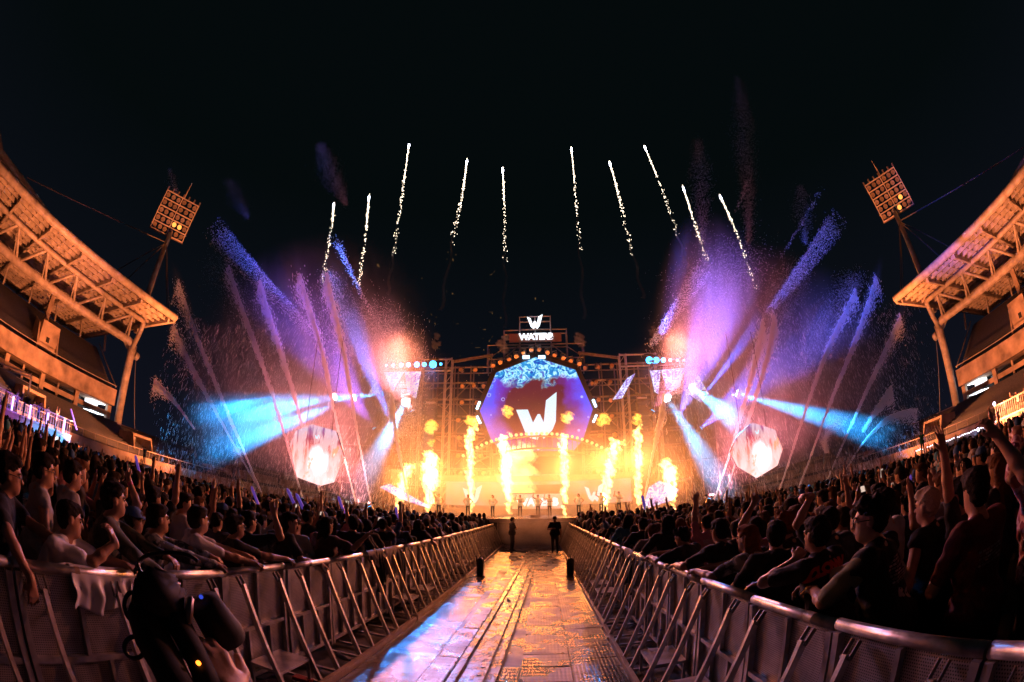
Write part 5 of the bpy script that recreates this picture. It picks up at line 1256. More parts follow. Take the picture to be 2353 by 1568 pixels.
SHIRTS = [((0.016, 0.016, 0.018), 'black', 9), ((0.05, 0.05, 0.055), 'charcoal', 3), ((0.5, 0.5, 0.5), 'white', 3.5), ((0.22, 0.22, 0.24), 'grey', 2), ((0.03, 0.07, 0.2), 'blue', 1.6), ((0.12, 0.02, 0.02), 'dark red', 0.8), ((0.42, 0.18, 0.22), 'pink', 0.8), ((0.03, 0.06, 0.04), 'dark green', 0.8), ((0.06, 0.20, 0.32), 'teal', 0.9)]
M_PHONE = mat('phone_case', (0.015, 0.015, 0.018), 0.25); M_PHSCR = emis('phone_screen', (0.85, 0.62, 0.5), 0.9); M_PHSCR.cycles.emission_sampling = 'NONE'
cand = []
for s in (-1, 1):
    edge = 2.58 if s < 0 else 1.47
    for i in range(26):
        d = 0.36 + 0.52 * i + 0.01 * i * i
        y = 0.1 + (0.25 if i % 2 else 0)
        while y < 23.2:
            x = s * (edge + d + random.uniform(-.10, .10)); yy = y + random.uniform(-.13, .13); y += 0.52
            if abs(math.atan2(x, yy)) > math.radians(84): continue
            if any((x - a) ** 2 + (yy - b) ** 2 < 0.42 ** 2 for a, b in FGPOS): continue
            if math.hypot(x, yy) < 2.9 and i < 3 and s < 0: continue
            if s > 0 and i == 0 and yy < 2.0: continue
            cand.append((math.hypot(x, yy) * (1 + 0.03 * i), x, yy, i, s))
cand.sort()
NFIG = 268
def wpick(lst, w):
    t = random.random() * sum(w); 
    for a, b in zip(lst, w):
        t -= b
        if t <= 0: return a
    return lst[-1]
rest = cand[NFIG:]
rank = {}
_seen = {}
for q, (d_, x, y, i, s) in sorted(enumerate(cand[:NFIG]), key=lambda t: t[1][2]):
    _seen[(i, s)] = _seen.get((i, s), -1) + 1; rank[q] = _seen[(i, s)]
def onth(k):
    tens = ['', '', 'twenty', 'thirty', 'forty', 'fifty']
    return ORD[k] if k < 20 else (tens[(k + 1) // 10][:-1] + 'ieth' if (k + 1) % 10 == 0 else tens[(k + 1) // 10] + '-' + ORD[(k + 1) % 10 - 1])
for q, (d_, x, y, i, s) in enumerate(cand[:NFIG]):
    if i == 0 and random.random() < 0.8: ai = random.choice((11, 11, 12))
    else: ai = wpick(list(range(len(ARCH))), [a[1] * (0.5 if (d_ < 5 and k in (4, 5, 6, 8)) else 1) for k, a in enumerate(ARCH)])
    desc, _, pm = ARCH[ai]; sc_, sname, _ = wpick(SHIRTS, [z[2] for z in SHIRTS])
    rz = random.uniform(-0.45, 0.45) + (0.12 * s) + (-0.35 * -s if i == 0 else 0) * -1
    hc_ = random.choice((HAIRC, HAIRC, HAIRC, HAIRC, (0.03, 0.018, 0.01), (0.09, 0.04, 0.015)))
    side_ = 'left' if s < 0 else 'right'
    lab = 'person in %s top%s, %s row from %s rail, %s from camera' % (sname, desc, ORD[i], side_, onth(rank[q]))
    k_ = random.uniform(0.88, 1.06); loc = (x, y, 0)
    o = place_person(pm, loc, rz, lab, '%s tops%s, %s crowd' % (sname, desc, side_), sc_, None, hc_, k_, capc=random.choice(((0.02, 0.02, 0.02), (0.05, 0.12, 0.3), (0.4, 0.4, 0.4))))
    if 'filming' in desc:
        A = pm['arms']; w = (A['r']['_wr'] + A['l']['_wr']) / 2 if 'overhead' not in desc else A['r']['_wr']
        c = Vector(Rz(rz) @ (w + V(0, 0.03, 0.10)) * k_) + Vector(loc)
        ph = link('phone', None, None, c); ph.rotation_euler = (0.1, 0, rz); 
        if not hasattr(bpy, '_ph'):
            pass
        hor = 'overhead' not in desc
        w_, h_ = (0.15, 0.075) if hor else (0.075, 0.15)
        b1 = MB().rng(-w_ / 2, w_ / 2, -0.004, 0.004, -h_ / 2, h_ / 2).build('case', M_PHONE, ph)
        MB().rng(-w_ / 2 + 0.005, w_ / 2 - 0.005, -0.0065, -0.0045, -h_ / 2 + 0.005, h_ / 2 - 0.005).build('display', M_PHSCR, ph)
        tag(ph, 'lit phone held up in %s row from %s rail, %s person from camera' % (ORD[i], side_, onth(rank[q])), 'phone', 'phones held up in the %s crowd' % side_)
# people further back: one mass
def figure_template(kind):
    m = MB()
    m.ball((0, 0, 1.60), 0.11, 8, 6, mi=0, sc=(0.85, 1, 1.1)); m.ball((0, 0.035, 1.57), 0.085, 8, 6, mi=1, sc=(0.8, 1, 1.1))
    m.path([(0, 0, 0.7), (0, 0, 1.1), (0, 0, 1.33), (0, 0, 1.42), (0, 0, 1.5)], 0.1, 8, mi=2, radii=[0.16, 0.17, 0.2, 0.15, 0.06])
    for s in (-1, 1):
        up = (kind == 1 and s == 1) or kind == 2 or (kind == 3 and s == -1)
        if up:
            m.path([(s * 0.18, 0, 1.38), (s * 0.27, 0.1, 1.60)], 0.05, 6, mi=2, radii=[0.06, 0.05]); m.path([(s * 0.27, 0.1, 1.60), (s * 0.2, 0.14, 1.84), (s * 0.19, 0.14, 1.95)], 0.04, 6, mi=1, radii=[0.042, 0.03, 0.036])
            for f in (-1, 0, 1): m.tube((s * 0.19 + f * 0.02, 0.14, 1.95), (s * 0.19 + f * 0.04, 0.14, 2.03), 0.011, n=4, mi=1)
        else:
            m.path([(s * 0.18, 0, 1.38), (s * 0.25, 0.02, 1.1)], 0.05, 6, mi=2, radii=[0.06, 0.05])
    return m
M_CROWDCLOTH = mat('crowd_clothes', (0.03, 0.03, 0.03), 0.85)
_n = M_CROWDCLOTH.node_tree.nodes; _l = M_CROWDCLOTH.node_tree.links
_g = _n.new('ShaderNodeNewGeometry'); _c = _n.new('ShaderNodeValToRGB'); _c.color_ramp.interpolation = 'CONSTANT'
for _ in range(5): _c.color_ramp.elements.new(0.5)
for e_, (p_, c_) in zip(_c.color_ramp.elements, ((0, (0.015, 0.015, 0.018)), (0.5, (0.05, 0.05, 0.055)), (0.65, (0.4, 0.4, 0.42)), (0.8, (0.03, 0.07, 0.2)), (0.88, (0.2, 0.2, 0.22)), (0.95, (0.3, 0.1, 0.1)), (0.98, (0.06, 0.2, 0.3)))): e_.position = p_; e_.color = (*c_, 1)
_l.new(_g.outputs['Random Per Island'], _c.inputs[0]); _l.new(_c.outputs[0], _n['Principled BSDF'].inputs['Base Color'])
M_CROWDSKIN = mat('crowd_skin', (0.38, 0.22, 0.15), 0.55); M_CROWDHAIR = mat('crowd_hair', (0.014, 0.01, 0.009), 0.8, spec=0.12)
_n = M_CROWDHAIR.node_tree.nodes; _l = M_CROWDHAIR.node_tree.links
_g = _n.new('ShaderNodeNewGeometry'); _c = _n.new('ShaderNodeValToRGB'); _c.color_ramp.interpolation = 'CONSTANT'
for _ in range(4): _c.color_ramp.elements.new(0.5)
for e_, (p_, c_) in zip(_c.color_ramp.elements, ((0, (0.012, 0.009, 0.008)), (0.70, (0.04, 0.02, 0.012)), (0.80, (0.10, 0.05, 0.025)), (0.87, (0.04, 0.10, 0.28)), (0.92, (0.35, 0.35, 0.36)), (0.96, (0.06, 0.22, 0.34)))): e_.position = p_; e_.color = (*c_, 1)
_l.new(_g.outputs['Random Per Island'], _c.inputs[0]); _l.new(_c.outputs[0], _n['Principled BSDF'].inputs['Base Color'])
for s in (-1, 1):
    far = [(x, y) for (d_, x, y, i, s_) in rest if s_ == s]
    for _ in range(520):
        x = s * random.uniform(16, 48); y = random.uniform(1.5, 22.5)
        if abs(x) > 20 and random.random() < 0.2: continue
        far.append((x, y))
    T = [figure_template(k) for k in range(4)]
    vs, fs, mi = [], [], []
    for (x, y) in far:
        t = T[wpick([0, 1, 2, 3], [14, 0.6, 0.2, 0.5])]; a = random.uniform(-0.5, 0.5); k = random.uniform(0.86, 1.09); ca, sa = math.cos(a) * k, math.sin(a) * k; o_ = len(vs)
        vs.extend([(x + p[0] * ca - p[1] * sa, y + p[0] * sa + p[1] * ca, p[2] * k) for p in t.v]); fs.extend([tuple(j + o_ for j in f) for f in t.f]); mi.extend(t.mi)
    m = MB(); m.v, m.f, m.mi = vs, fs, mi
    tag(m.build('crowd', [M_CROWDHAIR, M_CROWDSKIN, M_CROWDCLOTH], None, True), 'dense far crowd filling the field %s of the walkway' % ('left' if s < 0 else 'right'), 'crowd', kind='stuff')

# ------------------------------------------------------------------ guards, performers, podium dancers
HIPS = {'r': dict(w=(0.06, 0.02, -0.42), rel=1, hint=(0.9, -0.4, 0), n=(-1, 0, 0), curl=0.5), 'l': dict(w=(-0.06, 0.02, -0.42), rel=1, hint=(-0.9, -0.4, 0), n=(1, 0, 0), curl=0.5)}
pmg = person_meshes({'r': A_fold(1), 'l': A_fold(-1)}, 0.015, lean=0.0, head=(0.1, 0.0, 0), girth=1.06, cap=True, fine=False)
place_person(pmg, (-1.35, 20.6, 0), -1.15, 'security guard in black with cap standing at the left side of the walkway end', 'security guards in the walkway', (0.012, 0.012, 0.013), scale=0.95)
pmg2 = person_meshes({'r': A_fold(1), 'l': A_down(-1)}, 0.015, lean=0.0, head=(0.15, 0.0, 0), girth=1.2, cap=True, fine=False)
place_person(pmg2, (0.58, 19.4, 0), PI - 0.2, 'stocky security guard in black with cap standing at the right of the walkway', 'security guards in the walkway', (0.012, 0.012, 0.013), scale=0.97)
pmd = [person_meshes(HIPS, 0.02, fine=False, sleeve='none', hair='long', female=True, girth=0.94),
       person_meshes({'r': A_up(1, 0.2, 0, 0.4), 'l': dict(HIPS['l'])}, 0.02, fine=False, sleeve='none'),
       person_meshes({'r': A_half(1), 'l': A_fold(-1)}, 0.02, fine=False, lean=0.15)]
for fx in (-6, 0, 6):  # warm lamps added along the stage front to brighten the performers
    e = empty('footlight', 'added warm lamp on the stage front edge, %s' % {-6: 'left one', 0: 'middle one', 6: 'right one'}[fx], 'stage lamp', 'added stage-front lamps', loc=(CX + fx, 25.0, 1.52))
    MB().box((0, 0, 0.08), (0.5, 0.25, 0.16)).build('housing', M_BLACK, e); spot('beam', (0, 0.2, 0.2), (0, 10, 1.6), (1.0, 0.70, 0.36), 1500, 60, 0.9, 0.15, e)
for i, (px, k) in enumerate(((1008, 1), (1132, 0), (1236, 1), (1263, 2), (1330, 0), (1382, 1), (1423, 2), (1195, 2), (1075, 0))):
    p = aty(px, 1185, 35.0); place_person(pmd[k], (p.x, 35.0, 1.48), PI + random.uniform(-.4, .4), 'performer in pale outfit on the stage, %s from its left wing' % ORD[sorted((1008, 1132, 1236, 1263, 1330, 1382, 1423, 1195, 1075)).index(px)], 'performers on the stage', (0.75, 0.7, 0.62), SKINS[2])
# ------------------------------------------------------------------ flames: glowing gas inside turbulent closed surfaces
M_FLAME = volume('flame_gas', (0, 0, 0), 0.0, (1.0, 0.50, 0.15), 9.0)
M_FBALL = volume('fireball_gas', (0, 0, 0), 0.0, (1.0, 0.46, 0.06), 2.4)
def torn(m, k, sc=(1.6, 1.6, 0.7)):
    m.cycles.homogeneous_volume = False; nt = m.node_tree; n = nt.nodes; l = nt.links; v = [x for x in n if x.type == 'PRINCIPLED_VOLUME'][0]
    g = n.new('ShaderNodeNewGeometry'); mp = n.new('ShaderNodeMapping'); mp.inputs['Scale'].default_value = sc; l.new(g.outputs['Position'], mp.inputs['Vector'])
    nz = n.new('ShaderNodeTexNoise'); nz.inputs['Scale'].default_value = 2.2; nz.inputs['Detail'].default_value = 4; nz.inputs['Distortion'].default_value = 1.2; l.new(mp.outputs[0], nz.inputs['Vector'])
    mr = n.new('ShaderNodeMapRange'); mr.inputs['From Min'].default_value = 0.42; mr.inputs['From Max'].default_value = 0.62; mr.inputs['To Min'].default_value = 0.02 * k; mr.inputs['To Max'].default_value = 2.2 * k; l.new(nz.outputs['Fac'], mr.inputs['Value']); l.new(mr.outputs[0], v.inputs['Emission Strength'])
    return m
torn(M_FLAME, 8.0); torn(M_FBALL, 2.6, (2.2, 2.2, 2.2))
M_BLAST = volume('blast_gas', (0, 0, 0), 0.0, (1.0, 0.52, 0.16), 1.5)
def turb(amp, f, sx=0.0):
    def fn(X, Y, Z):
        return amp * (np.sin(f * X + 1.3 * f * Z + sx) * np.sin(0.9 * f * Y - f * Z * 0.6 + 2 * sx) + 0.6 * np.sin(2.3 * f * X - 1.7 * f * Z + sx * 3) * np.sin(2.1 * f * Y + 1.1 * f * Z) + 0.35 * np.sin(4.7 * f * X + 3.9 * f * Z + sx) * np.sin(4.1 * f * Z - 3.3 * f * Y))
    return fn
def flame(base, top, r, label, bulge=1.0, lean=0.0, rnd=0):
    rr = random.Random(rnd); F = Field(); H = top.z - base.z; n = 11; prev = None
    for i in range(n):
        t = i / (n - 1); w = r * (0.28 + 1.0 * t ** 0.6 * (1 - 0.45 * t ** 3) * bulge) * rr.uniform(0.75, 1.2)
        p = V(base.x + (top.x - base.x) * t + lean * t * t + rr.uniform(-.5, .5) * r * t, base.y + rr.uniform(-.3, .3) * r, base.z + H * t - base.z * 0)
        if prev is not None: F.cap(prev[0], p, prev[1], w, 0.12)
        prev = (p, w)
    for i in range(4): F.ell((prev[0][0] + rr.uniform(-1.2, 1.2) * r, base.y, top.z + rr.uniform(-0.6, 0.35) * H * 0.2), (r * 0.5, r * 0.4, r * 0.55), None, 0.15)
    D, lo = F.grid(0.065, pad=0.4, noise=turb(0.20 * r / 0.5, 6.5, rnd)); me = np_mesh('flame', *nets(D, lo, 0.065), M_FLAME)
    o = link('flame_jet', me); return tag(o, label, 'flame', 'stage flames')
fl = [((912, 1178), (928, 1075), 0.42, 1.3, 0.3, 'short broad flame at the far left of the stage'), ((985, 1172), (990, 1050), 0.62, 1.15, 0.1, 'thick tall flame left of the dark speaker column'),
      ((1083, 1180), (1080, 990), 0.40, 1.0, 0.0, 'tall narrow flame in front of the left emblem wall'), ((1172, 1178), (1158, 1010), 0.5, 1.0, 0.0, 'white-hot flame beside the booth on its left'),
      ((1298, 1182), (1296, 1005), 0.42, 1.05, 0.0, 'tall straight flame just right of the booth'), ((1388, 1178), (1392, 1020), 0.52, 1.05, 0.9, 'flame with a hooked top right of the booth'),
      ((1468, 1172), (1462, 990), 0.40, 1.05, 0.2, 'tall wavering flame at the right of the stage'), ((1548, 1160), (1540, 1065), 0.5, 1.25, -0.3, 'short flame with blunt top at the far right of the stage')]
M_SMOKE = volume('orange_lit_smoke', (0.8, 0.72, 0.66), 0.55)
for i, (b, t, r, bu, ln, lab) in enumerate(fl):
    flame(aty(*b, 36), aty(*t, 36), r * 0.82, lab, bu, ln, i + 3)
F_ = Field(); c_ = aty(1172, 1085, 37)
for k in range(13): F_.ell((c_.x + random.uniform(-1.3, 0.9), 37 + random.uniform(-.4, .4), c_.z + random.uniform(-1.9, 1.6)), (random.uniform(.4, .85),) * 3, None, 0.3)
D_, l_ = F_.grid(0.11, pad=0.5, noise=turb(0.32, 3.4, 1)); tag(link('flame_cloud', np_mesh('flame_cloud', *nets(D_, l_, 0.13), M_BLAST)), 'huge rolling ball of fire around the flame left of the booth', 'flame', 'stage flames')
for i, (px, py, r, lab) in enumerate(((992, 982, 0.62, 'left of the speaker column'), (1085, 968, 0.58, 'beside the octagonal screen on its left'), (1167, 944, 0.55, 'in front of the octagonal screen, left of the emblem'), (1304, 962, 0.55, 'in front of the octagonal screen, right of the emblem'), (1388, 964, 0.55, 'beside the octagonal screen on its right'), (1461, 965, 0.5, 'above the tall wavering flame'), (992, 1018, 0.32, 'just over the thick tall flame'))):
    F_ = Field(); c_ = aty(px, py, 36)
    for k in range(6): F_.ell((c_.x + random.uniform(-.5, .5) * r, 36, c_.z + random.uniform(-.4, .4) * r), (r * random.uniform(.5, .75),) * 3, None, 0.15)
    D_, l_ = F_.grid(0.07, pad=0.3, noise=turb(0.12, 6.5, i)); tag(link('fireball', np_mesh('fireball', *nets(D_, l_, 0.07), M_FBALL)), 'detached yellow fireball %s' % lab, 'flame', 'fireballs above the flames')
for i, (px, py, r, lab) in enumerate(((1003, 780, 0.62, 'over the left lamp bar'), (1155, 785, 0.75, 'left of the lit sign'), (1333, 775, 0.7, 'right of the lit sign'), (1500, 765, 0.6, 'over the right lamp bar'))):
    F_ = Field(); c_ = aty(px, py, 44)
    for k in range(9): F_.ell((c_.x + random.uniform(-.5, .5) * r, 44, c_.z + random.uniform(-1.6, 1.0) * r), (r * random.uniform(.35, .6),) * 3, None, 0.15)
    D_, l_ = F_.grid(0.08, pad=0.3, noise=turb(0.12, 6.0, i)); tag(link('smoke_puff', np_mesh('smoke_puff', *nets(D_, l_, 0.08), M_SMOKE)), 'small orange smoke puff %s' % lab, 'smoke', 'launch smoke puffs', kind='thing')

# ------------------------------------------------------------------ smoke and mist: closed bodies of thin even fog
def cloud(name, c, r, dens, label, col=(0.95, 0.95, 0.97), rot=None, wisp=1.0, sc=(2.2, 2.2, 0.9), step=1.0, seed=0.0):
    """thin fog in a closed body: thickest in the middle, torn into wisps, gone before the skin"""
    m = volume(name + '_fog', col, dens); m.cycles.homogeneous_volume = False
    nt = m.node_tree; n = nt.nodes; l = nt.links; v = [x for x in n if x.type == 'PRINCIPLED_VOLUME'][0]
    tc = n.new('ShaderNodeTexCoord'); ln = n.new('ShaderNodeVectorMath'); ln.operation = 'LENGTH'; l.new(tc.outputs['Object'], ln.inputs[0])
    fo = n.new('ShaderNodeMapRange'); fo.interpolation_type = 'SMOOTHSTEP'; fo.inputs['From Min'].default_value = 1.0; fo.inputs['From Max'].default_value = 0.15; fo.inputs['To Min'].default_value = 0; fo.inputs['To Max'].default_value = 1
    l.new(ln.outputs['Value'], fo.inputs['Value'])
    mp = n.new('ShaderNodeMapping'); mp.inputs['Scale'].default_value = sc; mp.inputs['Location'].default_value = (seed, seed * 1.7, 0); l.new(tc.outputs['Object'], mp.inputs['Vector'])
    nz = n.new('ShaderNodeTexNoise'); nz.inputs['Scale'].default_value = 1.5; nz.inputs['Detail'].default_value = 3; nz.inputs['Distortion'].default_value = 0.6; l.new(mp.outputs[0], nz.inputs['Vector'])
    wr = n.new('ShaderNodeMapRange'); wr.inputs['From Min'].default_value = 0.5 - 0.22 * wisp; wr.inputs['From Max'].default_value = 0.66; wr.inputs['To Min'].default_value = 1 - wisp; wr.inputs['To Max'].default_value = 1.9
    l.new(nz.outputs['Fac'], wr.inputs['Value'])
    m1 = n.new('ShaderNodeMath'); m1.operation = 'MULTIPLY'; l.new(fo.outputs[0], m1.inputs[0]); l.new(wr.outputs[0], m1.inputs[1])
    m2 = n.new('ShaderNodeMath'); m2.operation = 'MULTIPLY'; m2.inputs[1].default_value = dens * 2.0; l.new(m1.outputs[0], m2.inputs[0]); l.new(m2.outputs[0], v.inputs['Density'])
    try: m.cycles.volume_step_rate = step
    except Exception: pass
    q = MB().ball((0, 0, 0), 1.0, 24, 16); o = q.build(name, m, None, True); o.location = c; o.scale = r
    if rot: o.rotation_euler = rot
    return tag(o, label, 'mist', kind='stuff')
cloud('stage_smoke', (CX, 37.5, 4.0), (23, 5.5, 9.5), 0.028, 'thin smoke hanging over the stage among the flames', wisp=0.6, sc=(3, 1, 1.6))
cloud('stage_smoke', (CX, 37.0, 2.8), (18.0, 4.5, 5.0), 0.026, 'thicker smoke low over the stage floor', wisp=0.5, sc=(3, 1, 1.2), seed=3)
cloud('walkway_smoke', (CX, 21.6, 1.0), (2.2, 2.2, 1.5), 0.28, 'brown smoke rolling in front of the stage edge', wisp=1.0, sc=(1.6, 1, 1.2), seed=5)
pL1 = aty(868, 880, 37); pL2 = aty(640, 840, 34); pR1 = aty(1650, 750, 38); pR2 = aty(1830, 850, 34)
cloud('water_mist', pL1, (6.5, 3.0, 11.5), 0.10, 'dense pink water mist column left of the stage', rot=(0, -0.28, 0), sc=(3, 2, 0.7), seed=1)
cloud('water_mist', pL2, (17, 5.0, 15), 0.034, 'wide water mist over the left of the field', rot=(0, -0.35, 0), sc=(4, 2, 0.8), wisp=0.85, seed=2)
cloud('water_mist', aty(700, 970, 34), (20, 5.0, 9.0), 0.030, 'low water mist around the left hanging screen', wisp=0.8, seed=4)
cloud('water_mist', pR1, (7.5, 3.5, 15.5), 0.065, 'tall violet water mist column right of the stage', rot=(0, 0.20, 0), sc=(3, 2, 0.7), seed=6)
cloud('water_mist', pR2, (17, 5.0, 14), 0.034, 'wide water mist over the right of the field', rot=(0, 0.35, 0), sc=(4, 2, 0.8), seed=7)
cloud('water_mist', aty(1740, 970, 34), (20, 5.0, 9.0), 0.030, 'low water mist around the right hanging screen', wisp=0.8, seed=8)

# ------------------------------------------------------------------ water: jets and falling drops as drops
def drop_mat():
    m = bpy.data.materials.new('water_drops'); m.use_nodes = True; nt = m.node_tree; nt.nodes.clear(); n = nt.nodes; l = nt.links
    o = n.new('ShaderNodeOutputMaterial'); a = n.new('ShaderNodeBsdfDiffuse'); b = n.new('ShaderNodeBsdfTranslucent'); mx = n.new('ShaderNodeAddShader')
    a.inputs[0].default_value = (0.6, 0.6, 0.6, 1); b.inputs[0].default_value = (0.9, 0.9, 0.9, 1)
    l.new(a.outputs[0], mx.inputs[0]); l.new(b.outputs[0], mx.inputs[1]); l.new(mx.outputs[0], o.inputs[0]); return m
M_DROP = drop_mat()
def streaks(name, P, dirs, length, width, label, cat=None, group=None, kind=None):
    """flat-sided slivers: P centres (n,3), dirs (n,3)"""
    n = len(P); d = dirs / (np.linalg.norm(dirs, axis=1, keepdims=True) + 1e-9)
    u = RNG.normal(size=(n, 3)); u -= (u * d).sum(1, keepdims=True) * d; u /= np.linalg.norm(u, axis=1, keepdims=True) + 1e-9
    w = np.cross(d, u); L = (length * RNG.uniform(0.5, 1.4, n))[:, None] if np.isscalar(length) else length[:, None]; Wd = (width * RNG.uniform(0.6, 1.3, n))[:, None] if np.isscalar(width) else width[:, None]
    v = np.stack([P - d * L / 2, P + u * Wd, P - u * Wd * 0.5 + w * Wd * 0.87, P - u * Wd * 0.5 - w * Wd * 0.87, P + d * L / 2], 1).reshape(-1, 3)
    b = (np.arange(n) * 5)[:, None, None]
    f = (np.array([[0, 2, 1], [0, 3, 2], [0, 1, 3], [4, 1, 2], [4, 2, 3], [4, 3, 1]])[None] + b).reshape(-1, 3)
    o = link(name, np_mesh(name, v, f, M_DROP)); o.data.polygons.foreach_set('use_smooth', np.zeros(len(f), bool))
    return tag(o, label, cat, group, kind)
def spline(pts, n):
    pts = [np.array(p) for p in pts]; out = []
    seg = len(pts) - 1
    for t in np.linspace(0, seg - 1e-6, n):
        i = int(t); u = t - i; p0 = pts[max(i - 1, 0)]; p1 = pts[i]; p2 = pts[i + 1]; p3 = pts[min(i + 2, seg)]
        out.append(0.5 * ((2 * p1) + (-p0 + p2) * u + (2 * p0 - 5 * p1 + 4 * p2 - p3) * u * u + (-p0 + 3 * p1 - 3 * p2 + p3) * u ** 3))
    return np.array(out)
def jet(pxs, y, label, n=2600, w0=0.05, w1=0.75, fall=1.2, y1=None):
    pts = [aty(a, b, y + ((y1 or y) - y) * i / (len(pxs) - 1)) for i, (a, b) in enumerate(pxs)]
    C = spline(pts, 200); t = np.where(RNG.random(n) < 0.6, RNG.random(n), RNG.beta(1.2, 1.7, n)); i = (t * 198).astype(int); P = C[i] + (C[i + 1] - C[i]) * RNG.random((n, 1))
    tg = C[i + 1] - C[i]; tg /= np.linalg.norm(tg, axis=1, keepdims=True)
    rad = (w0 + (w1 - w0) * t ** 2.1)
    off = RNG.normal(size=(n, 3)) * rad[:, None] * 0.45
    P = P + off * np.where(RNG.random((n, 1)) < 0.72, 0.20, 1.0); P[:, 2] -= np.abs(RNG.normal(size=n)) * fall * t ** 1.5 * rad / w1
    # shed mist that hangs below the outer part
    dirs = tg + RNG.normal(size=(n, 3)) * 0.25 * t[:, None]
    o = streaks('water_jet', P, dirs, 0.34, 0.026, label, 'water jet', 'water jets over the crowd')
    return o
JL = [([(446, 985), (400, 920), (355, 868)], 34, 'short stubby water jet at the far left above the crowd', 1800, 0.10, 0.8),
      ([(600, 1130), (520, 990), (455, 865), (398, 740)], 34, 'outermost long water jet of the left fan', 2600, 0.06, 0.8),
      ([(595, 1120), (545, 1000), (478, 830), (410, 640)], 34, 'second long water jet of the left fan from the outside', 3000, 0.07, 0.8),
      ([(700, 1160), (650, 985), (592, 800), (525, 605)], 34, 'third long water jet of the left fan from the outside', 3000, 0.07, 0.8),
      ([(745, 1168), (690, 960), (645, 800), (598, 640)], 34, 'fourth long water jet of the left fan from the outside', 3000, 0.06, 1.0),
      ([(822, 1172), (765, 930), (732, 770), (688, 625)], 34, 'fifth water jet of the left fan, crossing the cyan beam', 3000, 0.05, 1.0),
      ([(856, 1172), (812, 940), (785, 780), (752, 625)], 34, 'innermost water jet of the left fan', 3000, 0.05, 1.0)]
JR = [([(1640, 1152), (1690, 1000), (1728, 850), (1752, 730)], 34, 'innermost water jet of the right fan', 2600, 0.05, 0.8),
      ([(1662, 1150), (1712, 990), (1755, 840), (1778, 720)], 34, 'second water jet of the right fan from the inside', 2600, 0.05, 0.8),
      ([(1788, 1135), (1842, 970), (1900, 800), (1965, 660)], 34, 'third water jet of the right fan from the inside', 2800, 0.06, 0.8),
      ([(1832, 1130), (1895, 960), (1955, 800), (2012, 630)], 34, 'fourth water jet of the right fan from the inside', 2800, 0.06, 0.8),
      ([(1895, 1115), (1950, 990), (2010, 850), (2068, 720)], 34, 'outermost tall water jet of the right fan', 2600, 0.06, 0.6),
      ([(1925, 1110), (1985, 1015), (2045, 955), (2105, 938)], 34, 'low arching water jet near the right stand', 1800, 0.06, 0.5),
      ([(1985, 990), (2015, 935), (2048, 885)], 34, 'short pale water plume near the right stand', 1500, 0.25, 0.5),
      ([(1475, 1175), (1500, 1040), (1525, 900)], 35, 'thin golden water jet at the right edge of the stage', 1300, 0.04, 0.35),
      ([(945, 1175), (920, 1050), (900, 900)], 35, 'thin golden water jet at the left edge of the stage', 1300, 0.04, 0.35)]
for i_, a in enumerate(JL + JR):
    jet(a[0], a[1], a[2], int(a[3] * 2.6), a[4], a[5])
    if len(a[0]) >= 4:
        p0 = aty(*a[0][1], a[1]); p1 = aty(*a[0][-1], a[1]); d_ = p1 - p0; c_ = p0 + d_ * 0.60
        c_.z -= 0.3; o_ = cloud('jet_mist', c_, (1.5, 1.3, d_.length * 0.62), 0.030, 'mist veil round %s' % a[2], wisp=0.8, sc=(2, 2, 3.0), seed=i_ * 1.3)
        o_.rotation_euler = d_.to_track_quat('Z', 'Y').to_euler()
def puff(px0, px1, y, w, n, label, dens=0.014, grp='high drifting spray'):
    a = aty(*px0, y); b = aty(*px1, y); t = RNG.random(n) ** 0.85
    P = np.array(a)[None] + (np.array(b) - np.array(a))[None] * t[:, None] + RNG.normal(size=(n, 3)) * (w * (0.25 + 0.75 * (1 - np.abs(2 * t - 0.9)) ** 1))[:, None] * 0.4
    streaks('spray', P, np.tile(np.array(b - a), (n, 1)), 0.12, dens * 0.62, label, 'spray', grp, 'stuff')
puff((388, 388), (408, 450), 40, 1.6, 1100, 'faint spray tip above the left floodlight mast', 0.016)
puff((525, 415), (570, 500), 40, 2.2, 1400, 'faint spray tip above the left speckled band', 0.016)
puff((735, 332), (795, 470), 40, 2.6, 2600, 'tall faint spray wisp left of the comets', 0.018)
puff((1604, 320), (1612, 560), 40, 2.4, 2800, 'tall faint spray wisp right of the comets', 0.017)
puff((1695, 180), (1720, 560), 40, 3.0, 5000, 'highest faint spray wisp at the right', 0.019)
puff((1840, 430), (1850, 560), 40, 2.4, 1200, 'very faint spray wisp near the right floodlight mast', 0.014)
# plumes: thick columns of drops
def plume(pts, y, widths, n, label, size=0.02, ln=0.10):
    C = spline([aty(a, b, y) for a, b in pts], 200); Wd = np.interp(np.linspace(0, 1, 200), np.linspace(0, 1, len(widths)), widths)
    i = RNG.integers(0, 199, n); P = C[i] + RNG.normal(size=(n, 3)) * (Wd[i] * 0.42)[:, None] * np.array([1, 0.8, 0.6])
    dirs = (C[np.minimum(i + 1, 199)] - C[np.maximum(i - 1, 0)]) + RNG.normal(size=(n, 3)) * 0.02
    streaks('water_plume', P, dirs, ln, size * 0.8, label, 'water plume', 'broad water plumes', 'stuff')
plume([(925, 1000), (905, 880), (875, 790), (835, 720)], 37, [1.6, 3.0, 4.6, 3.6], 8000, 'broad salmon water plume left of the stage', 0.018)
plume([(800, 900), (785, 800), (770, 720), (755, 630)], 37, [1.0, 2.2, 3.0, 1.2], 5500, 'blue-tipped water plume left of the stage', 0.020)
plume([(1560, 900), (1600, 790), (1645, 680), (1690, 590)], 37, [1.2, 3.6, 6.0, 5.6], 10000, 'broad violet water plume right of the stage', 0.018)
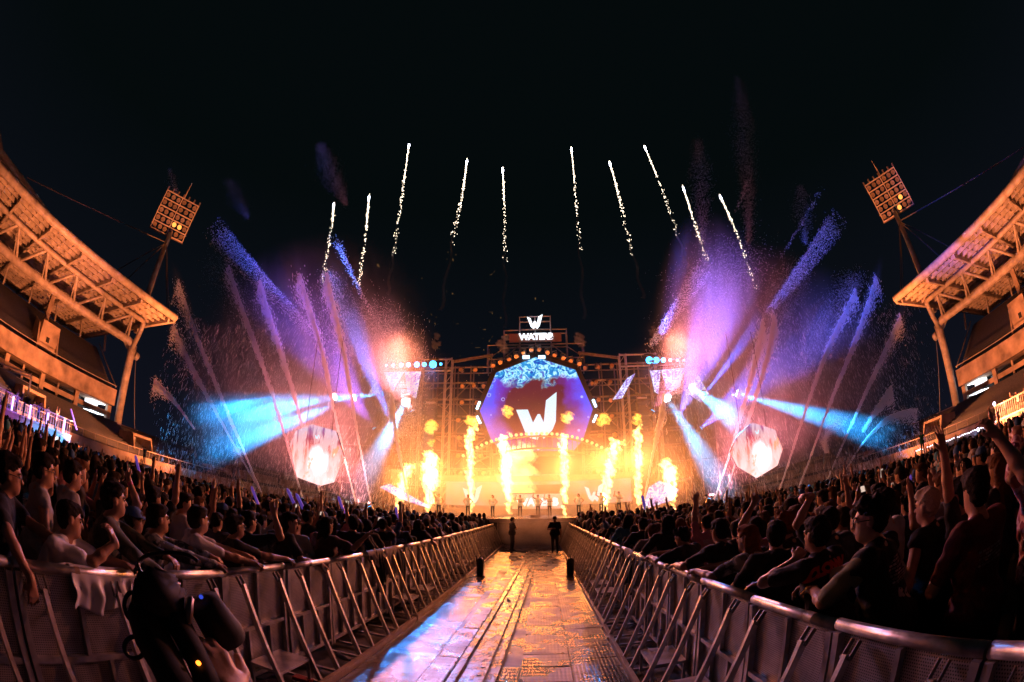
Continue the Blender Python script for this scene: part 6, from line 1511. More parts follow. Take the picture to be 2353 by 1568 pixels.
plume([(1735, 860), (1760, 770), (1800, 690), (1830, 620)], 36, [1.2, 2.6, 3.4, 2.5], 5000, 'pale water plume on the inner right', 0.018)
plume([(1840, 880), (1880, 790), (1925, 710), (1960, 640)], 36, [1.5, 3.4, 4.0, 2.6], 5000, 'blue water plume on the outer right', 0.018)
plume([(640, 900), (600, 790), (560, 700), (500, 600)], 36, [3, 4.5, 5.0, 3.5], 4500, 'dim pink water plume on the outer left', 0.018)
plume([(1900, 1040), (1895, 1010), (1912, 985), (1930, 965)], 34, [0.25, 0.7, 1.1, 1.5], 3000, 'small splash off the right water tower', 0.018)
plume([(545, 1030), (548, 1060)], 34, [0.6, 0.9], 900, 'small splash off the left water tower', 0.018)
# speckled bands of big drops caught in the blue beams
def band(a, b, w, y, n, label, side=1):
    A = np.array(aty(*a, y)); B = np.array(aty(*b, y)); d = B - A; up = np.cross(unit(d), V(0, 1, 0)) * side
    t = RNG.beta(1.5, 1.25, n); t = np.where(RNG.random(n) < 0.2, t * 1.12, t); s = RNG.random(n) ** 1.6 * w * (0.3 + 0.75 * t) + RNG.normal(size=n) * 0.25 * t ** 3
    P = A[None] + d[None] * t[:, None] + up[None] * s[:, None] + RNG.normal(size=(n, 3)) * 0.12
    streaks('drop_band', P, np.tile(d, (n, 1)) + RNG.normal(size=(n, 3)) * np.linalg.norm(d) * 0.5, 0.12, 0.035, label, 'spray', 'blue speckled bands of drops', 'stuff')
band((735, 770), (515, 520), 3.0, 38, 4200, 'blue speckled band of drops slanting up at the left', 1)
band((852, 715), (775, 550), 0.5, 38, 600, 'thin blue line of drops at the left', 1)
band((1755, 720), (1905, 500), 2.6, 38, 3600, 'blue speckled band of drops slanting up at the right', -1)
band((1788, 600), (1882, 440), 0.35, 38, 160, 'thin dotted blue line beside the right speckled band', -1)
band((1490, 795), (1600, 610), 1.8, 40, 2600, 'blue speckled band rising from the right lamp bar', -1)
band((1688, 490), (1718, 410), 0.5, 40, 120, 'short dotted blue line high at the right', -1)
# falling drops (too many to count)
def rain(x0, x1, y0, y1, z0, z1, n, slant, label):
    P = np.stack([RNG.uniform(x0, x1, n), RNG.uniform(y0, y1, n), z0 + (z1 - z0) * RNG.random(n) ** 1.3], 1)
    D = np.tile(np.array([slant, -0.05, 1.0]), (n, 1)) + RNG.normal(size=(n, 3)) * 0.05
    streaks('falling_drops', P, D, 0.42, 0.006, label, 'spray', None, 'stuff')
rain(-34, -9, 26, 36, 1.8, 16, 9000, 0.25, 'fine falling drops over the left of the crowd')
rain(9, 38, 26, 36, 1.8, 16, 9500, -0.25, 'fine falling drops over the right of the crowd')

# ------------------------------------------------------------------ firework comets
M_SPARK = emis('golden_spark', (1.0, 0.80, 0.58), 5.0); M_HEAD = emis('comet_head', (0.80, 0.80, 1.0), 30.0); M_EMBER = emis('ember', (1.0, 0.35, 0.10), 2.0)
for m_ in (M_SPARK, M_HEAD, M_EMBER): m_.cycles.emission_sampling = 'NONE'
M_TRAIL = volume('comet_trail_smoke', (0.8, 0.7, 0.65), 0.55)
CM = [((767, 470), (762, 520), (742, 655)), ((848, 452), (840, 540), (825, 655)), ((940, 333), (925, 440), (908, 560), (890, 680)), ((1073, 370), (1062, 450), (1045, 530), (1012, 720)), ((1155, 388), (1159, 480), (1160, 575), (1160, 760)),
      ((1313, 342), (1322, 440), (1331, 555), (1342, 740)), ((1401, 374), (1422, 450), (1447, 555), (1480, 690)), ((1481, 337), (1515, 420), (1552, 525), (1580, 620)), ((1570, 432), (1595, 510), (1625, 600)), ((1655, 452), (1690, 530), (1738, 668))]
for i, pts in enumerate(CM):
    C = spline([aty(a, b, 60) for a, b in pts], 120)
    r = empty('firework_comet', 'golden firework comet with sparkling tail, %s from the left' % ORD[i], 'firework', 'firework comets over the stage', loc=C[0])
    rel = C - C[0]; hd = rel[0] - rel[6]; hd /= np.linalg.norm(hd)
    MB().path([hd * 0.2, -hd * 0.3, -hd * 1.6], 0.2, 8, radii=[0.12, 0.20, 0.05]).build('head', M_HEAD, r, True)
    nn = len(pts); frac = 1.0 if nn == 3 else 0.74
    q = MB()
    for k in range(int(RNG.integers(120, 210))):
        t = random.random() ** 1.7 * frac; j = min(118, int(t * 119)); p = rel[j]; w = 0.06 + 0.62 * (t / frac) ** 1.0
        s = random.uniform(0.035, 0.105) * (1.2 - 0.5 * t / frac); o_ = Vector((random.gauss(0, 0.4) * w, random.gauss(0, 0.4) * w, random.gauss(0, 0.3)))
        c = Vector(p) + o_; q.add([c + Vector(v) * s for v in ((1, 0, 0), (-1, 0, 0), (0, 1, 0), (0, -1, 0), (0, 0, 1.9), (0, 0, -1.9))], [(0, 2, 4), (2, 1, 4), (1, 3, 4), (3, 0, 4), (2, 0, 5), (1, 2, 5), (3, 1, 5), (0, 3, 5)])
    for k in range(26):
        j = min(118, int(k / 26 * 45 * frac)); q.add([Vector(rel[j]) + Vector(v) * 0.09 for v in ((1, 0, 0), (-1, 0, 0), (0, 1, 0), (0, -1, 0), (0, 0, 4), (0, 0, -4))], [(0, 2, 4), (2, 1, 4), (1, 3, 4), (3, 0, 4), (2, 0, 5), (1, 2, 5), (3, 1, 5), (0, 3, 5)])
    tag(q.build('sparks', M_SPARK, r), kind='stuff')
    if nn == 4:
        jj = list(range(60, 120, 3)); MB().path([Vector(rel[j]) + Vector((0.25 * math.sin(j * 0.35), 0, 0)) for j in jj], 0.2, 8, radii=[0.12 + 0.2 * (k / len(jj)) for k in range(len(jj))]).build('trail_smoke', M_TRAIL, r, True)

# ------------------------------------------------------------------ lit beam lamps that throw the coloured light
CYAN = (0.02, 0.36, 1.0); BLUE = (0.06, 0.12, 1.0); VIOL = (0.38, 0.10, 1.0); ICE = (0.10, 0.50, 1.0)
head(932, 925, 40, 0.42, 'glaring white beam lamp beside the left bubble-picture screens', M_LENSW, aty(872, 1035, 35), 300000, 15, ICE, 1.0)
head(815, 914, 40, 0.34, 'glaring white beam lamp in the left mist, inner of the pair', M_LENSW, aty(470, 1045, 31), 950000, 13.5, CYAN, 1.0)
head(770, 912, 40, 0.36, 'glaring white beam lamp in the left mist, outer of the pair', M_LENSW, aty(540, 965, 32), 600000, 16, CYAN, 1.0)
head(880, 905, 40, 0.2, 'small cyan beam lamp beside the tiny triangular screen', M_LENS, aty(600, 930, 34), 500000, 12, CYAN, 1.0)
head(627, 913, 38, 0.2, 'small cyan beam lamp in the outer left mist', M_LENS, aty(500, 945, 33), 160000, 20, CYAN, 1.0)
head(1532, 915, 40, 0.42, 'glaring white beam lamp beside the right bubble-picture screens', M_LENSW, aty(1580, 990, 37), 300000, 15, ICE, 1.0)
head(1590, 890, 40, 0.30, 'glaring white beam lamp under the kite-shaped screen', M_LENSW, aty(1720, 990, 29), 420000, 13, (0.06, 0.45, 1.0), 1.0)
head(1692, 905, 39, 0.36, 'glaring white beam lamp in the right mist', M_LENSW, aty(2030, 1000, 33), 900000, 13.5, CYAN, 1.0)
head(838, 868, 40, 0.2, 'small blue beam lamp over the tiny triangular screen aimed high left', M_LENS, aty(530, 505, 38), 260000, 15, BLUE, 1.0)
head(900, 975, 40, 0.2, 'small blue beam lamp low beside the left screens', M_LENS, aty(770, 620, 38), 600000, 18, (0.03, 0.18, 1.0), 1.0)
head(1500, 836, 41, 0.2, 'small blue beam lamp behind the right lamp bar aimed high right', M_LENS, aty(1560, 620, 39), 160000, 16, BLUE, 1.0)
head(1620, 905, 40, 0.2, 'small blue beam lamp beside the kite-shaped screen', M_LENS, aty(1890, 500, 38), 260000, 13, BLUE, 1.0)
head(1560, 960, 40, 0.2, 'small violet beam lamp low beside the right screens', M_LENS, aty(1660, 680, 38), 190000, 36, (0.15, 0.13, 1.0), 1.0)
head(1610, 985, 40, 0.2, 'small violet-blue beam lamp near the right wing', M_LENS, aty(1880, 740, 36), 190000, 34, (0.08, 0.12, 1.0), 1.0)
head(860, 985, 40, 0.2, 'small violet beam lamp low beside the left screens', M_LENS, aty(740, 800, 36), 70000, 40, (0.25, 0.12, 1.0), 1.0)
head(850, 1168, 29, 0.2, 'small added pink wash lamp low at the left wing of the stage', M_LENS, aty(640, 760, 35), 56000, 80, (1.0, 0.22, 0.22), 1.0)  # pink lamp added to light the left mist and jets
head(1630, 1150, 29, 0.2, 'small added pink wash lamp low at the right wing of the stage', M_LENS, aty(1800, 760, 35), 40000, 80, (1.0, 0.20, 0.26), 1.0)  # its added counterpart for the right mist and jets
head(948, 945, 38.5, 0.2, 'small added pink beam lamp low beside the left bubble-picture screens', M_LENS, aty(868, 790, 37), 36000, 60, (1.0, 0.24, 0.30), 1.0)  # added to turn the left inner plume pink
head(1500, 945, 38.5, 0.2, 'small added pink beam lamp low beside the right bubble-picture screens', M_LENS, aty(1580, 800, 37), 40000, 60, (1.0, 0.22, 0.40), 1.0)  # added likewise for the right inner plume
# ------------------------------------------------------------------ side platforms
M_TUBEL = emis('violet_light_tube', (0.55, 0.32, 1.0), 4.0); M_TUBEG = mat('glowing_violet_plastic', (0.16, 0.10, 0.6), 0.3, emit=(0.25, 0.12, 0.9), estr=0.25)  # faint glow put into the violet plastic; the sticks themselves are unlit
M_FAIRY = emis('white_violet_fairy_light', (0.85, 0.8, 1.0), 9.0); M_FAIRY.cycles.emission_sampling = 'NONE'
pf = empty('viewing_platform', 'raised platform with violet light tubes along its railing below the left stand', 'platform', loc=(-41, 12, 0))
MB().rng(-4, 1, -10, 8, 0, 2.15).build('base_wall', M_CONC, pf)
MB().rng(-4, 1.05, -10.05, 8.05, 2.16, 2.32).build('deck', M_STEEL_W, pf)
MB().path([(1, -10, 3.6), (1, 8, 3.6), (-3, 8, 3.6)], 0.05, 6).build('handrail', M_STEEL_W, pf)
me = MB().tube((0, 0, 2.32), (0, 0, 3.6), 0.022, n=5).mesh('baluster', M_STEEL_W)
for k in range(60): link('baluster', me, pf, (1, -10 + k * 0.3, 0))
for i, (px, py) in enumerate(((29, 928), (69, 947), (109, 965), (147, 980), (-14, 908))):
    p = atx(px, py, -39.8) - Vector((-41, 12, 0)); t = MB().tube(p - Vector((0, 0, 0.55)), p + Vector((0, 0, 0.62)), 0.11, n=8).build('light_tube', M_TUBEL, pf)
    point('tube_light', p + Vector((0.5, 0, 0)), (0.35, 0.08, 1.0), 70, 0.2, pf)
MB().tube(atx(163, 940, -39.5) - Vector((-41, 12, 0)), atx(176, 988, -39.5) - Vector((-41, 12, 0)), 0.1, n=8).build('light_tube', M_TUBEG, pf)
tm = text_mesh('ir  b', 0.9, 0.04, 0.02); tm.materials.append(M_PWHITE); o = link('lettering', tm, pf, (1.06, -1.6, 1.55)); o.rotation_euler = (0, 0, PI / 2)
for k in range(11):
    pm = ARCH[(k * 5) % 11][2]; place_person(pm, (-41.0 + random.uniform(-1.5, 0.5), 5.5 + k * 1.3, 2.32), -1.2 + random.uniform(-.3, .3), 'spectator on the platform with violet light tubes, %s from the left' % ORD[k], 'spectators on the left platform', random.choice(SHIRTS)[0])
lb = atx(131, 1015, -38.8); gb = empty('globe_lamp', 'round white glowing lamp in front of the left platform wall', 'lamp', loc=lb)
MB().ball((0, 0, 0), 0.42, 14, 10).build('globe', emis('white_globe', (1, 0.98, 0.95), 1.6), gb, True); MB().tube((0, 0, -0.4), (0, 0, -lb.z), 0.06, n=6).build('stem', M_STEEL_W, gb)
# crane camera over the platform
cr = empty('camera_crane', 'camera crane with remote head reaching over the left platform', 'crane', loc=(-39, 8, 0))
a = atx(-40, 830, -38) - Vector((-39, 8, 0)); b = atx(72, 868, -36) - Vector((-39, 8, 0))
for dz in (0, 0.4): MB().bar(a + Vector((0, 0, dz)), b + Vector((0, 0, dz * 0.5)), 0.09).build('boom', M_TRUSS, cr)
q = MB()
for k in range(12):
    p0 = a.lerp(b, k / 12); p1 = a.lerp(b, (k + 1) / 12); q.bar(p0, p1 + Vector((0, 0, 0.35)), 0.04)
q.build('boom_lacing', M_TRUSS, cr)
MB().bar(b + Vector((0, 0, 0.2)), b - Vector((0, 0, 1.3)), 0.16).build('drop_arm', M_TRUSS, cr)
MB().box(b - Vector((0.1, 0.1, 1.7)), (0.6, 0.9, 0.6)).build('camera_body', M_BLACK, cr); MB().tube(b - Vector((-0.4, -0.1, 1.7)), b - Vector((-0.9, -0.25, 1.75)), 0.2, 0.24, n=10).build('lens', M_BLACK, cr, True)
MB().rng(a.x - 0.3, a.x + 0.3, a.y - 0.3, a.y + 0.3, 0, a.z).build('pedestal', M_BLACK, cr)

pr = empty('viewing_platform', 'raised platform with grey railing and spectators below the right stand', 'platform', loc=(46, 16, 0))
MB().rng(-1, 4, -12, 7.4, 0, 1.95).build('base_wall', M_CONC, pr); MB().rng(-1.05, 4, -12, 7.45, 1.96, 2.1).build('deck', M_STEEL_W, pr)
MB().path([(3, 7.4, 3.5), (-1, 7.4, 3.5), (-1, -12, 3.5)], 0.05, 6).build('handrail', M_STEEL_W, pr)
me = MB().tube((0, 0, 2.1), (0, 0, 3.5), 0.03, n=5).mesh('baluster', M_STEEL_W)
for k in range(60): link('baluster', me, pr, (-1, 7.3 - k * 0.3, 0))
for k in range(11):
    pm = ARCH[(k * 3 + 1) % 11][2]; place_person(pm, (46.0 + random.uniform(-.4, 1.5), 22.6 - k * 1.2, 2.1), 1.2 + random.uniform(-.3, .3), 'spectator on the platform with grey railing, %s from the stage end' % ORD[k], 'spectators on the right platform', random.choice(SHIRTS)[0])
# low orange ledge with a string of lights, running on from the platform
le = empty('lit_ledge', 'low orange ledge with a string of small white lights under the right stand', 'ledge', loc=(48, 30, 0))
p0 = atx(2105, 1036, 49) - Vector((48, 30, 0)); p1 = atx(2298, 966, 47) - Vector((48, 30, 0))
MB().prism([Vector((p0.x, p0.y, 0)), Vector((p1.x, p1.y, 0)), Vector((p1.x, p1.y, p1.z - 0.05)), Vector((p0.x, p0.y, p0.z - 0.05))], (0.5, 0, 0)).build('ledge_wall', M_CONC, le)
fm = MB().ball((0, 0, 0), 0.06, 6, 4).mesh('bulb', M_FAIRY)
for k in range(46): link('bulb', fm, le, p0.lerp(p1, k / 45) + Vector((-0.05, 0, random.uniform(-.06, .06))))
for i, (px, py, x) in enumerate(((2286, 928, 44.6), (2249, 987, 46.8))):
    p = atx(px, py, x); e = empty('small_floodlight', 'small white floodlight on the right %s' % ('platform corner' if i == 0 else 'lit ledge'), 'lamp', loc=p)
    MB().box((0, 0, 0), (0.3, 0.4, 0.3)).build('housing', M_BLACK, e); MB().tube((-0.16, 0, 0), (-0.19, 0, 0), 0.2, n=10).build('lens', emis('violet_white_lens', (0.8, 0.7, 1.0), 10), e)
    point('glow', (-0.5, 0, 0), (0.6, 0.45, 1.0), 120, 0.15, e)
# podium dancers
V_UP = {'r': A_up(1, 0.22, 0.02, 0.46), 'l': A_up(-1, 0.22, 0.02, 0.46)}
pmv = person_meshes(V_UP, 0.018, fine=False, sleeve='none', female=True, hair='bun', girth=0.92)
pmh = person_meshes({'r': A_up(1, 0.42, 0.05, 0.28), 'l': dict(HIPS['l'])}, 0.018, fine=False, sleeve='none', female=True, hair='long', girth=0.92)
for (px, py, x, pm, rz, lab, sc_, colr) in ((330, 1066, -44, pmv, -2.3, 'dancer in dark outfit with both arms up on a podium by the left stand', 1.15, (0.02, 0.05, 0.04)), (2122, 1046, 30, pmh, 2.4, 'dancer in green outfit with one arm out on a podium by the right stand', 1.12, (0.02, 0.12, 0.05))):
    p = atx(px, py, x); place_person(pm, p, rz, lab, 'podium dancers', colr, SKINS[2], scale=sc_)
    e = empty('podium', 'small podium under the dancer by the %s stand' % ('left' if x < 0 else 'right'), 'podium', loc=(p.x, p.y, 0))
    MB().rng(-0.9, 0.9, -0.9, 0.9, 0, p.z - 0.05).build('base', M_CONC, e); MB().rng(-1, 1, -1, 1, p.z - 0.045, p.z - 0.005).build('top', M_STEEL_W, e)
# water towers in the crowd
wt = empty('water_tower', 'tripod water cannon tower standing in the left crowd', 'water cannon', loc=(aty(545, 1080, 34).x, 34, 0))
top = aty(545, 1068, 34).z
for k in range(3):
    a_ = k * 2.1; MB().tube((1.3 * math.cos(a_), 1.3 * math.sin(a_), 0), (0, 0, top), 0.06, n=6).build('leg', M_SCAF, wt)
MB().tube((0, 0, top - 0.2), (0, 0, top + 1.0), 0.1, n=8).build('riser', M_SCAF, wt); MB().ball((0, 0, top + 0.1), 0.35, 10, 8).build('cannon_head', M_KERB, wt, True)
MB().tube((0, 0, top + 0.2), (0.5, -0.4, top + 0.9), 0.09, 0.05, n=8).build('nozzle', M_SCAF, wt)
wt = empty('water_tower', 'square scaffold water cannon tower standing in the right crowd', 'water cannon', loc=(aty(1930, 1060, 34).x, 34, 0))
top = aty(1930, 1030, 34).z
for sx in (-1.7, 0.1, 1.9):
    for sy in (-0.6, 0.6): MB().tube((sx, sy, 0), (sx, sy, top), 0.06, n=6).build('leg', M_SCAF, wt)
for z in (1.8, 3.4, top): MB().tube((-1.7, -0.6, z), (1.9, -0.6, z), 0.05, n=6).build('ledger', M_SCAF, wt)
for sx in (-1.7, 0.1): MB().tube((sx, -0.6, 1.8), (sx + 1.8, -0.6, top), 0.045, n=6).build('brace', M_SCAF, wt); MB().tube((sx + 1.8, -0.6, 1.8), (sx, -0.6, top), 0.045, n=6).build('brace', M_SCAF, wt)

# ------------------------------------------------------------------ things on and by the rails
def drape(name, xr, y0, y1, drop_front, drop_back, label, m, seed=0, sag=0.04, cat='cloth'):
    rr = np.random.default_rng(seed); nu, nv = 46, 34; P = []; s = 1 if xr < 0 else -1
    ph = rr.uniform(0, 6, 6)
    for j in range(nv):
        t = j / (nv - 1); L = drop_back + drop_front + 0.11; d = t * L
        for i in range(nu):
            u = i / (nu - 1); y = y0 + (y1 - y0) * u
            fold = 0.020 * math.sin(u * 21 + ph[0]) + 0.014 * math.sin(u * 37 + ph[1]) + 0.01 * math.sin(u * 9 + ph[2])
            hem = 1 + 0.25 * math.sin(u * 3.0 + ph[3]) * 0.6 + 0.08 * math.sin(u * 13 + ph[4])
            if d < drop_back: z = 1.205 - (drop_back - d); x = -0.045; k = (drop_back - d) / drop_back
            elif d < drop_back + 0.11:
                a = (d - drop_back) / 0.11 * PI; x = -0.043 * math.cos(a); z = 1.205 + 0.043 * math.sin(a); k = 0.0
            else:
                k = (d - drop_back - 0.11) / drop_front; z = 1.205 - k * drop_front * hem; x = 0.045 + 0.03 * k
            x += fold * min(1, k * 2.2) * (1 if d > drop_back else -1) + 0.005; y2 = y + 0.03 * math.sin(7 * k + ph[5]) * k
            P.append((xr + s * (x + 0.005), y2, z))
    F = [(j * nu + i, j * nu + i + 1, (j + 1) * nu + i + 1, (j + 1) * nu + i) for j in range(nv - 1) for i in range(nu - 1)]
    o = link(name, np_mesh(name, np.array(P), np.array(F), m)); md = o.modifiers.new('thick', 'SOLIDIFY'); md.thickness = 0.004; return tag(o, label, cat)
M_WHITEC = mat('white_satin_cloth', (0.62, 0.62, 0.66), 0.35, var=0.1, vscale=6); M_GREYC = mat('grey_damp_cloth', (0.16, 0.14, 0.14), 0.8, var=0.3, vscale=6); M_BLACKC = mat('black_damp_cloth', (0.012, 0.012, 0.013), 0.8)
drape('hanging_cloth', RL, 1.28, 1.95, 0.20, 0.25, 'crumpled white satin shirt hung over the left rail below the slumped man', M_WHITEC, 2)
drape('hanging_cloth', RL, 6.2, 6.5, 0.22, 0.15, 'small grey cloth hung over the left rail', M_GREYC, 3)
drape('hanging_cloth', RL, 6.95, 7.6, 0.42, 0.2, 'grey tee hung over the left rail further along', M_GREYC, 4)
drape('hanging_cloth', RL, 6.55, 6.85, 0.55, 0.2, 'black jacket hung on the left rail between two grey cloths', M_BLACKC, 5)
drape('hanging_cloth', RR, 6.9, 7.6, 0.62, 0.2, 'black bag-like jacket hanging from the right rail', M_BLACKC, 6)
M_FOIL = mat('clear_plastic_sheen', (0.20, 0.22, 0.32), 0.12, 0.5, var=0.5, vscale=12, bump=0.6, bscale=18)
drape('plastic_poncho', RR, 6.35, 6.85, 0.42, 0.2, 'crumpled shiny plastic poncho hung over the right rail', M_FOIL, 7)
# effect canisters at both edges of the walkway
for x, s in ((-1.72, 'left'), (0.80, 'right')):
    e = empty('effect_canister', 'small dark upright effects canister on the floor at the %s edge of the walkway' % s, 'canister', 'effect canisters', loc=(x, 12.5, 0.016))
    MB().path([(0, 0, 0), (0, 0, 0.44), (0, 0, 0.52), (0, 0, 0.56)], 0.1, 12, radii=[0.105, 0.105, 0.085, 0.03]).build('body', M_BLACK, e, True)
    MB().tube((0, 0, 0), (0, 0, 0.03), 0.14, n=12).build('base', M_BLACK, e)
    for k in range(4): MB().bar((0.1 * math.cos(k * 1.57), 0.1 * math.sin(k * 1.57), 0.42), (0.11 * math.cos(k * 1.57), 0.11 * math.sin(k * 1.57), 0.60), 0.02).build('fin', M_BLACK, e)
# bottles and litter
M_BOT = mat('clear_bottle', (0.35, 0.38, 0.42), 0.08); M_CAPB = mat('blue_cap', (0.03, 0.12, 0.5), 0.4)
bm1 = MB().path([(0, 0, 0), (0, 0, 0.14), (0, 0, 0.18), (0, 0, 0.21)], 0.03, 10, radii=[0.032, 0.032, 0.014, 0.013]).mesh('body', M_BOT, True); bm2 = MB().tube((0, 0, 0.212), (0, 0, 0.228), 0.015, n=8).mesh('cap', M_CAPB)
for i, (x, y, z, lie, lab) in enumerate(((1.28, 4.62, 0.315, 0, 'clear water bottle standing on a step by the right barricade'), (1.22, 3.3, 0.02, 0, 'clear water bottle standing on the floor by the right barricade'), (-0.62, 8.6, 0.085, 1, 'crushed bottle lying on the cable guides'), (1.18, 5.3, 0.03, 1, 'clear bottle lying behind the right kerb'), (-2.3, 4.6, 0.03, 1, 'clear bottle lying behind the left kerb'))):
    e = empty('water_bottle', lab, 'bottle', 'discarded water bottles', loc=(x, y, z + (0.03 if lie else 0)), rz=random.uniform(0, 6))
    if lie: e.rotation_euler = (PI / 2, 0, random.uniform(0, 6))
    link('body', bm1, e); link('cap', bm2, e)
tag(MB().rng(-2.36, -2.16, 3.62, 3.72, 0.02, 0.06).build('red_pouch', mat('red_plastic', (0.3, 0.02, 0.02), 0.5)), 'small flat red pouch on the floor under the left barricade', 'pouch')
# violet inflatable sticks held up in the crowd
for i, (px, py, y, a) in enumerate(((670, 1145, 9.5, 0.6), (692, 1158, 9.0, 0.6), (785, 1162, 11, 0.45), (912, 1183, 14, 0.15), (91, 1022, 5.0, 0.05), (316, 1068, 7.5, 0.6), (586, 1140, 9.5, 0.55), (2090, 1120, 7.0, -0.3), (1480, 1158, 13, 0.2))):
    p = aty(px, py, y); e = empty('inflatable_stick', 'violet inflatable stick held up in the crowd, %s from the left' % ORD[[91, 316, 586, 670, 692, 785, 912, 1480, 2090].index(px)], 'stick', 'inflatable sticks', loc=p); e.rotation_euler = (0, -a, 0)
    MB().path([(0, 0, -0.28), (0, 0, -0.22), (0, 0, 0.22), (0, 0, 0.28)], 0.04, 10, radii=[0.015, 0.042, 0.042, 0.015]).build('tube', M_TUBEG, e, True); MB().tube((0, 0, -0.36), (0, 0, -0.27), 0.018, n=8).build('grip', M_BLACK, e)

# ------------------------------------------------------------------ the videographer's hand and rig at lower left
M_RUBBER = mat('black_rubber', (0.006, 0.006, 0.007), 0.75)
rig = empty('camera_rig', 'black handheld gimbal camera rig with looping cables held up at lower left', 'camera rig', loc=ato(385, 1440, 0.77)); r0 = rig.location.copy()
def rp(px, py, r): return ato(px, py, r) - r0
Q = Vector((0.55, 0.80, -0.22)).normalized(); Xc = Q.cross(Vector((0, 0, 1))).normalized(); Zc = Xc.cross(Q); RM = Matrix((Xc, Q, Zc)).transposed() @ Matrix.Rotation(-0.5, 3, 'Y')
def soft_box(name, c, size, rot, m, bev=0.012):
    bm = bmesh.new(); bmesh.ops.create_cube(bm, size=1.0); bmesh.ops.scale(bm, vec=size, verts=bm.verts); bmesh.ops.bevel(bm, geom=bm.edges[:] , offset=bev, segments=3, affect='EDGES')
    me = bpy.data.meshes.new(name); bm.to_mesh(me); bm.free(); me.materials.append(m); me.polygons.foreach_set('use_smooth', [True] * len(me.polygons))
    o = link(name, me, rig, c); o.rotation_euler = rot.to_euler(); return o
cb = soft_box('camera_body', rp(362, 1372, 0.80), (0.105, 0.085, 0.075), RM, M_RUBBER, 0.014)
for dz in (-0.022, 0.0, 0.022): soft_box('control_dial', rp(362, 1372, 0.80) + RM @ Vector((0.02 + dz, -0.046, 0.03)), (0.012, 0.006, 0.012), RM, M_BLACK, 0.002)
soft_box('rear_display', rp(362, 1372, 0.80) + RM @ Vector((-0.012, -0.0445, -0.008)), (0.06, 0.004, 0.045), RM, mat('dark_display', (0.02, 0.022, 0.028), 0.12), 0.002)
soft_box('viewfinder_hump', rp(375, 1335, 0.80), (0.05, 0.06, 0.03), RM, M_BLACK, 0.01)
soft_box('mounting_plate', rp(433, 1402, 0.775), (0.040, 0.010, 0.050), RM @ Matrix.Rotation(0.2, 3, 'Y'), mat('pale_metal_plate', (0.45, 0.38, 0.36), 0.4, 0.3, var=0.2, vscale=20), 0.003)
ln = rp(478, 1400, 0.80); dv = (rp(525, 1470, 0.83) - ln).normalized()
MB().path([ln - dv * 0.02, ln - dv * 0.018, ln + dv * 0.05, ln + dv * 0.07, ln + dv * 0.072], 0.04, 24, radii=[0.015, 0.032, 0.040, 0.036, 0.015]).build('lens_motor', M_RUBBER, rig, True)
MB().path([rp(330, 1410, 0.80), rp(352, 1470, 0.78), rp(385, 1530, 0.74), rp(420, 1600, 0.70)], 0.03, 14, radii=[0.034, 0.036, 0.032, 0.03]).build('gimbal_arm', M_RUBBER, rig, True)
MB().path([rp(392, 1400, 0.79), rp(425, 1462, 0.765), rp(452, 1510, 0.745), rp(468, 1545, 0.735), rp(490, 1600, 0.72)], 0.02, 14, radii=[0.026, 0.023, 0.022, 0.023, 0.024]).build('grip_handle', M_RUBBER, rig, True)
MB().ball(rp(456, 1524, 0.713), 0.0045, 8, 6).build('status_light', emis('orange_status_light', (1.0, 0.22, 0.02), 4.0), rig)
MB().ball(rp(462, 1372, 0.775), 0.004, 8, 6).build('blue_light', emis('blue_status_light', (0.05, 0.1, 0.9), 0.7), rig)
def loop(name, pts, rad=0.0042): MB().path([Vector(p) for p in spline([rp(*p) for p in pts], 50)], rad, 8).build(name, M_BLACK, rig, True)
loop('cable', [(340, 1430, .79), (300, 1425, .80), (285, 1390, .80), (300, 1362, .80), (335, 1375, .80), (322, 1415, .79), (350, 1445, .78)])
loop('cable', [(345, 1455, .78), (312, 1435, .80), (300, 1400, .81), (318, 1372, .80), (350, 1360, .80)])
loop('cable', [(332, 1330, .80), (318, 1300, .81), (335, 1278, .82), (380, 1270, .82), (430, 1275, .82), (455, 1290, .82)])
MB().path([rp(310 + 24 * math.cos(t), 1488 + 25 * math.sin(t), 0.79) for t in [2 * PI * i / 24 for i in range(24)]], 0.0045, 8, closed=True).build('cable', M_BLACK, rig, True)
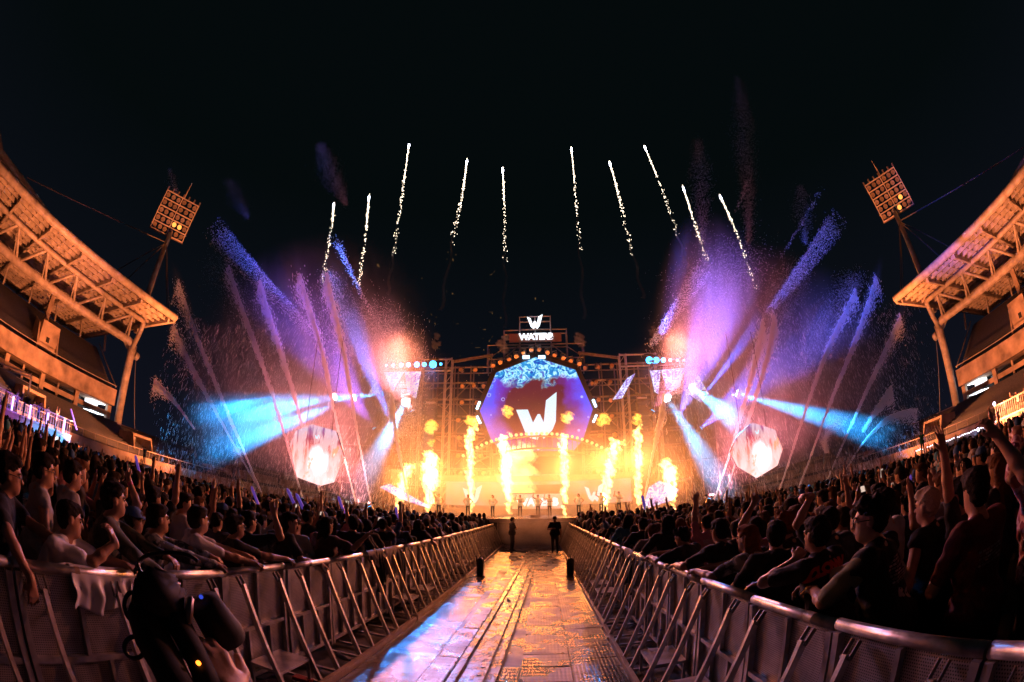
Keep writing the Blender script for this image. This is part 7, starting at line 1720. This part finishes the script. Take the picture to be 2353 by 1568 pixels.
o, pm, *_ = fg((-0.47, 0.15, 1.55), -0.1, 'hand and forearm of a person gripping the black camera rig at lower left', None,
   {'r': dict(W=tuple(ato(548, 1625, 0.735)), fW=tuple(ato(470, 1500, 0.75) - ato(548, 1625, 0.735)), nW=(-0.80, 0.35, -0.25), hintW=(0.7, -0.2, -0.8), curl=0.62, spread=0.05), 'l': A_down(-1)}, (0.012, 0.012, 0.013), lean=0.0, vox=0.0062, skin=(0.60, 0.38, 0.27), scale=0.95)
o['label'] = 'hand and forearm of a person gripping the black camera rig at lower left'
# ------------------------------------------------------------------ main lights
FLC = (1.0, 0.24, 0.045)
for i, (x, z, w) in enumerate(((-11.9, 4, 2500), (-9.1, 5, 3500), (-5.8, 6, 3500), (-2.6, 6, 5000), (1.9, 6, 3500), (5.2, 6, 3500), (8.1, 6, 3500), (11.1, 4, 2500))):
    point('flame_light', (x, 36, z), FLC, w * 0.78, 0.6)
for s in (-1, 1):
    # ground floodlights at the edge of the pitch added to wash the stand amber
    for (y, ty, z) in ((46, 33, 27), (24, 8, 21)):
        e = empty('added_amber_floodlight', 'added amber floodlight on the pitch edge washing the %s stand, %s one' % ('left' if s < 0 else 'right', 'stage-end' if y > 40 else 'camera-end'), 'floodlight', 'added amber floodlights', loc=(s * 37, y, 1.45))
        d = (Vector((s * 72, ty, z)) - Vector((s * 37, y, 1.45))).normalized()
        MB().tube(-d * 0.5, d * 0.1, 0.35, 0.45, n=12).build('housing', M_BLACK, e, True); MB().tube((0, 0, -0.3), (0, 0, -1.45), 0.06, n=6).build('stand', M_SCAF, e)
        MB().tube(d * 0.11, d * 0.13, 0.42, n=12).build('lens', emis('amber_lens_glow', (1.0, 0.3, 0.08), 3.0), e)
        spot('beam', d * 0.3, d * 5, (1.0, 0.26, 0.085), 64000, 88, 0.8, 0.4, e)
        if y > 40: spot('added_mast_beam', d * 0.3, (Vector((s * 70, 45, 47)) - Vector((s * 37, y, 1.45))), (1.0, 0.24, 0.06), 130000, 36, 0.8, 0.4, e)  # second beam added to light the mast and its lamp rack
    spot('added_crowd_wash', (s * 14.5, 42.5, 18.6), (s * 2.0, 3, 1), (1.0, 0.25, 0.135), 50000, 44, 0.8, 0.5)  # bare spotlight added to lift crowd and barricades, no fixture built
